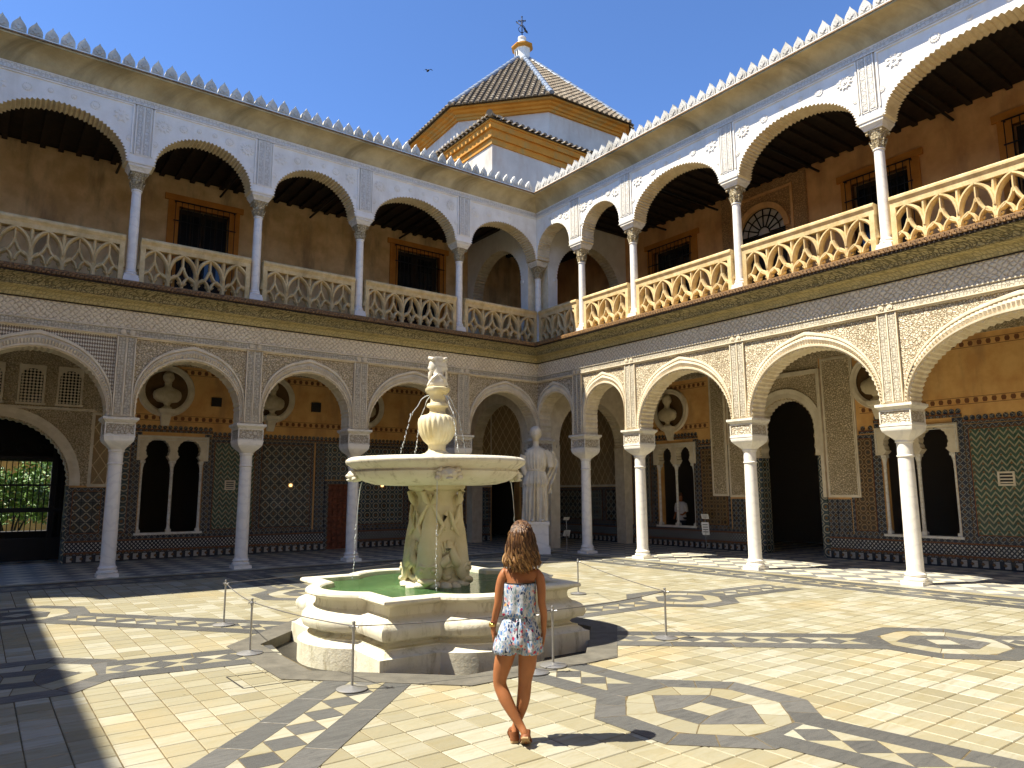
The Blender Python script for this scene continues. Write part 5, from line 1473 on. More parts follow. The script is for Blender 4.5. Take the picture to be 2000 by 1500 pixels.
def dolphin(ang):
    d = Vector((cos(ang), sin(ang), 0)); q = Vector((-d.y, d.x, 0)); o = Vector((FX, FY, 0))
    mb = MB(); n = 16
    spine = [(0.41, 0.64, 0.06, 0.04), (0.42, 0.67, 0.13, 0.06), (0.40, 0.72, 0.18, 0.09), (0.37, 0.80, 0.20, 0.115), (0.345, 0.92, 0.19, 0.125), (0.33, 1.08, 0.17, 0.125), (0.315, 1.25, 0.145, 0.115), (0.29, 1.42, 0.115, 0.10), (0.265, 1.55, 0.085, 0.085), (0.27, 1.64, 0.07, 0.06), (0.29, 1.70, 0.055, 0.04), (0.31, 1.74, 0.03, 0.02)]
    rs = []
    for r, z, a, b in spine:
        rs.append([o + d * (r + b * cos(2 * pi * k / n)) + q * (a * sin(2 * pi * k / n)) + Vector((0, 0, z + 0.02 * cos(4 * pi * k / n))) for k in range(n)])
    mb.rings(rs, 0, True)
    # head: brow, eyes, snout
    for s in (-1, 1):
        mb.sphere(o + d * 0.465 + q * s * 0.085 + Vector((0, 0, 0.80)), (0.042, 0.042, 0.04), 10, 7)
        mb.tube([o + d * 0.475 + q * s * 0.02 + Vector((0, 0, 0.84)), o + d * 0.47 + q * s * 0.10 + Vector((0, 0, 0.86)), o + d * 0.42 + q * s * 0.16 + Vector((0, 0, 0.80))], [0.022, 0.026, 0.012], 6)
        # pectoral fins folding round the body
        mb.tube([o + d * 0.36 + q * s * 0.17 + Vector((0, 0, 0.86)), o + d * 0.33 + q * s * 0.24 + Vector((0, 0, 0.93)), o + d * 0.29 + q * s * 0.26 + Vector((0, 0, 1.06)), o + d * 0.26 + q * s * 0.24 + Vector((0, 0, 1.16))], [0.06, 0.07, 0.05, 0.015], 8)
        # tail flukes
        mb.tube([o + d * 0.30 + q * s * 0.01 + Vector((0, 0, 1.60)), o + d * 0.345 + q * s * 0.07 + Vector((0, 0, 1.70)), o + d * 0.375 + q * s * 0.10 + Vector((0, 0, 1.79)), o + d * 0.35 + q * s * 0.06 + Vector((0, 0, 1.83))], [0.04, 0.045, 0.034, 0.012], 7)
        mb.tube([o + d * 0.37 + q * s * 0.12 + Vector((0, 0, 1.22)), o + d * 0.30 + q * s * 0.17 + Vector((0, 0, 1.34)), o + d * 0.27 + q * s * 0.20 + Vector((0, 0, 1.48)), o + d * 0.25 + q * s * 0.22 + Vector((0, 0, 1.54))], [0.02, 0.036, 0.03, 0.012], 7)
    mb.tube([o + d * 0.45 - q * 0.12 + Vector((0, 0, 0.67)), o + d * 0.505 + Vector((0, 0, 0.655)), o + d * 0.45 + q * 0.12 + Vector((0, 0, 0.67))], [0.03, 0.045, 0.03], 8)
    return mb.build('dolphin', M['fm_dol'], fo, ang=70)
for k in range(4): dolphin(-3 * pi / 4 + k * pi / 2)
for k in range(4):   # shells / scrolls between the dolphins
    a = k * pi / 2; d = Vector((cos(a), sin(a), 0)); q = Vector((-d.y, d.x, 0)); o = Vector((FX, FY, 0))
    mb = MB()
    for j in range(7):
        t = (j - 3) / 3
        mb.tube([o + d * 0.33 + q * t * 0.05 + Vector((0, 0, 0.95)), o + d * (0.36 - abs(t) * 0.03) + q * t * 0.13 + Vector((0, 0, 1.05)), o + d * (0.345 - abs(t) * 0.03) + q * t * 0.19 + Vector((0, 0, 1.17 - abs(t) * 0.05))], [0.012, 0.03, 0.022], 6)
    mb.tube([o + d * (0.335 + 0.04 * sin(k2 * 0.5)) + q * (0.16 * cos(k2 * 0.75) * (1 - k2 / 14)) + Vector((0, 0, 0.76 + 0.13 * sin(k2 * 0.75) * (1 - k2 / 14))) for k2 in range(11)], 0.035, 7)
    for s in (-1, 1): mb.tube([o + d * 0.33 + q * s * 0.05 + Vector((0, 0, 1.3)), o + d * 0.33 + q * s * 0.14 + Vector((0, 0, 1.44)), o + d * 0.28 + q * s * 0.22 + Vector((0, 0, 1.62))], [0.02, 0.035, 0.02], 6)
    mb.build('scroll', M['fm_green'], fo, ang=70)
mb = MB()
for k in range(16):
    a = k * pi / 8 + 0.2
    mb.sphere((FX + 0.40 * cos(a), FY + 0.40 * sin(a), 0.6 + random.uniform(-0.02, 0.03)), (random.uniform(0.08, 0.13), random.uniform(0.08, 0.13), random.uniform(0.04, 0.07)), 10, 7)
mb.build('rock_base', M['fm'], fo)
# upper bowl
mb = MB()
mb.lathe([(0.30, 1.87), (0.60, 1.87), (0.80, 1.885), (0.94, 1.93), (1.03, 1.99), (1.075, 2.05), (1.085, 2.08), (1.06, 2.09), (1.06, 2.11), (1.09, 2.125), (1.13, 2.16), (1.18, 2.20), (1.195, 2.235), (1.19, 2.26), (1.165, 2.285), (1.14, 2.298), (1.10, 2.29), (1.04, 2.25), (0.9, 2.2), (0.3, 2.16), (0.02, 2.16)], 72, (FX, FY, 0))
mb.build('bowl', M['fm'], fo, ang=38)
mb = MB(); mb.lathe([(0.02, 2.262), (1.0, 2.262), (1.06, 2.262)], 48, (FX, FY, 0), cap=False); M['clear'] = G('shallow_water').set(Base_Color=(0.42, 0.40, 0.30), Roughness=0.06, IOR=1.33).m; mb.build('bowl_water', M['clear'], fo)
def mask(a):
    d = Vector((cos(a), sin(a), 0)); q = Vector((-d.y, d.x, 0)); c = Vector((FX, FY, 2.03)) + d * 1.05
    mb = MB()
    mb.sphere(c, (0.12, 0.12, 0.10), 14, 10)
    for s in (-1, 1):
        mb.sphere(c + d * 0.085 + q * s * 0.045 + Vector((0, 0, 0.03)), 0.026, 8, 6)
        for t in range(3): mb.sphere(c + d * 0.02 + q * s * (0.10 + 0.015 * t) + Vector((0, 0, 0.06 - 0.06 * t)), 0.045, 8, 6)
    mb.sphere(c + d * 0.11 + Vector((0, 0, -0.01)), 0.03, 8, 6); mb.sphere(c + d * 0.08 + Vector((0, 0, -0.07)), (0.05, 0.05, 0.025), 8, 6)
    return mb.build('lion_mask', M['fm'], fo)
MA = [-1.97, -1.97 + pi / 2, -1.97 + pi, -1.97 - pi / 2]
for a in MA: mask(a)
# stem with gadrooned urn
mb = MB(); mb.lathe([(0.24, 2.18), (0.24, 2.29), (0.22, 2.31), (0.16, 2.33), (0.12, 2.37), (0.115, 2.43), (0.125, 2.455)], 32, (FX, FY, 0)); mb.build('stem_foot', M['stem'], fo, ang=40)
mb = MB()
gm = lambda a, z: 1 + 0.055 * (abs(cos(11 * a)) - 0.5) * (1 if z > 2.47 else 0)
mb.lathe([(0.125, 2.456), (0.15, 2.475), (0.19, 2.51), (0.228, 2.57), (0.25, 2.64), (0.255, 2.70), (0.245, 2.745), (0.21, 2.775), (0.16, 2.785)], 132, (FX, FY, 0), mod=gm); mb.build('urn', M['stem'], fo, ang=60)
mb = MB(); mb.lathe([(0.16, 2.784), (0.13, 2.81), (0.11, 2.83), (0.105, 2.90), (0.115, 2.95), (0.14, 2.965), (0.15, 2.985), (0.14, 3.01), (0.10, 3.02), (0.095, 3.05)], 32, (FX, FY, 0)); mb.build('stem_neck', M['stem'], fo, ang=40)
mb = MB(); mb.lathe([(0.095, 3.051), (0.105, 3.12), (0.12, 3.15), (0.15, 3.18), (0.165, 3.21), (0.165, 3.25), (0.14, 3.265)], 24, (FX, FY, 0), mod=lambda a, z: 1 + 0.05 * cos(8 * a) * (z > 3.13)); mb.build('capital', M['stem'], fo, ang=50)
# double bearded head: block with a face at each end
ja = radians(158)      # a face looks left in the photo
jd = Vector((cos(ja), sin(ja), 0)); jq = Vector((-jd.y, jd.x, 0)); jo = Vector((FX, FY, 0))
mb = MB()
def jring(l, w, z, n=28, e=3.0):
    r = []
    for k in range(n):
        a = 2 * pi * k / n; q = (abs(cos(a)) ** e + abs(sin(a)) ** e) ** (-1 / e)
        r.append(jo + jd * (l * q * cos(a)) + jq * (w * q * sin(a)) + Vector((0, 0, z)))
    return r
mb.rings([jring(l, w, z) for l, w, z in ((0.135, 0.12, 3.265), (0.155, 0.13, 3.30), (0.15, 0.125, 3.35), (0.10, 0.10, 3.40), (0.085, 0.095, 3.46), (0.09, 0.095, 3.54), (0.115, 0.10, 3.60), (0.125, 0.10, 3.63), (0.10, 0.08, 3.635))], 0, True)
for s, ya in ((1, ja - pi / 2), (-1, ja + pi / 2)):
    head(mb, jo + jd * 0.055 * s + Vector((0, 0, 3.515)), 0.235, ya, 0, 1.03)
    for k in range(7):   # beard locks
        t = (k - 3) / 3
        mb.tube([jo + jd * s * (0.145 - 0.02 * abs(t)) + jq * t * 0.055 + Vector((0, 0, 3.45 + 0.01 * abs(t))), jo + jd * s * (0.15 - 0.02 * abs(t)) + jq * t * 0.045 + Vector((0, 0, 3.39)), jo + jd * s * (0.14 - 0.01 * abs(t)) + jq * t * 0.02 + Vector((0, 0, 3.335 + 0.03 * abs(t)))], [0.018, 0.018, 0.007], 6)
    for k in range(9):
        t = (k - 4) / 4
        mb.sphere(jo + jd * s * (0.10 + 0.045 * (1 - abs(t))) + jq * t * 0.085 + Vector((0, 0, 3.605 + 0.02 * (1 - abs(t)))), (0.026, 0.026, 0.024), 7, 5)
    mb.tube([jo + jd * s * 0.16 + jq * 0.02 * 0 + Vector((0, 0, 3.28)), jo + jd * s * 0.10 + jq * 0.11 + Vector((0, 0, 3.36)), jo + jd * s * 0.02 + jq * 0.10 + Vector((0, 0, 3.42))], [0.03, 0.03, 0.02], 6)
    mb.tube([jo + jd * s * 0.16 + Vector((0, 0, 3.28)), jo + jd * s * 0.10 - jq * 0.11 + Vector((0, 0, 3.36)), jo + jd * s * 0.02 - jq * 0.10 + Vector((0, 0, 3.42))], [0.03, 0.03, 0.02], 6)
mb.build('double_head', M['marble_w'], fo, ang=70)
# settle everything above the basin to its measured size
for ch in fo.children:
    if ch.name.split('.')[0] in ('plinth', 'scotia', 'basin_wall', 'rim', 'basin_floor'): continue
    hs = 0.78 if ch.name.startswith('double_head') else 0.972
    for v in ch.data.vertices:
        k_ = hs * (0.92 if ch.name.startswith(('pedestal', 'dolphin', 'scroll', 'rock')) else 1)
        v.co = (FX + (v.co.x - FX) * k_, FY + (v.co.y - FY) * k_, FS(v.co.z))
# water jets
M['jet'] = G('falling_water').set(Base_Color=(0.85, 0.9, 0.92), Roughness=0.05, IOR=1.33, Transmission_Weight=0.35).m
def jet(a, r0, z0, v, zend, lab, rad=0.006, drops=22, group=None):
    d = Vector((cos(a), sin(a), 0)); o = Vector((FX, FY, 0))
    T = sqrt(2 * (z0 - zend) / 9.8)
    P = lambda t: o + d * (r0 + v * t) * 0.972 + Vector((0, 0, FS(z0 - 4.9 * t * t)))
    mb = MB()
    m = 16
    mb.tube([P(T * 0.62 * k / m) for k in range(m + 1)], [rad * (1 - 0.55 * k / m) for k in range(m + 1)], 6)
    o_ = mb.build('water_jet', M['jet'])
    mb = MB()
    for k in range(drops):
        t = T * (0.6 + 0.4 * k / drops)
        p = P(t) + Vector((random.uniform(-1, 1), random.uniform(-1, 1), random.uniform(-1, 1))) * 0.008
        q = random.uniform(0.4, 1.2) * rad
        mb.sphere(p, (q, q, q * 2.2), 6, 4)
    tag(mb.build('droplets', M['jet'], o_), kind='stuff')
    tag(o_, lab, 'water jet', group or 'water jets of the fountain')
UJ = [('thin arc of water falling left from the fountain stem into the bowl', 158), ('thin thread of water falling behind the fountain urn on the left', 110), ('short jet of water falling right from the fountain stem', -25), ('thread of water in front of the fountain stem, right of the urn', -75)]
for lab, a in UJ: jet(radians(a), 0.10, 3.13, 0.95 if a == 158 else 0.72, 2.27, lab, 0.008)
LJ = ['thread of water falling before the fountain pedestal, left edge', 'thread of water falling into the basin behind the pedestal on the right', 'thread of water falling behind the pedestal', 'thread of water falling from the left underside of the bowl']
for a, lab in zip((-2.1, -0.62, 0.95, 2.57), LJ): jet(a, 0.98, 1.93, 0.18, 0.61, lab, 0.007, 34)

# ================================================================== STANCHIONS AND ROPES
SP = [((437, 1222), (-11.69, -7.6), 'far left, beside the sunlit paving band'), ((487, 1278), (-11.94, -9.6), 'left of the fountain, beside the paving cut lid'), ((688, 1348), (-11.65, -11.68), 'in front of the fountain corner, nearest'),
      (None, (-9.95, -12.22), 'hidden behind the woman'), ((1080, 1302), (-9.63, -12.12), 'just right of the woman'), ((1302, 1248), (-7.64, -11.89), 'right of the fountain, by itself on the paving'), (None, (-5.9, -8.35), 'behind the right corner of the basin'), (None, (-7.9, -6.3), 'far behind the basin, beside the pedestal')]
def stanchion(p, lab):
    t = thing('stanchion', 'steel rope stanchion on a round base, ' + lab, 'stanchion', (0, 0, 0), 'rope barrier stanchions round the fountain')
    b = MB(); b.lathe([(0.14, 0.0), (0.142, 0.010), (0.13, 0.016), (0.05, 0.026), (0.02, 0.04)], 30); b.build('base', M['metal'], t, ang=40)
    b = MB(); b.lathe([(0.0125, 0.04), (0.0125, 0.60)], 12); b.build('post', M['metal'], t, ang=50)
    b = MB(); b.lathe([(0.018, 0.595), (0.021, 0.605), (0.021, 0.63), (0.013, 0.64), (0.013, 0.655), (0.017, 0.665), (0.01, 0.68)], 12)
    for k in range(4):
        a = k * pi / 2 + 0.5
        b.tube([(0.02 * cos(a), 0.02 * sin(a), 0.625), (0.05 * cos(a), 0.05 * sin(a), 0.63), (0.052 * cos(a), 0.052 * sin(a), 0.61)], 0.005, 5)
    b.build('rope_hook', M['metal'], t, ang=50)
    t.location = (p[0], p[1], 0.009); t.scale = (1, 1, 0.88); return t
for _, p, lab in SP: stanchion(p, lab)
RL = [(0, 1, 'grey barrier rope left of the fountain, between the two left stanchions'), (1, 2, 'grey barrier rope crossing before the left lobe of the basin'), (2, 4, 'pale barrier rope crossing before the front of the basin'), (4, 5, 'grey barrier rope right of the woman'), (5, 6, 'dark barrier rope running back right of the fountain'), (6, 7, 'barrier rope behind the basin on the right'), (7, 0, 'barrier rope behind the basin on the left')]
for a, b, lab in RL:
    A = Vector((*SP[a][1], 0.565)); B = Vector((*SP[b][1], 0.565))
    mb = MB(); mb.tube([A + (B - A) * (k / 14) - Vector((0, 0, 0.025 * 4 * (k / 14) * (1 - k / 14))) for k in range(15)], 0.0055, 6)
    tag(mb.build('barrier_rope', M['cord']), lab, 'rope', 'barrier ropes round the fountain')

# ================================================================== STATUE AT THE CORNER
SX, SY = -1.2, -1.3
sface = atan2(-18.05 - SY, -14.56 - SX)
st = thing('plinth', 'tall grey-white marble plinth under the draped statue at the inner corner', 'plinth', (SX, SY, 0))
def R2(x, y, z):   # statue frame: x to the viewer's right, y away
    f = Vector((cos(sface), sin(sface))); r = Vector((-f.y, f.x))
    v = r * x * 1.0 - f * y
    return (SX + v.x, SY + v.y, z)
tw = 0.0
mb = MB(R2); mb.box(-0.44, 0.40, -0.38, 0.38, 0.005, 0.2); mb.build('base', M['marble'], st)
mb = MB(R2); mb.box(-0.39, 0.35, -0.33, 0.33, 0.201, 0.83); mb.build('block', M['marble'], st)
mb = MB(R2); mb.box(-0.42, 0.38, -0.36, 0.36, 0.831, 0.925); mb.build('cap', M['marble'], st)
M['statue'] = stone('old_statue_marble', (0.78, 0.71, 0.56), (0.64, 0.56, 0.41), 4, 0.6, 0.3, 0.008, (0.40, 0.32, 0.19), 0.5)
sg = thing('statue', 'marble statue of a goddess in a belted pleated robe, arms broken off, on the plinth', 'statue', (SX, SY, 0.925))
mb = MB(R2)
n = 96
lev = [(0.93, 0.31, 0.27, 0.10, -0.03), (1.0, 0.305, 0.265, 0.115, -0.03), (1.3, 0.30, 0.25, 0.12, -0.025), (1.6, 0.295, 0.24, 0.115, -0.02), (1.85, 0.29, 0.24, 0.10, -0.015), (1.97, 0.29, 0.24, 0.09, -0.01), (2.0, 0.335, 0.27, 0.085, -0.01), (2.05, 0.335, 0.265, 0.075, 0.0), (2.2, 0.31, 0.25, 0.065, 0.0), (2.36, 0.27, 0.22, 0.05, 0.0), (2.41, 0.245, 0.20, 0.02, 0.0), (2.44, 0.245, 0.20, 0.015, 0.0), (2.48, 0.275, 0.21, 0.05, 0.0), (2.6, 0.31, 0.225, 0.035, 0.0), (2.75, 0.33, 0.225, 0.03, 0.0), (2.9, 0.345, 0.205, 0.025, 0.0), (3.0, 0.32, 0.18, 0.015, 0.0), (3.06, 0.24, 0.155, 0.008, 0.0), (3.10, 0.14, 0.12, 0.0, 0.0), (3.14, 0.095, 0.10, 0.0, 0.0), (3.26, 0.085, 0.09, 0.0, 0.0), (3.36, 0.09, 0.09, 0.0, 0.0)]
rs = []
for z, a, b, f, ox in lev:
    r = []
    for k in range(n):
        t = 2 * pi * k / n
        fold = f * (0.9 * abs(sin(10 * t + 0.4 * sin(z * 3))) + 0.5 * abs(sin(15 * t + z)) - 0.6)
        if z < 1.95 and cos(t - radians(235)) > 0.86: fold += 0.05      # bent knee
        r.append((ox + (a + fold) * cos(t), (b + fold) * sin(t), z))
    rs.append(r)
mb.rings(rs, 0, True)
mb.build('robe', M['statue'], sg, ang=75)
mb = MB(R2)      # belt, arm stumps, cape on the right, sleeve folds on the left, foot
mb.rings([[((0.262 + q) * cos(2 * pi * k / 40), (0.215 + q) * sin(2 * pi * k / 40), z) for k in range(40)] for q, z in ((0, 2.40), (0.025, 2.41), (0.025, 2.445), (0, 2.455))], 0, True)
mb.build('belt', M['statue'], sg, ang=50)
for s, L in ((-1, [(0.27, 2.98, 0.11), (0.37, 2.86, 0.115), (0.385, 2.68, 0.10), (0.37, 2.5, 0.095), (0.33, 2.36, 0.10), (0.29, 2.25, 0.06)]), (1, [(0.27, 2.98, 0.11), (0.38, 2.86, 0.12), (0.43, 2.68, 0.12), (0.45, 2.5, 0.10)])):
    mb = MB(R2); mb.tube([(s * x, -0.02, z) for x, z, r in L], [r for x, z, r in L], 14); mb.build('arm', M['statue'], sg, ang=60)
mb = MB(R2)
rs = []
for j in range(15):
    z = 2.98 - 1.25 * j / 14
    rs.append([(0.42 + 0.10 * sin(j * 0.35) + (k - 4) * 0.034 + 0.018 * sin(k * 1.9 + j * 1.3), -0.03 + 0.05 * sin(k * 1.7 + j * 0.6) + (0.09 if False else 0), z) for k in range(9)] + [(0.42 + 0.10 * sin(j * 0.35) + (4 - k) * 0.034, 0.10 + 0.03 * sin(k * 1.7), z) for k in range(9)])
mb.rings(rs, 0, True); mb.build('cape', M['statue'], sg, ang=60)
mb = MB(R2)
mb.sphere((-0.12, -0.30, 0.96), (0.06, 0.13, 0.045), 10, 8); mb.sphere((0.16, -0.27, 0.96), (0.06, 0.11, 0.04), 10, 8); mb.build('feet', M['statue'], sg)
mb = MB(); P = R2(0.0, -0.03, 3.50); head(mb, P, 0.45, sface - pi / 2, 0, 1.09)
b_ = Vector(R2(0, 0.16, 3.5)); mb.sphere(b_, (0.09, 0.09, 0.08), 12, 8)
mb.build('head', M['statue'], sg)

# little information stands
def sign(p, yaw, lab, plates):
    t = thing('sign_stand', lab, 'sign', (0, 0, 0), 'information stands in the galleries')
    b = MB(); b.lathe([(0.11, 0), (0.11, 0.012), (0.012, 0.02)], 20); b.lathe([(0.01, 0.02), (0.01, plates[0][0])], 8); b.build('post', M['metal'], t, ang=40)
    for z, w, h, tl in plates:
        b = MB(); c, s = cos(tl), sin(tl)
        i = [(sx * w, -sy * h * c, z + sy * h * s) for sx, sy in ((-1, -1), (1, -1), (1, 1), (-1, 1))]
        b.rings([[(x, y, zz) for x, y, zz in i], [(x, y - 0.012, zz + 0.006) for x, y, zz in i]], 0, False); b.build('plate', M['white_plain'], t)
        b = MB()
        for q in range(4): 
            v = 0.6 - q * 0.38
            b.F([b.P((sx * w * 0.7, -(v + sy * 0.06) * h * c - 0.0135, z + (v + sy * 0.06) * h * s + 0.0075)) for sx, sy in ((-1, -1), (1, -1), (1, 1), (-1, 1))])
        b.build('print', M['dark'], t, fix=False)
    t.location = p; t.rotation_euler = (0, 0, yaw); return t
M['white_plain'] = plain('white_card', (0.72, 0.71, 0.68), 0.6)
sign((-0.25, -1.55, 0.004), radians(-25), 'small white information stand beside the statue plinth', [(0.98, 0.09, 0.075, radians(35)), (0.55, 0.10, 0.11, radians(50))])
sign((3.2, -3.95, 0.004), radians(-70), 'small white information stand by the tiles left of the dark doorway', [(1.02, 0.11, 0.08, radians(60)), (0.66, 0.11, 0.19, radians(80))])

# ================================================================== ROOF PAVILION
D = Vector((18.87, 27.05)) / 32.98
C0 = Vector((-14.5631, -18.0503))
TC = C0 + Vector((6.23866848 + 14.5631, 8.84365805 + 18.0503)) * (42 / 34.0)
kz = lambda z: 1.78 + (z - 1.78) * 42 / 34.0
TR = 5.9 * 42 / 34.0; TH = 0.34; ZE = kz(18.55); ZA = kz(23.7)
M['pav_wall'] = stone('grey_render', (0.62, 0.58, 0.52), (0.50, 0.46, 0.41), 0.8, 0.9, 0.35, 0.012, (0.40, 0.28, 0.2), 0.55)
M['pav_ochre'] = stone('bright_ochre', (0.58, 0.265, 0.04), (0.47, 0.195, 0.022), 1.0, 0.85, 0.25, 0.008, (0.34, 0.24, 0.08), 0.8)
def rooftile_mat():
    g = G('roof_tiles')
    r = g.n('ShaderNodeNewGeometry').outputs['Random Per Island']
    c = g.ramp(r, [(0, (0.12, 0.085, 0.05)), (0.35, (0.24, 0.185, 0.12)), (0.7, (0.17, 0.125, 0.08)), (1, (0.33, 0.27, 0.185))])
    c = g.mix(g.math('MULTIPLY', g.step(g.noise(3, 6, 0.65), 0.45, 0.7), 0.6), c, (0.10, 0.09, 0.07))
    g.set(Base_Color=c, Roughness=0.9, Normal=g.bump(g.noise(18, 5), 0.4, 0.01)); return g.m
M['rtile'] = rooftile_mat()
M['rbase'] = stone('roof_channels', (0.07, 0.055, 0.035), (0.04, 0.03, 0.02), 6, 0.95)
M['ridge'] = stone('blue_glazed_ridge', (0.14, 0.19, 0.27), (0.30, 0.32, 0.34), 3.5, 0.35, 0.2, 0.006)
def cor(R, z, k, off=TH): return Vector((TC.x + R * cos(off + k * pi / 4), TC.y + R * sin(off + k * pi / 4), z))
tw_ = thing('roof_pavilion', 'octagonal roof pavilion with tiled pyramid roof, ochre eaves, lantern and iron cross', 'tower', (TC.x, TC.y, 11.0))
mb = MB(); mb.rings([[cor(TR - 0.75, z, k) for k in range(8)] for z in (10.5, ZE - 0.5)], 0, False); mb.build('wall', M['pav_wall'], tw_)
mb = MB()
for R, za, zb in ((TR - 0.66, ZE - 1.15, ZE - 0.8),): pass
mb.rings([[cor(R, z, k) for k in range(8)] for R, z in ((TR - 0.74, ZE - 0.62), (TR - 0.62, ZE - 0.61), (TR - 0.62, ZE - 0.48), (TR - 0.52, ZE - 0.45), (TR - 0.50, ZE - 0.33), (TR - 0.36, ZE - 0.28), (TR - 0.30, ZE - 0.18), (TR - 0.1, ZE - 0.16), (TR - 0.1, ZE - 0.06), (TR - 0.7, ZE - 0.05))], 0, False)
mb.build('eaves', M['pav_ochre'], tw_)
mb = MB(); mb.rings([[cor(R, z, k) for k in range(8)] for R, z in ((TR - 0.12, ZE - 0.055), (TR, ZE), (0.55, ZA), (0.1, ZA + 0.02))], 0, False); mb.build('roof', M['rbase'], tw_)
tl = MB()
for k in range(8):
    A, B = cor(TR, ZE, k), cor(TR, ZE, k + 1); T = Vector((TC.x, TC.y, ZA + (ZA - ZE) * 0.55 / (TR - 0.55)))
    mid = (A + B) / 2; up = (T - mid); SL = up.length; up.normalize(); al = (B - A); L = al.length; al.normalize(); nr = al.cross(up)
    if nr.z < 0: nr = -nr
    nrow = int(L / 0.33)
    for i in range(nrow):
        s = (i + 0.5) / nrow - 0.5
        maxd = SL * (1 - 2 * abs(s)) - 0.25
        d = -0.16
        while d < maxd:
            e = min(d + 0.42, maxd + 0.05)
            o = mid + al * s * L
            ra, rb = 0.115, 0.092
            rs = []
            for dd, r, h in ((d, ra, 0.035), (e + 0.06, rb, 0.005)):
                rs.append([o + up * dd + al * (r * cos(pi * q / 5)) + nr * (r * 0.95 * sin(pi * q / 5) + h) for q in range(6)])
            tl.rings(rs, 0, True, False, False)
            tl.F([tl.P(p) for p in rs[0]], 0, False)
            d += 0.40
tag(tl.build('roof_tiles', M['rtile'], tw_, fix=False), kind='stuff')
for k in range(8):
    mb = MB(); A, B = cor(TR - 0.05, ZE + 0.08, k), cor(0.5, ZA + 0.12, k)
    m = 16
    for j in range(m): mb.tube([A + (B - A) * (j / m), A + (B - A) * ((j + 1.08) / m)], [0.17, 0.145], 8)
    mb.build('ridge', M['ridge'], tw_, ang=50)
mb = MB(); z0 = ZA - 0.15
lan = lambda R, z, off=0.34: [(TC.x + 0.86 * R * cos(off + k * pi / 4), TC.y + R * sin(off + k * pi / 4), z) for k in range(8)]
mb.rings([lan(R, z) for R, z in ((0.62, z0 - 0.1), (0.62, z0 + 0.35), (0.55, z0 + 0.38), (0.55, z0 + 0.95), (0.60, z0 + 1.0))], 0, False)
mb.rings([lan(R, z) for R, z in ((0.61, z0 + 1.001), (0.74, z0 + 1.1), (0.78, z0 + 1.16), (0.78, z0 + 1.24), (0.60, z0 + 1.34), (0.40, z0 + 1.42))], 1, False)
mb.lathe([(0.36, z0 + 1.42), (0.34, z0 + 1.55), (0.22, z0 + 1.66), (0.2, z0 + 1.72), (0.27, z0 + 1.80), (0.27, z0 + 1.90), (0.12, z0 + 2.0)], 16, (TC.x, TC.y, 0), m=0)
for k in range(8):
    a = 0.34 + (k + 0.5) * pi / 4; c_ = Vector((TC.x + 0.43 * cos(a), TC.y + 0.43 * sin(a), 0)); q = Vector((-sin(a), cos(a), 0)); d_ = Vector((cos(a), sin(a), 0))
    for u in (-0.11, 0.11):
        P = [c_ + q * (u + x) + d_ * 0.012 + Vector((0, 0, z)) for x, z in ((-0.07, z0 + 0.5), (0.07, z0 + 0.5), (0.07, z0 + 0.8), (0, z0 + 0.88), (-0.07, z0 + 0.8))]
        mb.F([mb.P(p) for p in P], 2)
mb.build('lantern', [M['white'], M['pav_ochre'], M['dark']], tw_)
vn = thing('weather_vane', 'black iron cross and weather vane on top of the lantern', 'weather vane', (TC.x, TC.y, z0 + 2.0))
rv = Vector((0.802, -0.597, 0))
o_ = Vector((TC.x, TC.y, 0)); ZT = kz(26.33)
mb = MB(); mb.tube([o_ + Vector((0, 0, z0 + 1.95)), o_ + Vector((0, 0, ZT))], 0.032, 6); mb.build('rod', M['iron'], vn)
mb = MB(); zc = ZT - 0.28
mb.tube([o_ - rv * 0.2 + Vector((0, 0, zc)), o_ + rv * 0.2 + Vector((0, 0, zc))], 0.035, 6)
for p in (o_ - rv * 0.2 + Vector((0, 0, zc)), o_ + rv * 0.2 + Vector((0, 0, zc)), o_ + Vector((0, 0, ZT))): mb.sphere(p, 0.055, 8, 6)
mb.build('cross', M['iron'], vn)
mb = MB(); zz = z0 + 2.25
for s in (-1, 1):
    mb.tube([o_ + rv * s * (0.30 * sin(k * 0.45) * (1 - k / 14)) + Vector((0, 0, zz + 0.09 * k)) for k in range(11)], 0.022, 5)
mb.tube([o_ - rv * 0.34 + Vector((0, 0, zz + 0.75)), o_ + rv * 0.05 + Vector((0, 0, zz + 0.45)), o_ + rv * 0.34 + Vector((0, 0, zz + 0.1))], 0.03, 5)
mb.prism([(0, 0)] * 3, 0, 0) if False else None
mb.rings([[o_ + rv * x + Vector((rv.y * 0.012 * s, -rv.x * 0.012 * s, zz + y)) for x, y in ((0.08, 0.35), (0.34, 0.10), (0.40, -0.02), (0.26, 0.02), (0.16, 0.15))] for s in (-1, 1)], 0, False)
mb.rings([[o_ + rv * x + Vector((rv.y * 0.012 * s, -rv.x * 0.012 * s, zz + y)) for x, y in ((-0.40, 0.85), (-0.28, 0.80), (-0.22, 0.68), (-0.34, 0.70))] for s in (-1, 1)], 0, False)
mb.build('scrolls', M['iron'], vn)
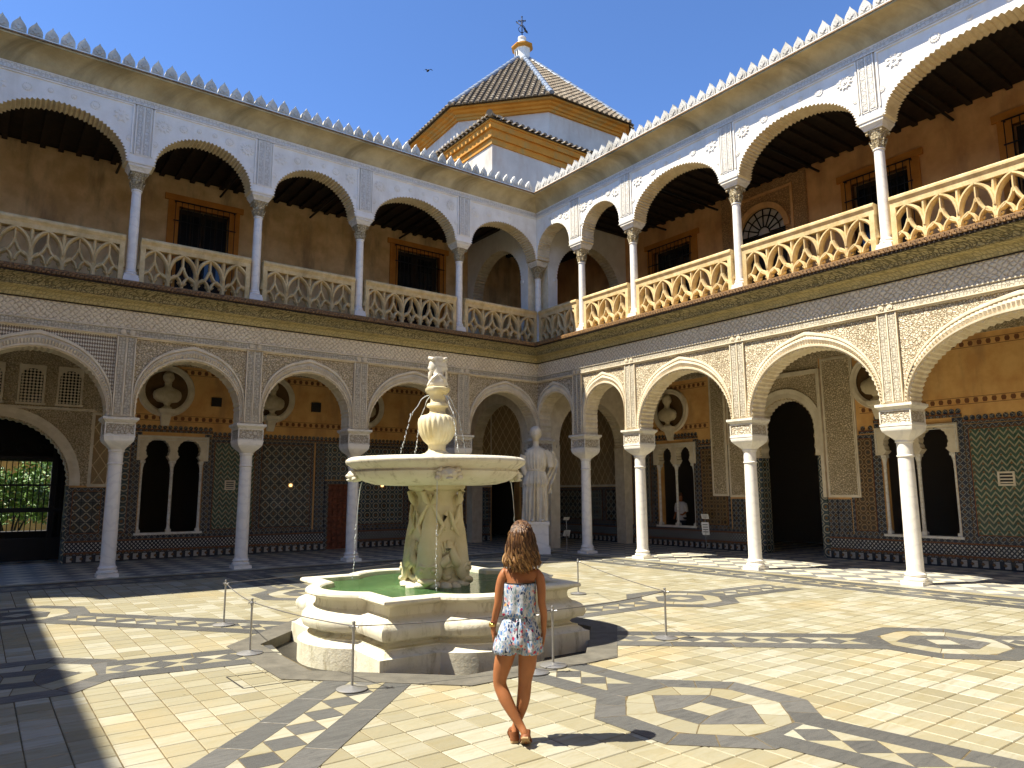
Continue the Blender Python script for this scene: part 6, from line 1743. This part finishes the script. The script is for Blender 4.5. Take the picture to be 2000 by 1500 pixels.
# low block in front of it, axis aligned, with its own tiled eaves
BX, BY = 2.59, 6.54; BZ = 18.55
bk = thing('roof_block', 'low square block with ochre eaves and tiled roof edge in front of the octagonal pavilion', 'building', (BX, BY, 11.0))
OH = 0.42
wx, wy = BX + OH, BY + OH
mb = MB(); mb.box(wx, wx + 9.5, wy, wy + 9.5, 10.5, BZ - 1.05); mb.build('wall', M['pav_wall'], bk)
mb = MB()
for e, za, zb in ((0.06, -1.06, -0.78), (0.16, -0.78, -0.40), (0.28, -0.40, -0.14), (0.34, -0.14, -0.05)):
    mb.box(wx - e, wx + 9.5 + e, wy - e, wy + 9.5 + e, BZ + za, BZ + zb - 0.001)
mb.build('eaves', M['pav_ochre'], bk)
mb = MB(); mb.rings([[(wx - q, wy - q, z), (wx + 9.5 + q, wy - q, z), (wx + 9.5 + q, wy + 9.5 + q, z), (wx - q, wy + 9.5 + q, z)] for q, z in ((0.40, BZ - 0.05), (0.40, BZ), (-3.5, BZ + 0.9))], 0, False); mb.build('roof', M['rbase'], bk)
tl = MB()
for ax in (0, 1):
    for i in range(29):
        s = 0.12 + i * 0.335
        for j in range(8):
            d0, d1 = j * 0.4 - 0.12, j * 0.4 + 0.34
            if s + 0.0 < d0 - 0.2: continue
            rs = []
            for dd, r, h in ((d0, 0.115, 0.03), (d1, 0.092, 0.0)):
                z = BZ + dd * 0.23 + h
                rs.append([((BX + s + r * cos(pi * q / 5), BY + dd, z + r * sin(pi * q / 5)) if ax == 0 else (BX + dd, BY + s + r * cos(pi * q / 5), z + r * sin(pi * q / 5))) for q in range(6)])
            tl.rings(rs, 0, True, False, False); tl.F([tl.P(p) for p in rs[0]], 0, False)
tag(tl.build('roof_tiles', M['rtile'], bk, fix=False), kind='stuff')
mb = MB(); mb.tube([(BX + t, BY + t, BZ + 0.12 + t * 0.23) for t in (-0.05, 0.5, 1.2)], [0.16, 0.15, 0.15], 8); mb.build('ridge', M['rtile'], bk)
# small arched bell opening on the right face
mb = MB()
cxw = wx + 4.3
P = [(cxw - 0.7, BZ - 3.5), (cxw + 0.7, BZ - 3.5), (cxw + 0.7, BZ - 2.15)] + [(cxw + 0.7 * cos(pi * k / 12), BZ - 2.15 + 0.7 * sin(pi * k / 12)) for k in range(1, 12)] + [(cxw - 0.7, BZ - 2.15)]
mb.fr = lambda u, w, z: (u, wy - w, z)
mb.prism(P, 0.002, 0.012); mb.build('window', M['dark'], bk)
# bird
bd = tag(MB().build('bird', M['iron']) if False else None, None) if False else None
mb = MB(); bp = Vector((-14.5631, -18.0503, 1.78)) + (_f + _r * ((836 - 1000) / 1393.75) - _u * ((138 - 750) / 1393.75)) * 45
mb.sphere(bp, (0.07, 0.16, 0.06), 8, 6)
for s in (-1, 1):
    w_ = Vector((0.8, -0.6, 0)) * s
    mb.rings([[bp + w_ * 0.02 + Vector((0, dy, 0.02)) for dy in (-0.06, 0.06)] , [bp + w_ * 0.16 + Vector((0, dy, 0.09)) for dy in (-0.05, 0.05)], [bp + w_ * 0.30 + Vector((0, dy, 0.0)) for dy in (-0.02, 0.01)]], 0, False, False, False)
mb.build('bird', M['iron'], None, fix=False); tag(bpy.data.objects['bird'], 'small dark bird flying in the blue sky left of the pavilion', 'bird')

# ================================================================== GARDEN BEYOND THE GATE
gdn = MB()
gdn.F([gdn.P(p) for p in ((-40, 4.6, 0.0), (-11, 4.6, 0.0), (-11, 30, 0.0), (-40, 30, 0.0))])
tag(gdn.build('garden_path', M['ring'], fix=False), 'sandy path of the garden beyond the gate', kind='structure')
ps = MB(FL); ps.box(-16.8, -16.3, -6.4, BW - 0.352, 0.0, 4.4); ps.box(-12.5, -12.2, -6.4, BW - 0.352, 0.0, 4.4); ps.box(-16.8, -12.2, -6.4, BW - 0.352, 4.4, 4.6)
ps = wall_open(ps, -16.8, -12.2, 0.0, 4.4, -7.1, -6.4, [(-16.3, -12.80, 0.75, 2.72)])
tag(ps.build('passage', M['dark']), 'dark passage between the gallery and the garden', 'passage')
gt = thing('iron_gate', 'black wrought iron gate at the left edge, sunlit garden behind it', 'gate', FL(-14.3, -5.4, 0))
for k in range(30):
    u = -16.15 + k * 0.13
    b = MB(FL); b.box(u - 0.011, u + 0.011, -5.411, -5.389, 0.62, 2.72)
    b.box(u - 0.02, u + 0.02, -5.42, -5.38, 1.60, 1.66); b.build('bar', M['iron'], gt)
b = MB(FL)
for z0_, z1_ in ((0.02, 0.62), (1.3, 1.42), (2.0, 2.05), (2.72, 2.80)): b.box(-16.28, -12.52, -5.42, -5.38, z0_, z1_)
b.build('rail', M['iron'], gt)
b = MB(FL)
for q in (-16.26, -14.2, -12.85): MB(FL).box(q - 0.05, q + 0.05, -5.44, -5.36, 0.01, 3.6).build('stile', M['iron'], gt)
pass
b = MB(FL)
for j in range(8):
    cu = -15.9 + j * 0.45
    b.tube([(cu + 0.16 * (1 - k / 16) * cos(k * 0.7), -5.4, 3.02 + 0.16 * (1 - k / 16) * sin(k * 0.7)) for k in range(15)], 0.014, 5)
b.build('scroll', M['iron'], gt)
M['leaf'] = G('leaf')
g = M['leaf']; g.set(Base_Color=g.ramp(g.n('ShaderNodeNewGeometry').outputs['Random Per Island'], [(0, (0.05, 0.12, 0.015)), (0.5, (0.10, 0.20, 0.025)), (1, (0.17, 0.28, 0.05))]), Roughness=0.5); M['leaf'] = g.m
def shrub(c, rx, ry, rz, n, lab):
    t = thing('shrub', lab, 'shrub', (c[0], c[1], 0))
    mb = MB()
    for k in range(n):
        a = random.uniform(0, 2 * pi); b_ = random.uniform(-0.6, 1); rr = random.uniform(0.6, 1.0) + 0.12 * sin(5 * a) 
        p = Vector((c[0] + rx * rr * cos(a) * sqrt(max(0, 1 - b_ * b_ * 0.8)), c[1] + ry * rr * sin(a) * sqrt(max(0, 1 - b_ * b_ * 0.8)), c[2] + rz * b_ * rr))
        d1 = Vector((random.uniform(-1, 1), random.uniform(-1, 1), random.uniform(-1, 1))).normalized() * 0.09; d2 = Vector((random.uniform(-1, 1), random.uniform(-1, 1), random.uniform(-1, 1))).normalized() * 0.05
        mb.F([mb.P(p - d1), mb.P(p + d2), mb.P(p + d1), mb.P(p - d2)])
    mb.build('foliage', M['leaf'], t, fix=False)
    mb = MB()
    for k in range(5):
        a = k * 1.3; mb.tube([(c[0], c[1], 0.0), (c[0] + rx * 0.3 * cos(a), c[1] + ry * 0.3 * sin(a), c[2] * 0.6), (c[0] + rx * 0.6 * cos(a), c[1] + ry * 0.6 * sin(a), c[2])], [0.05, 0.03, 0.015], 6)
    mb.build('stem', M['wood'], t)
shrub((-13.6, 9.4, 1.5), 1.1, 0.9, 1.1, 2600, 'leafy green shrub seen through the gate, centre')
shrub((-15.6, 10.4, 0.9), 1.5, 0.8, 0.7, 2200, 'low green hedge plant seen through the gate, left')
shrub((-12.0, 12.0, 1.9), 1.6, 1.2, 1.6, 2600, 'bigger shrub farther back behind the gate, right')
gw = tag(MB().box(-30, -8, 15.5, 15.9, 0, 4.5).build('garden_wall', M['ochre']), 'ochre wall at the end of the garden behind the gate', 'wall')
lw = MB(); lw.F([lw.P(p) for p in ((-20, 8.0, 0.006), (-12, 8.0, 0.006), (-12, 15, 0.006), (-20, 15, 0.006))])
gm_ = stone('lawn_green', (0.07, 0.14, 0.025), (0.11, 0.19, 0.04), 8, 0.9, 0.4, 0.02)
tag(lw.build('lawn', gm_, fix=False), 'sunlit lawn beyond the gate', kind='structure')

# ================================================================== WEST AND SOUTH WINGS (out of view; they shade and reflect light)
for nm, P, lab in (('W', None, 'plain arcaded west wing of the patio'), ('S', None, 'plain arcaded south wing of the patio')):
    if nm == 'W': fr = lambda u, w, z: (-21.02 + w, u, z)
    else: fr = lambda u, w, z: (u, -20.0 + w, z)
    cols = [-0.5, -4.2, -7.9, -11.6, -15.3, -19.0] if nm == 'W' else [0.0, -4.0, -8.0, -12.0, -16.0, -20.0]
    b = arcade_body(fr, cols, 3.46, 4.87, 6.5, cols[-1] - 1.5, cols[0] + (1.5 if nm == 'S' else 0.2), 0.3, 2, 0.0)
    b2 = arcade_body(fr, cols, UZS, UAP, 11.3, cols[-1] - 1.5, cols[0] + (1.5 if nm == 'S' else 0.2), 0.3, 2, 0.0)
    k = len(b.v); b.v += b2.v; b.f += [tuple(i + k for i in f) for f in b2.f]; b.mi += b2.mi; b.sm += b2.sm
    b.box(cols[-1] - 1.5, cols[0] + (4.2 if nm == 'W' else 0.2), 0.26, 0.9, 11.3, 11.75, 0)
    b.box(cols[-1] - 1.5, cols[0] + 0.2, -4.0, -3.7, 0.0, 11.3, 1); b.box(cols[-1] - 1.5, cols[0] + 0.2, -3.7, 0.26, 11.45, 11.6, 0); b.box(cols[-1] - 1.5, cols[0] + 0.2, -3.7, -0.26, 6.2, 6.45, 0)
    for u in cols: b.box(u - 0.15, u + 0.15, -0.15, 0.15, 0.0, 3.46, 0); b.box(u - 0.1, u + 0.1, -0.1, 0.1, 6.45, UZS, 0)
    tag(b.build('palace_wing', [M['white'], M['ochre']]), lab, 'building')
# ================================================================== PEOPLE
def skin_body(name, V, E, mat, root, parent=None, sub=2):
    me = bpy.data.meshes.new(name)
    keys = list(V); ix = {k: i for i, k in enumerate(keys)}
    me.from_pydata([V[k][0] for k in keys], [(ix[a], ix[b]) for a, b in E], [])
    me.materials.append(mat)
    o = link(name, me, parent)
    md = o.modifiers.new('skin', 'SKIN'); md.use_smooth_shade = True; md.branch_smoothing = 0.6
    sv = me.skin_vertices[0].data
    for k in keys:
        r = V[k][1]; sv[ix[k]].radius = r if isinstance(r, tuple) else (r, r)
        sv[ix[k]].use_root = (k == root)
    s = o.modifiers.new('sub', 'SUBSURF'); s.levels = sub; s.render_levels = sub
    return o
PW = Vector((-11.235, -13.755, 0.0))
pf_ = Vector((PW.x + 14.5631, PW.y + 18.0503)).normalized()
pr_ = Vector((pf_.y, -pf_.x))
def L(r, f, z):
    r = (r + .06) * .93 - .06; z *= .985
    return (PW.x + pr_.x * r + pf_.x * f, PW.y + pr_.y * r + pf_.y * f, z)
def skinmat(name, c):
    g = G(name)
    n = g.noise(14, 5, 0.6)
    g.set(Base_Color=g.ramp(n, [(0.3, c), (0.7, tuple(x * 0.82 for x in c))]), Roughness=0.55, Normal=g.bump(g.noise(120, 4), 0.12, 0.003), Subsurface_Weight=0.06, Subsurface_Radius=(0.02, 0.008, 0.004), Specular_IOR_Level=0.4)
    return g.m
M['skin'] = skinmat('tanned_skin', (0.37, 0.14, 0.052))
wo_ = thing('person', 'woman seen from behind in a floral strapless romper, long wavy brown hair, legs crossed', 'person', tuple(PW))
V = {
 'pelvis': (L(-.062, 0, .76), (.115, .085)), 'belly': (L(-.062, 0, .88), (.098, .075)), 'waist': (L(-.058, .005, .95), (.092, .07)), 'chest': (L(-.05, .0, 1.08), (.112, .08)), 'upper': (L(-.045, -.005, 1.185), (.112, .068)),
 'neckb': (L(-.038, .0, 1.265), (.05, .048)), 'neck': (L(-.036, .01, 1.33), (.04, .042)), 'headb': (L(-.035, .02, 1.40), (.06, .065)), 'head': (L(-.034, .02, 1.48), (.073, .085)), 'crown': (L(-.034, .015, 1.55), (.055, .065)),
 'shL': (L(-.165, -.0, 1.215), (.042, .042)), 'dL': (L(-.188, 0, 1.18), (.039, .039)), 'uaL': (L(-.212, -.005, 1.09), (.034, .036)), 'elL': (L(-.222, -.012, .985), (.028, .03)), 'faL': (L(-.238, .01, .92), (.029, .03)), 'wrL': (L(-.262, .04, .815), (.0185, .022)), 'plL': (L(-.262, .05, .765), (.017, .028)),
 'shR': (L(.085, .0, 1.215), (.042, .042)), 'dR': (L(.110, 0, 1.18), (.039, .039)), 'uaR': (L(.122, -.005, 1.09), (.034, .036)), 'elR': (L(.122, -.012, .985), (.028, .03)), 'faR': (L(.138, .01, .92), (.029, .03)), 'wrR': (L(.138, .04, .805), (.0185, .022)), 'plR': (L(.138, .05, .755), (.017, .028)),
 'hipL': (L(-.145, 0, .70), (.09, .09)), 'thL': (L(-.178, .005, .58), (.078, .08)), 'knaL': (L(-.212, .02, .455), (.054, .056)), 'knL': (L(-.212, .022, .40), (.05, .052)), 'caL': (L(-.165, -.01, .31), (.05, .053)), 'cbL': (L(-.108, -.03, .22), (.04, .042)), 'anL': (L(-.04, -.05, .125), (.026, .029)), 'heL': (L(-.014, -.085, .092), (.027, .027)), 'baL': (L(-.010, -.03, .035), (.03, .018)), 'toL': (L(-.012, .015, .018), (.028, .012)),
 'hipR': (L(.02, 0, .70), (.09, .09)), 'thR': (L(.012, .005, .58), (.078, .08)), 'knaR': (L(-.012, .015, .455), (.054, .056)), 'knR': (L(-.016, .015, .40), (.049, .052)), 'caR': (L(-.024, .01, .31), (.05, .054)), 'cbR': (L(-.045, .03, .22), (.04, .042)), 'anR': (L(-.088, .06, .10), (.026, .03)), 'heR': (L(-.098, .03, .045), (.028, .03)), 'ftR': (L(-.105, .12, .05), (.028, .026)), 'baR': (L(-.11, .19, .03), (.034, .018)), 'toR': (L(-.112, .235, .02), (.03, .012)),
}
E_ = [('pelvis', 'belly'), ('belly', 'waist'), ('waist', 'chest'), ('chest', 'upper'), ('upper', 'neckb'), ('neckb', 'neck'), ('neck', 'headb'), ('headb', 'head'), ('head', 'crown'),
      ('upper', 'shL'), ('shL', 'dL'), ('dL', 'uaL'), ('uaL', 'elL'), ('elL', 'faL'), ('faL', 'wrL'), ('wrL', 'plL'),
      ('upper', 'shR'), ('shR', 'dR'), ('dR', 'uaR'), ('uaR', 'elR'), ('elR', 'faR'), ('faR', 'wrR'), ('wrR', 'plR'),
      ('pelvis', 'hipL'), ('hipL', 'thL'), ('thL', 'knaL'), ('knaL', 'knL'), ('knL', 'caL'), ('caL', 'cbL'), ('cbL', 'anL'), ('anL', 'heL'), ('heL', 'baL'), ('baL', 'toL'),
      ('pelvis', 'hipR'), ('hipR', 'thR'), ('thR', 'knaR'), ('knaR', 'knR'), ('knR', 'caR'), ('caR', 'cbR'), ('cbR', 'anR'), ('anR', 'heR'), ('anR', 'ftR'), ('ftR', 'baR'), ('baR', 'toR')]
# fingers: four plus thumb on each hand, curled a little
for s, w in (('L', -1), ('R', 1)):
    b = Vector(V['pl' + s][0]); 
    base_r = -.262 if s == 'L' else .138; bz = .765 if s == 'L' else .755
    for i, (df, ln) in enumerate(((-.022, .058), (-.007, .068), (.008, .072), (.022, .064))):
        f0 = .05 + df
        a, b2, c2 = 'f%s%d' % (s, i), 'g%s%d' % (s, i), 'h%s%d' % (s, i)
        V[a] = (L(base_r, f0, bz - .028), .0085); V[b2] = (L(base_r + .003 * -w, f0 + .004, bz - .028 - ln * .5), .008); V[c2] = (L(base_r - .014 * w, f0 + .006, bz - .028 - ln), .0065)
        E_ += [('pl' + s, a), (a, b2), (b2, c2)]
    V['t' + s] = (L(base_r - .012 * w, .082, bz + .0), .010); V['u' + s] = (L(base_r - .02 * w, .096, bz - .03), .0085)
    E_ += [('pl' + s, 't' + s), ('t' + s, 'u' + s)]
skin_body('body', V, E_, M['skin'], 'pelvis', wo_, 2)
# facial features on the far side
mb = MB(); mb.sphere(L(-.034, .105, 1.455), (.014, .016, .018), 8, 6)
for s in (-1, 1): mb.sphere(L(-.034 + s * .072, .02, 1.455), (.012, .018, .03), 8, 6)
mb.build('ears_and_nose', M['skin'], wo_)
mb = MB()
for s in (-1, 1): mb.sphere(L(-.034 + s * .03, .088, 1.48), (.011, .01, .008), 8, 6)
mb.build('eyes', M['dark'], wo_)
# romper
def floral():
    g = G('floral_fabric')
    p = g.pos()
    w = g.vadd(p, g.vscale(g.noise(22, 2, 0.5, col=True), (0.03, 0.03, 0.03)))
    base = g.mix(g.step(g.noise(40, 3), 0.4, 0.6), (0.47, 0.48, 0.51), (0.33, 0.36, 0.42))
    l1 = g.vor(52, g.vscale(w, (1.0, 1.0, 0.5)), 'DISTANCE_TO_EDGE')
    k1 = g.white(g.vor(52, g.vscale(w, (1.0, 1.0, 0.5)), 'F1', 'Position'))
    blue = g.ramp(k1, [(0.0, (0.10, 0.19, 0.40)), (0.25, (0.20, 0.36, 0.56)), (0.42, (0.50, 0.50, 0.52)), (0.54, (0.48, 0.50, 0.52)), (0.58, (0.03, 0.05, 0.11)), (0.78, (0.20, 0.28, 0.30)), (1.0, (0.55, 0.58, 0.62))], 'CONSTANT')
    c = g.mix(g.step(l1, 0.10, 0.16), base, blue)
    f1 = g.vor(27, g.vadd(w, (3.1, 1.7, 0.3)), 'F1')
    kf = g.white(g.vor(27, g.vadd(w, (3.1, 1.7, 0.3)), 'F1', 'Position'))
    fl_ = g.ramp(kf, [(0.0, (0.42, 0.03, 0.08)), (0.2, (0.55, 0.12, 0.10)), (0.33, (0.60, 0.34, 0.12)), (0.42, (0.25, 0.02, 0.10)), (0.5, (0.52, 0.25, 0.25))], 'CONSTANT')
    on = g.math('MULTIPLY', g.math('LESS_THAN', f1, 0.30), g.math('LESS_THAN', kf, 0.62))
    c = g.mix(on, c, fl_)
    c = g.mix(g.math('LESS_THAN', f1, 0.07), c, (0.08, 0.02, 0.04))
    g.set(Base_Color=c, Roughness=0.85, Specular_IOR_Level=0.15, Normal=g.bump(g.noise(45, 4), 0.25, 0.006))
    return g.m
M['floral'] = floral()
def cloth_ring(cx, hw, hd, z, wr=0.0, n=56, ph=0.0, cf=0.0):
    return [L(cx + (hw + 1.5 * wr * sin(9 * 2 * pi * k / n + ph) + wr * 0.6 * sin(17 * 2 * pi * k / n + 2 * ph)) * cos(2 * pi * k / n), cf + (hd + wr * sin(9 * 2 * pi * k / n + ph)) * sin(2 * pi * k / n), z) for k in range(n)]
mb = MB()
mb.rings([cloth_ring(cx, a, b, z, w, ph=p) for cx, a, b, z, w, p in ((-.052, .121, .088, 1.137, .001, 0), (-.052, .127, .094, 1.128, .001, 0), (-.053, .128, .096, 1.08, .003, .3), (-.055, .124, .094, 1.02, .004, .7), (-.057, .126, .096, .96, .006, 1.0), (-.06, .132, .104, .925, .008, 1.3), (-.06, .128, .10, .905, .006, 1.5), (-.06, .113, .086, .893, .003, 1.6), (-.06, .113, .086, .88, .003, 1.7), (-.061, .128, .10, .862, .006, 1.9), (-.062, .15, .118, .81, .007, 2.2), (-.063, .168, .13, .74, .007, 2.6), (-.065, .178, .134, .715, .006, 2.9), (-.065, .172, .125, .69, .005, 3.0))], 0, True, True)
ro = mb.build('romper', M['floral'], wo_, ang=180)
for cx, ph in ((-.158, 0.0), (.026, 1.4)):
    mb = MB()
    mb.rings([cloth_ring(cx + d, a, b, z, w, 40, ph + z * 9) for d, a, b, z, w in ((0, .084, .118, .74, .002), (-.002, .092, .125, .70, .004), (-.004, .095, .128, .67, .006), (-.005, .098, .13, .638, .008), (-.005, .094, .125, .637, .008), (-.004, .09, .118, .68, .006))], 0, True, False)
    mb.build('romper_leg', M['floral'], ro, ang=180)
mb = MB(); mb.tube([L(-.052 + .124 * cos(2 * pi * k / 40), .091 * sin(2 * pi * k / 40), 1.138) for k in range(41)], .004, 6, cap=False); mb.build('neckline_trim', M['dark'], ro)
mb = MB()
for s in (-1, 1): mb.tube([L(-.06 + s * .01, -.10, .89), L(-.06 + s * .022, -.118, .84), L(-.06 + s * .03, -.135, .79)], [.005, .005, .004], 5)
mb.build('waist_tie', M['floral'], ro)
# hair: scalp cap and many wavy locks
def hairmat():
    g = G('brown_hair')
    r = g.n('ShaderNodeNewGeometry').outputs['Random Per Island']
    x, y, z = g.xyz(g.pos())
    low = g.step(z, 1.42, 1.18)
    c = g.ramp(r, [(0, (0.028, 0.013, 0.006)), (0.4, (0.065, 0.029, 0.012)), (0.75, (0.12, 0.055, 0.021)), (1, (0.20, 0.105, 0.04))])
    c2 = g.ramp(r, [(0, (0.05, 0.022, 0.009)), (0.4, (0.15, 0.07, 0.023)), (0.75, (0.34, 0.18, 0.06)), (1, (0.52, 0.32, 0.12))])
    g.set(Base_Color=g.mix(low, c, c2), Roughness=0.5, Specular_IOR_Level=0.35, Anisotropic=0.3, Normal=g.bump(g.noise(160, 3), 0.3, 0.004))
    return g.m
M['hair'] = hairmat()
hr = MB()
rs = []
for j in range(12):
    t = -0.35 + (pi / 2 + 0.33) * j / 11
    rs.append([L(-.034 + .088 * cos(t) * cos(2 * pi * k / 24), .008 + .10 * cos(t) * sin(2 * pi * k / 24) - 0.01, 1.49 + .104 * sin(t)) for k in range(24)])
hr.rings(rs, 0, True)
rnd = random.Random(3)
for i in range(330):
    a = rnd.uniform(radians(150), radians(390)) + 0     # back and sides (f < 0 is the back)
    a = -pi / 2 + rnd.gauss(0, 0.95)
    a = max(-pi / 2 - 2.0, min(-pi / 2 + 2.0, a))
    el = rnd.uniform(0.25, 1.45)
    st_ = Vector((-.034 + .09 * cos(el) * cos(a) * 0.98, .0 + .10 * cos(el) * sin(a), 1.49 + .106 * sin(el)))
    lenz = rnd.uniform(1.20, 1.285) + 0.03 * abs(cos(a))
    amp = rnd.uniform(.008, .024); fq = rnd.uniform(26, 46); ph = rnd.uniform(0, 6.3)
    out = Vector((cos(a), sin(a) * 0.9, 0))
    pts = []; rad = []
    n = 11
    sp = rnd.uniform(0.90, 1.12)
    for k in range(n):
        u = k / (n - 1)
        z = st_.z + (lenz - st_.z) * u
        # radius of the hair mass: widens down to the shoulders
        zz = z
        R = .092 + .026 * max(0, min(1, (1.50 - zz) / .22)) 
        rx = R * (1.02 + 0.08 * max(0, min(1, (1.42 - zz) / .2))); ry = .10 - .01 * u
        tgt = Vector((-.034 + rx * cos(a) * sp, ry * sin(a) * (0.92 + .08 * sp), 0))
        bl = min(1, u * 3.2)
        p = Vector((st_.x, st_.y, 0)).lerp(tgt, bl)
        wv = amp * max(0, u - .25) * 1.6
        p.x += wv * sin(fq * z + ph); p.y += wv * cos(fq * z + ph) - 0.004
        pts.append(L(p.x, p.y, z)); rad.append((.0085 if u < .8 else .0085 * (1 - u) / .2 + .0012) * rnd.uniform(.7, 1.2))
    hr.tube(pts, rad, 5)
hr.build('hair', M['hair'], wo_, fix=False)
# bracelet and watch
M['gold'] = plain('gold_metal', (0.70, 0.45, 0.12), 0.3, 0.9)
def band_on(r, f, z, rr, name, mat, hgt=.012):
    mb = MB(); mb.rings([[L(r + (rr + q) * cos(2 * pi * k / 18), f + (rr * 1.15 + q) * sin(2 * pi * k / 18), z + zz) for k in range(18)] for q, zz in ((0, -hgt), (.004, -hgt), (.004, hgt), (0, hgt))], 0, True, False); return mb.build(name, mat, wo_)
wt = band_on(-.2615, .037, .825, .0215, 'watch', M['gold'], .011)
mb = MB(); mb.sphere(L(-.287, .035, .825), (.007, .017, .017), 10, 8); mb.build('watch_case', M['gold'], wt)
band_on(-.259, .031, .85, .0225, 'bracelet', M['wood_red'], .004)
# sandals
M['leather'] = stone('brown_leather', (0.24, 0.085, 0.03), (0.15, 0.05, 0.02), 30, 0.55, 0.3, 0.003)
M['sole'] = stone('tan_sole', (0.42, 0.28, 0.15), (0.30, 0.19, 0.09), 20, 0.7, 0.3, 0.003)
def sandal(heel, ball, toe, up, w, nm):
    h, b, t = Vector(L(*heel)), Vector(L(*ball)), Vector(L(*toe))
    up = Vector(L(*up)) - Vector(L(0, 0, 0)); up.normalize()
    mb = MB(); rs = []
    for p, hw in ((h - (b - h).normalized() * .028, .018), (h - (b - h).normalized() * .01, .03), (h.lerp(b, .4), .026), (b, .038), (b.lerp(t, .7), .036), (t + (t - b).normalized() * .012, .016)):
        d = (b - h).normalized(); s = d.cross(up).normalized()
        rs.append([p + s * hw, p - s * hw, p - s * hw - up * .014, p + s * hw - up * .014])
    mb.rings(rs, 0, False); o = mb.build('sandal', M['sole'], wo_)
    d = (b - h).normalized(); s = d.cross(up).normalized()
    mb = MB()
    def strap(c, r, hh, tw): mb.tube([c + s * (r * cos(pi * k / 10)) + up * (hh * sin(pi * k / 10)) + d * tw * k / 10 for k in range(11)], .006, 6)
    for f_, r, hh in ((0.98, .04, .045), (0.80, .038, .055), (0.62, .034, .062), (0.42, .032, .07)): strap(h.lerp(b, f_), r, hh, 0.01); strap(h.lerp(b, f_), r, hh, -0.015)
    # heel counter
    mb.rings([[h + s * (.033 * cos(pi * k / 10 + pi) if False else .034 * cos(pi * k / 10)) - d * (.03 * sin(pi * k / 10)) + up * z for k in range(11)] for z in (0.0, .03, .058, .062)], 0, True, False, False)
    mb.build('straps', M['leather'], o)
sandal((-.012, -.088, .068), (-.010, -.022, .020), (-.012, .03, .012), (0.05, .8, .55), 1, 'L')
sandal((-.097, .015, .020), (-.11, .17, .016), (-.113, .23, .014), (0, 0, 1), 1, 'R')

# visitor inside the window of the right wing
M['blouse'] = plain('grey_blouse', (0.70, 0.67, 0.64), 0.8); M['trouser'] = plain('dark_trousers', (0.03, 0.03, 0.035), 0.8)
vp = Vector((4.62, -1.84, 0.0))
vis = thing('person', 'visitor in a pale blouse standing in the dark behind the right twin-arched window', 'person', tuple(vp))
def Q(x, y, z): return (vp.x + x, vp.y + y, z)
V2 = {'pelvis': (Q(0, 0, .95), (.13, .10)), 'belly': (Q(0, 0, 1.08), (.12, .09)), 'chest': (Q(0, 0, 1.27), (.14, .10)), 'nb': (Q(0, 0, 1.42), .055), 'nk': (Q(0, 0, 1.48), .045), 'hb': (Q(-.01, 0, 1.55), (.065, .075)), 'hd': (Q(-.01, 0, 1.64), (.075, .09)), 'cr': (Q(0, 0, 1.71), (.055, .06)),
      'sl': (Q(0, -.16, 1.37), .05), 'el': (Q(.0, -.22, 1.1), .04), 'wl': (Q(-.14, -.16, 1.0), .028), 'hl': (Q(-.2, -.12, 1.02), .03), 'sr': (Q(0, .16, 1.37), .05), 'er': (Q(.02, .22, 1.1), .04), 'wr': (Q(-.12, .2, .92), .028), 'hr': (Q(-.15, .2, .85), .03),
      'h1': (Q(0, -.09, .85), .085), 'k1': (Q(0, -.1, .48), .06), 'a1': (Q(.02, -.1, .09), .035), 't1': (Q(-.15, -.1, .03), .035), 'h2': (Q(0, .09, .85), .085), 'k2': (Q(0, .1, .48), .06), 'a2': (Q(.02, .1, .09), .035), 't2': (Q(-.15, .1, .03), .035)}
E2 = [('pelvis', 'belly'), ('belly', 'chest'), ('chest', 'nb'), ('nb', 'nk'), ('nk', 'hb'), ('hb', 'hd'), ('hd', 'cr'), ('chest', 'sl'), ('sl', 'el'), ('el', 'wl'), ('wl', 'hl'), ('chest', 'sr'), ('sr', 'er'), ('er', 'wr'), ('wr', 'hr'), ('pelvis', 'h1'), ('h1', 'k1'), ('k1', 'a1'), ('a1', 't1'), ('pelvis', 'h2'), ('h2', 'k2'), ('k2', 'a2'), ('a2', 't2')]
skin_body('body', V2, E2, M['skin'], 'pelvis', vis, 2)
mb = MB(); N = 32
mb.rings([[Q(a * cos(2 * pi * k / N), b * sin(2 * pi * k / N), z) for k in range(N)] for a, b, z in ((.14, .19, .82), (.135, .175, 1.0), (.125, .165, 1.12), (.14, .195, 1.28), (.12, .21, 1.38), (.07, .12, 1.44))], 0, True)
for s in (-1, 1): mb.tube([Q(0, s * .17, 1.37), Q(0, s * .215, 1.24), Q(.01, s * .23, 1.1)], [.065, .06, .055], 12)
mb.build('blouse', M['blouse'], vis, ang=180)
mb = MB()
for s in (-1, 1): mb.tube([Q(0, s * .085, .92), Q(0, s * .1, .5), Q(.02, s * .1, .1)], [.105, .085, .07], 14)
mb.build('trousers', M['trouser'], vis, ang=180)
mb = MB(); mb.sphere(Q(.015, 0, 1.655), (.095, .088, .10), 16, 10); mb.build('hair', M['hair'], vis)
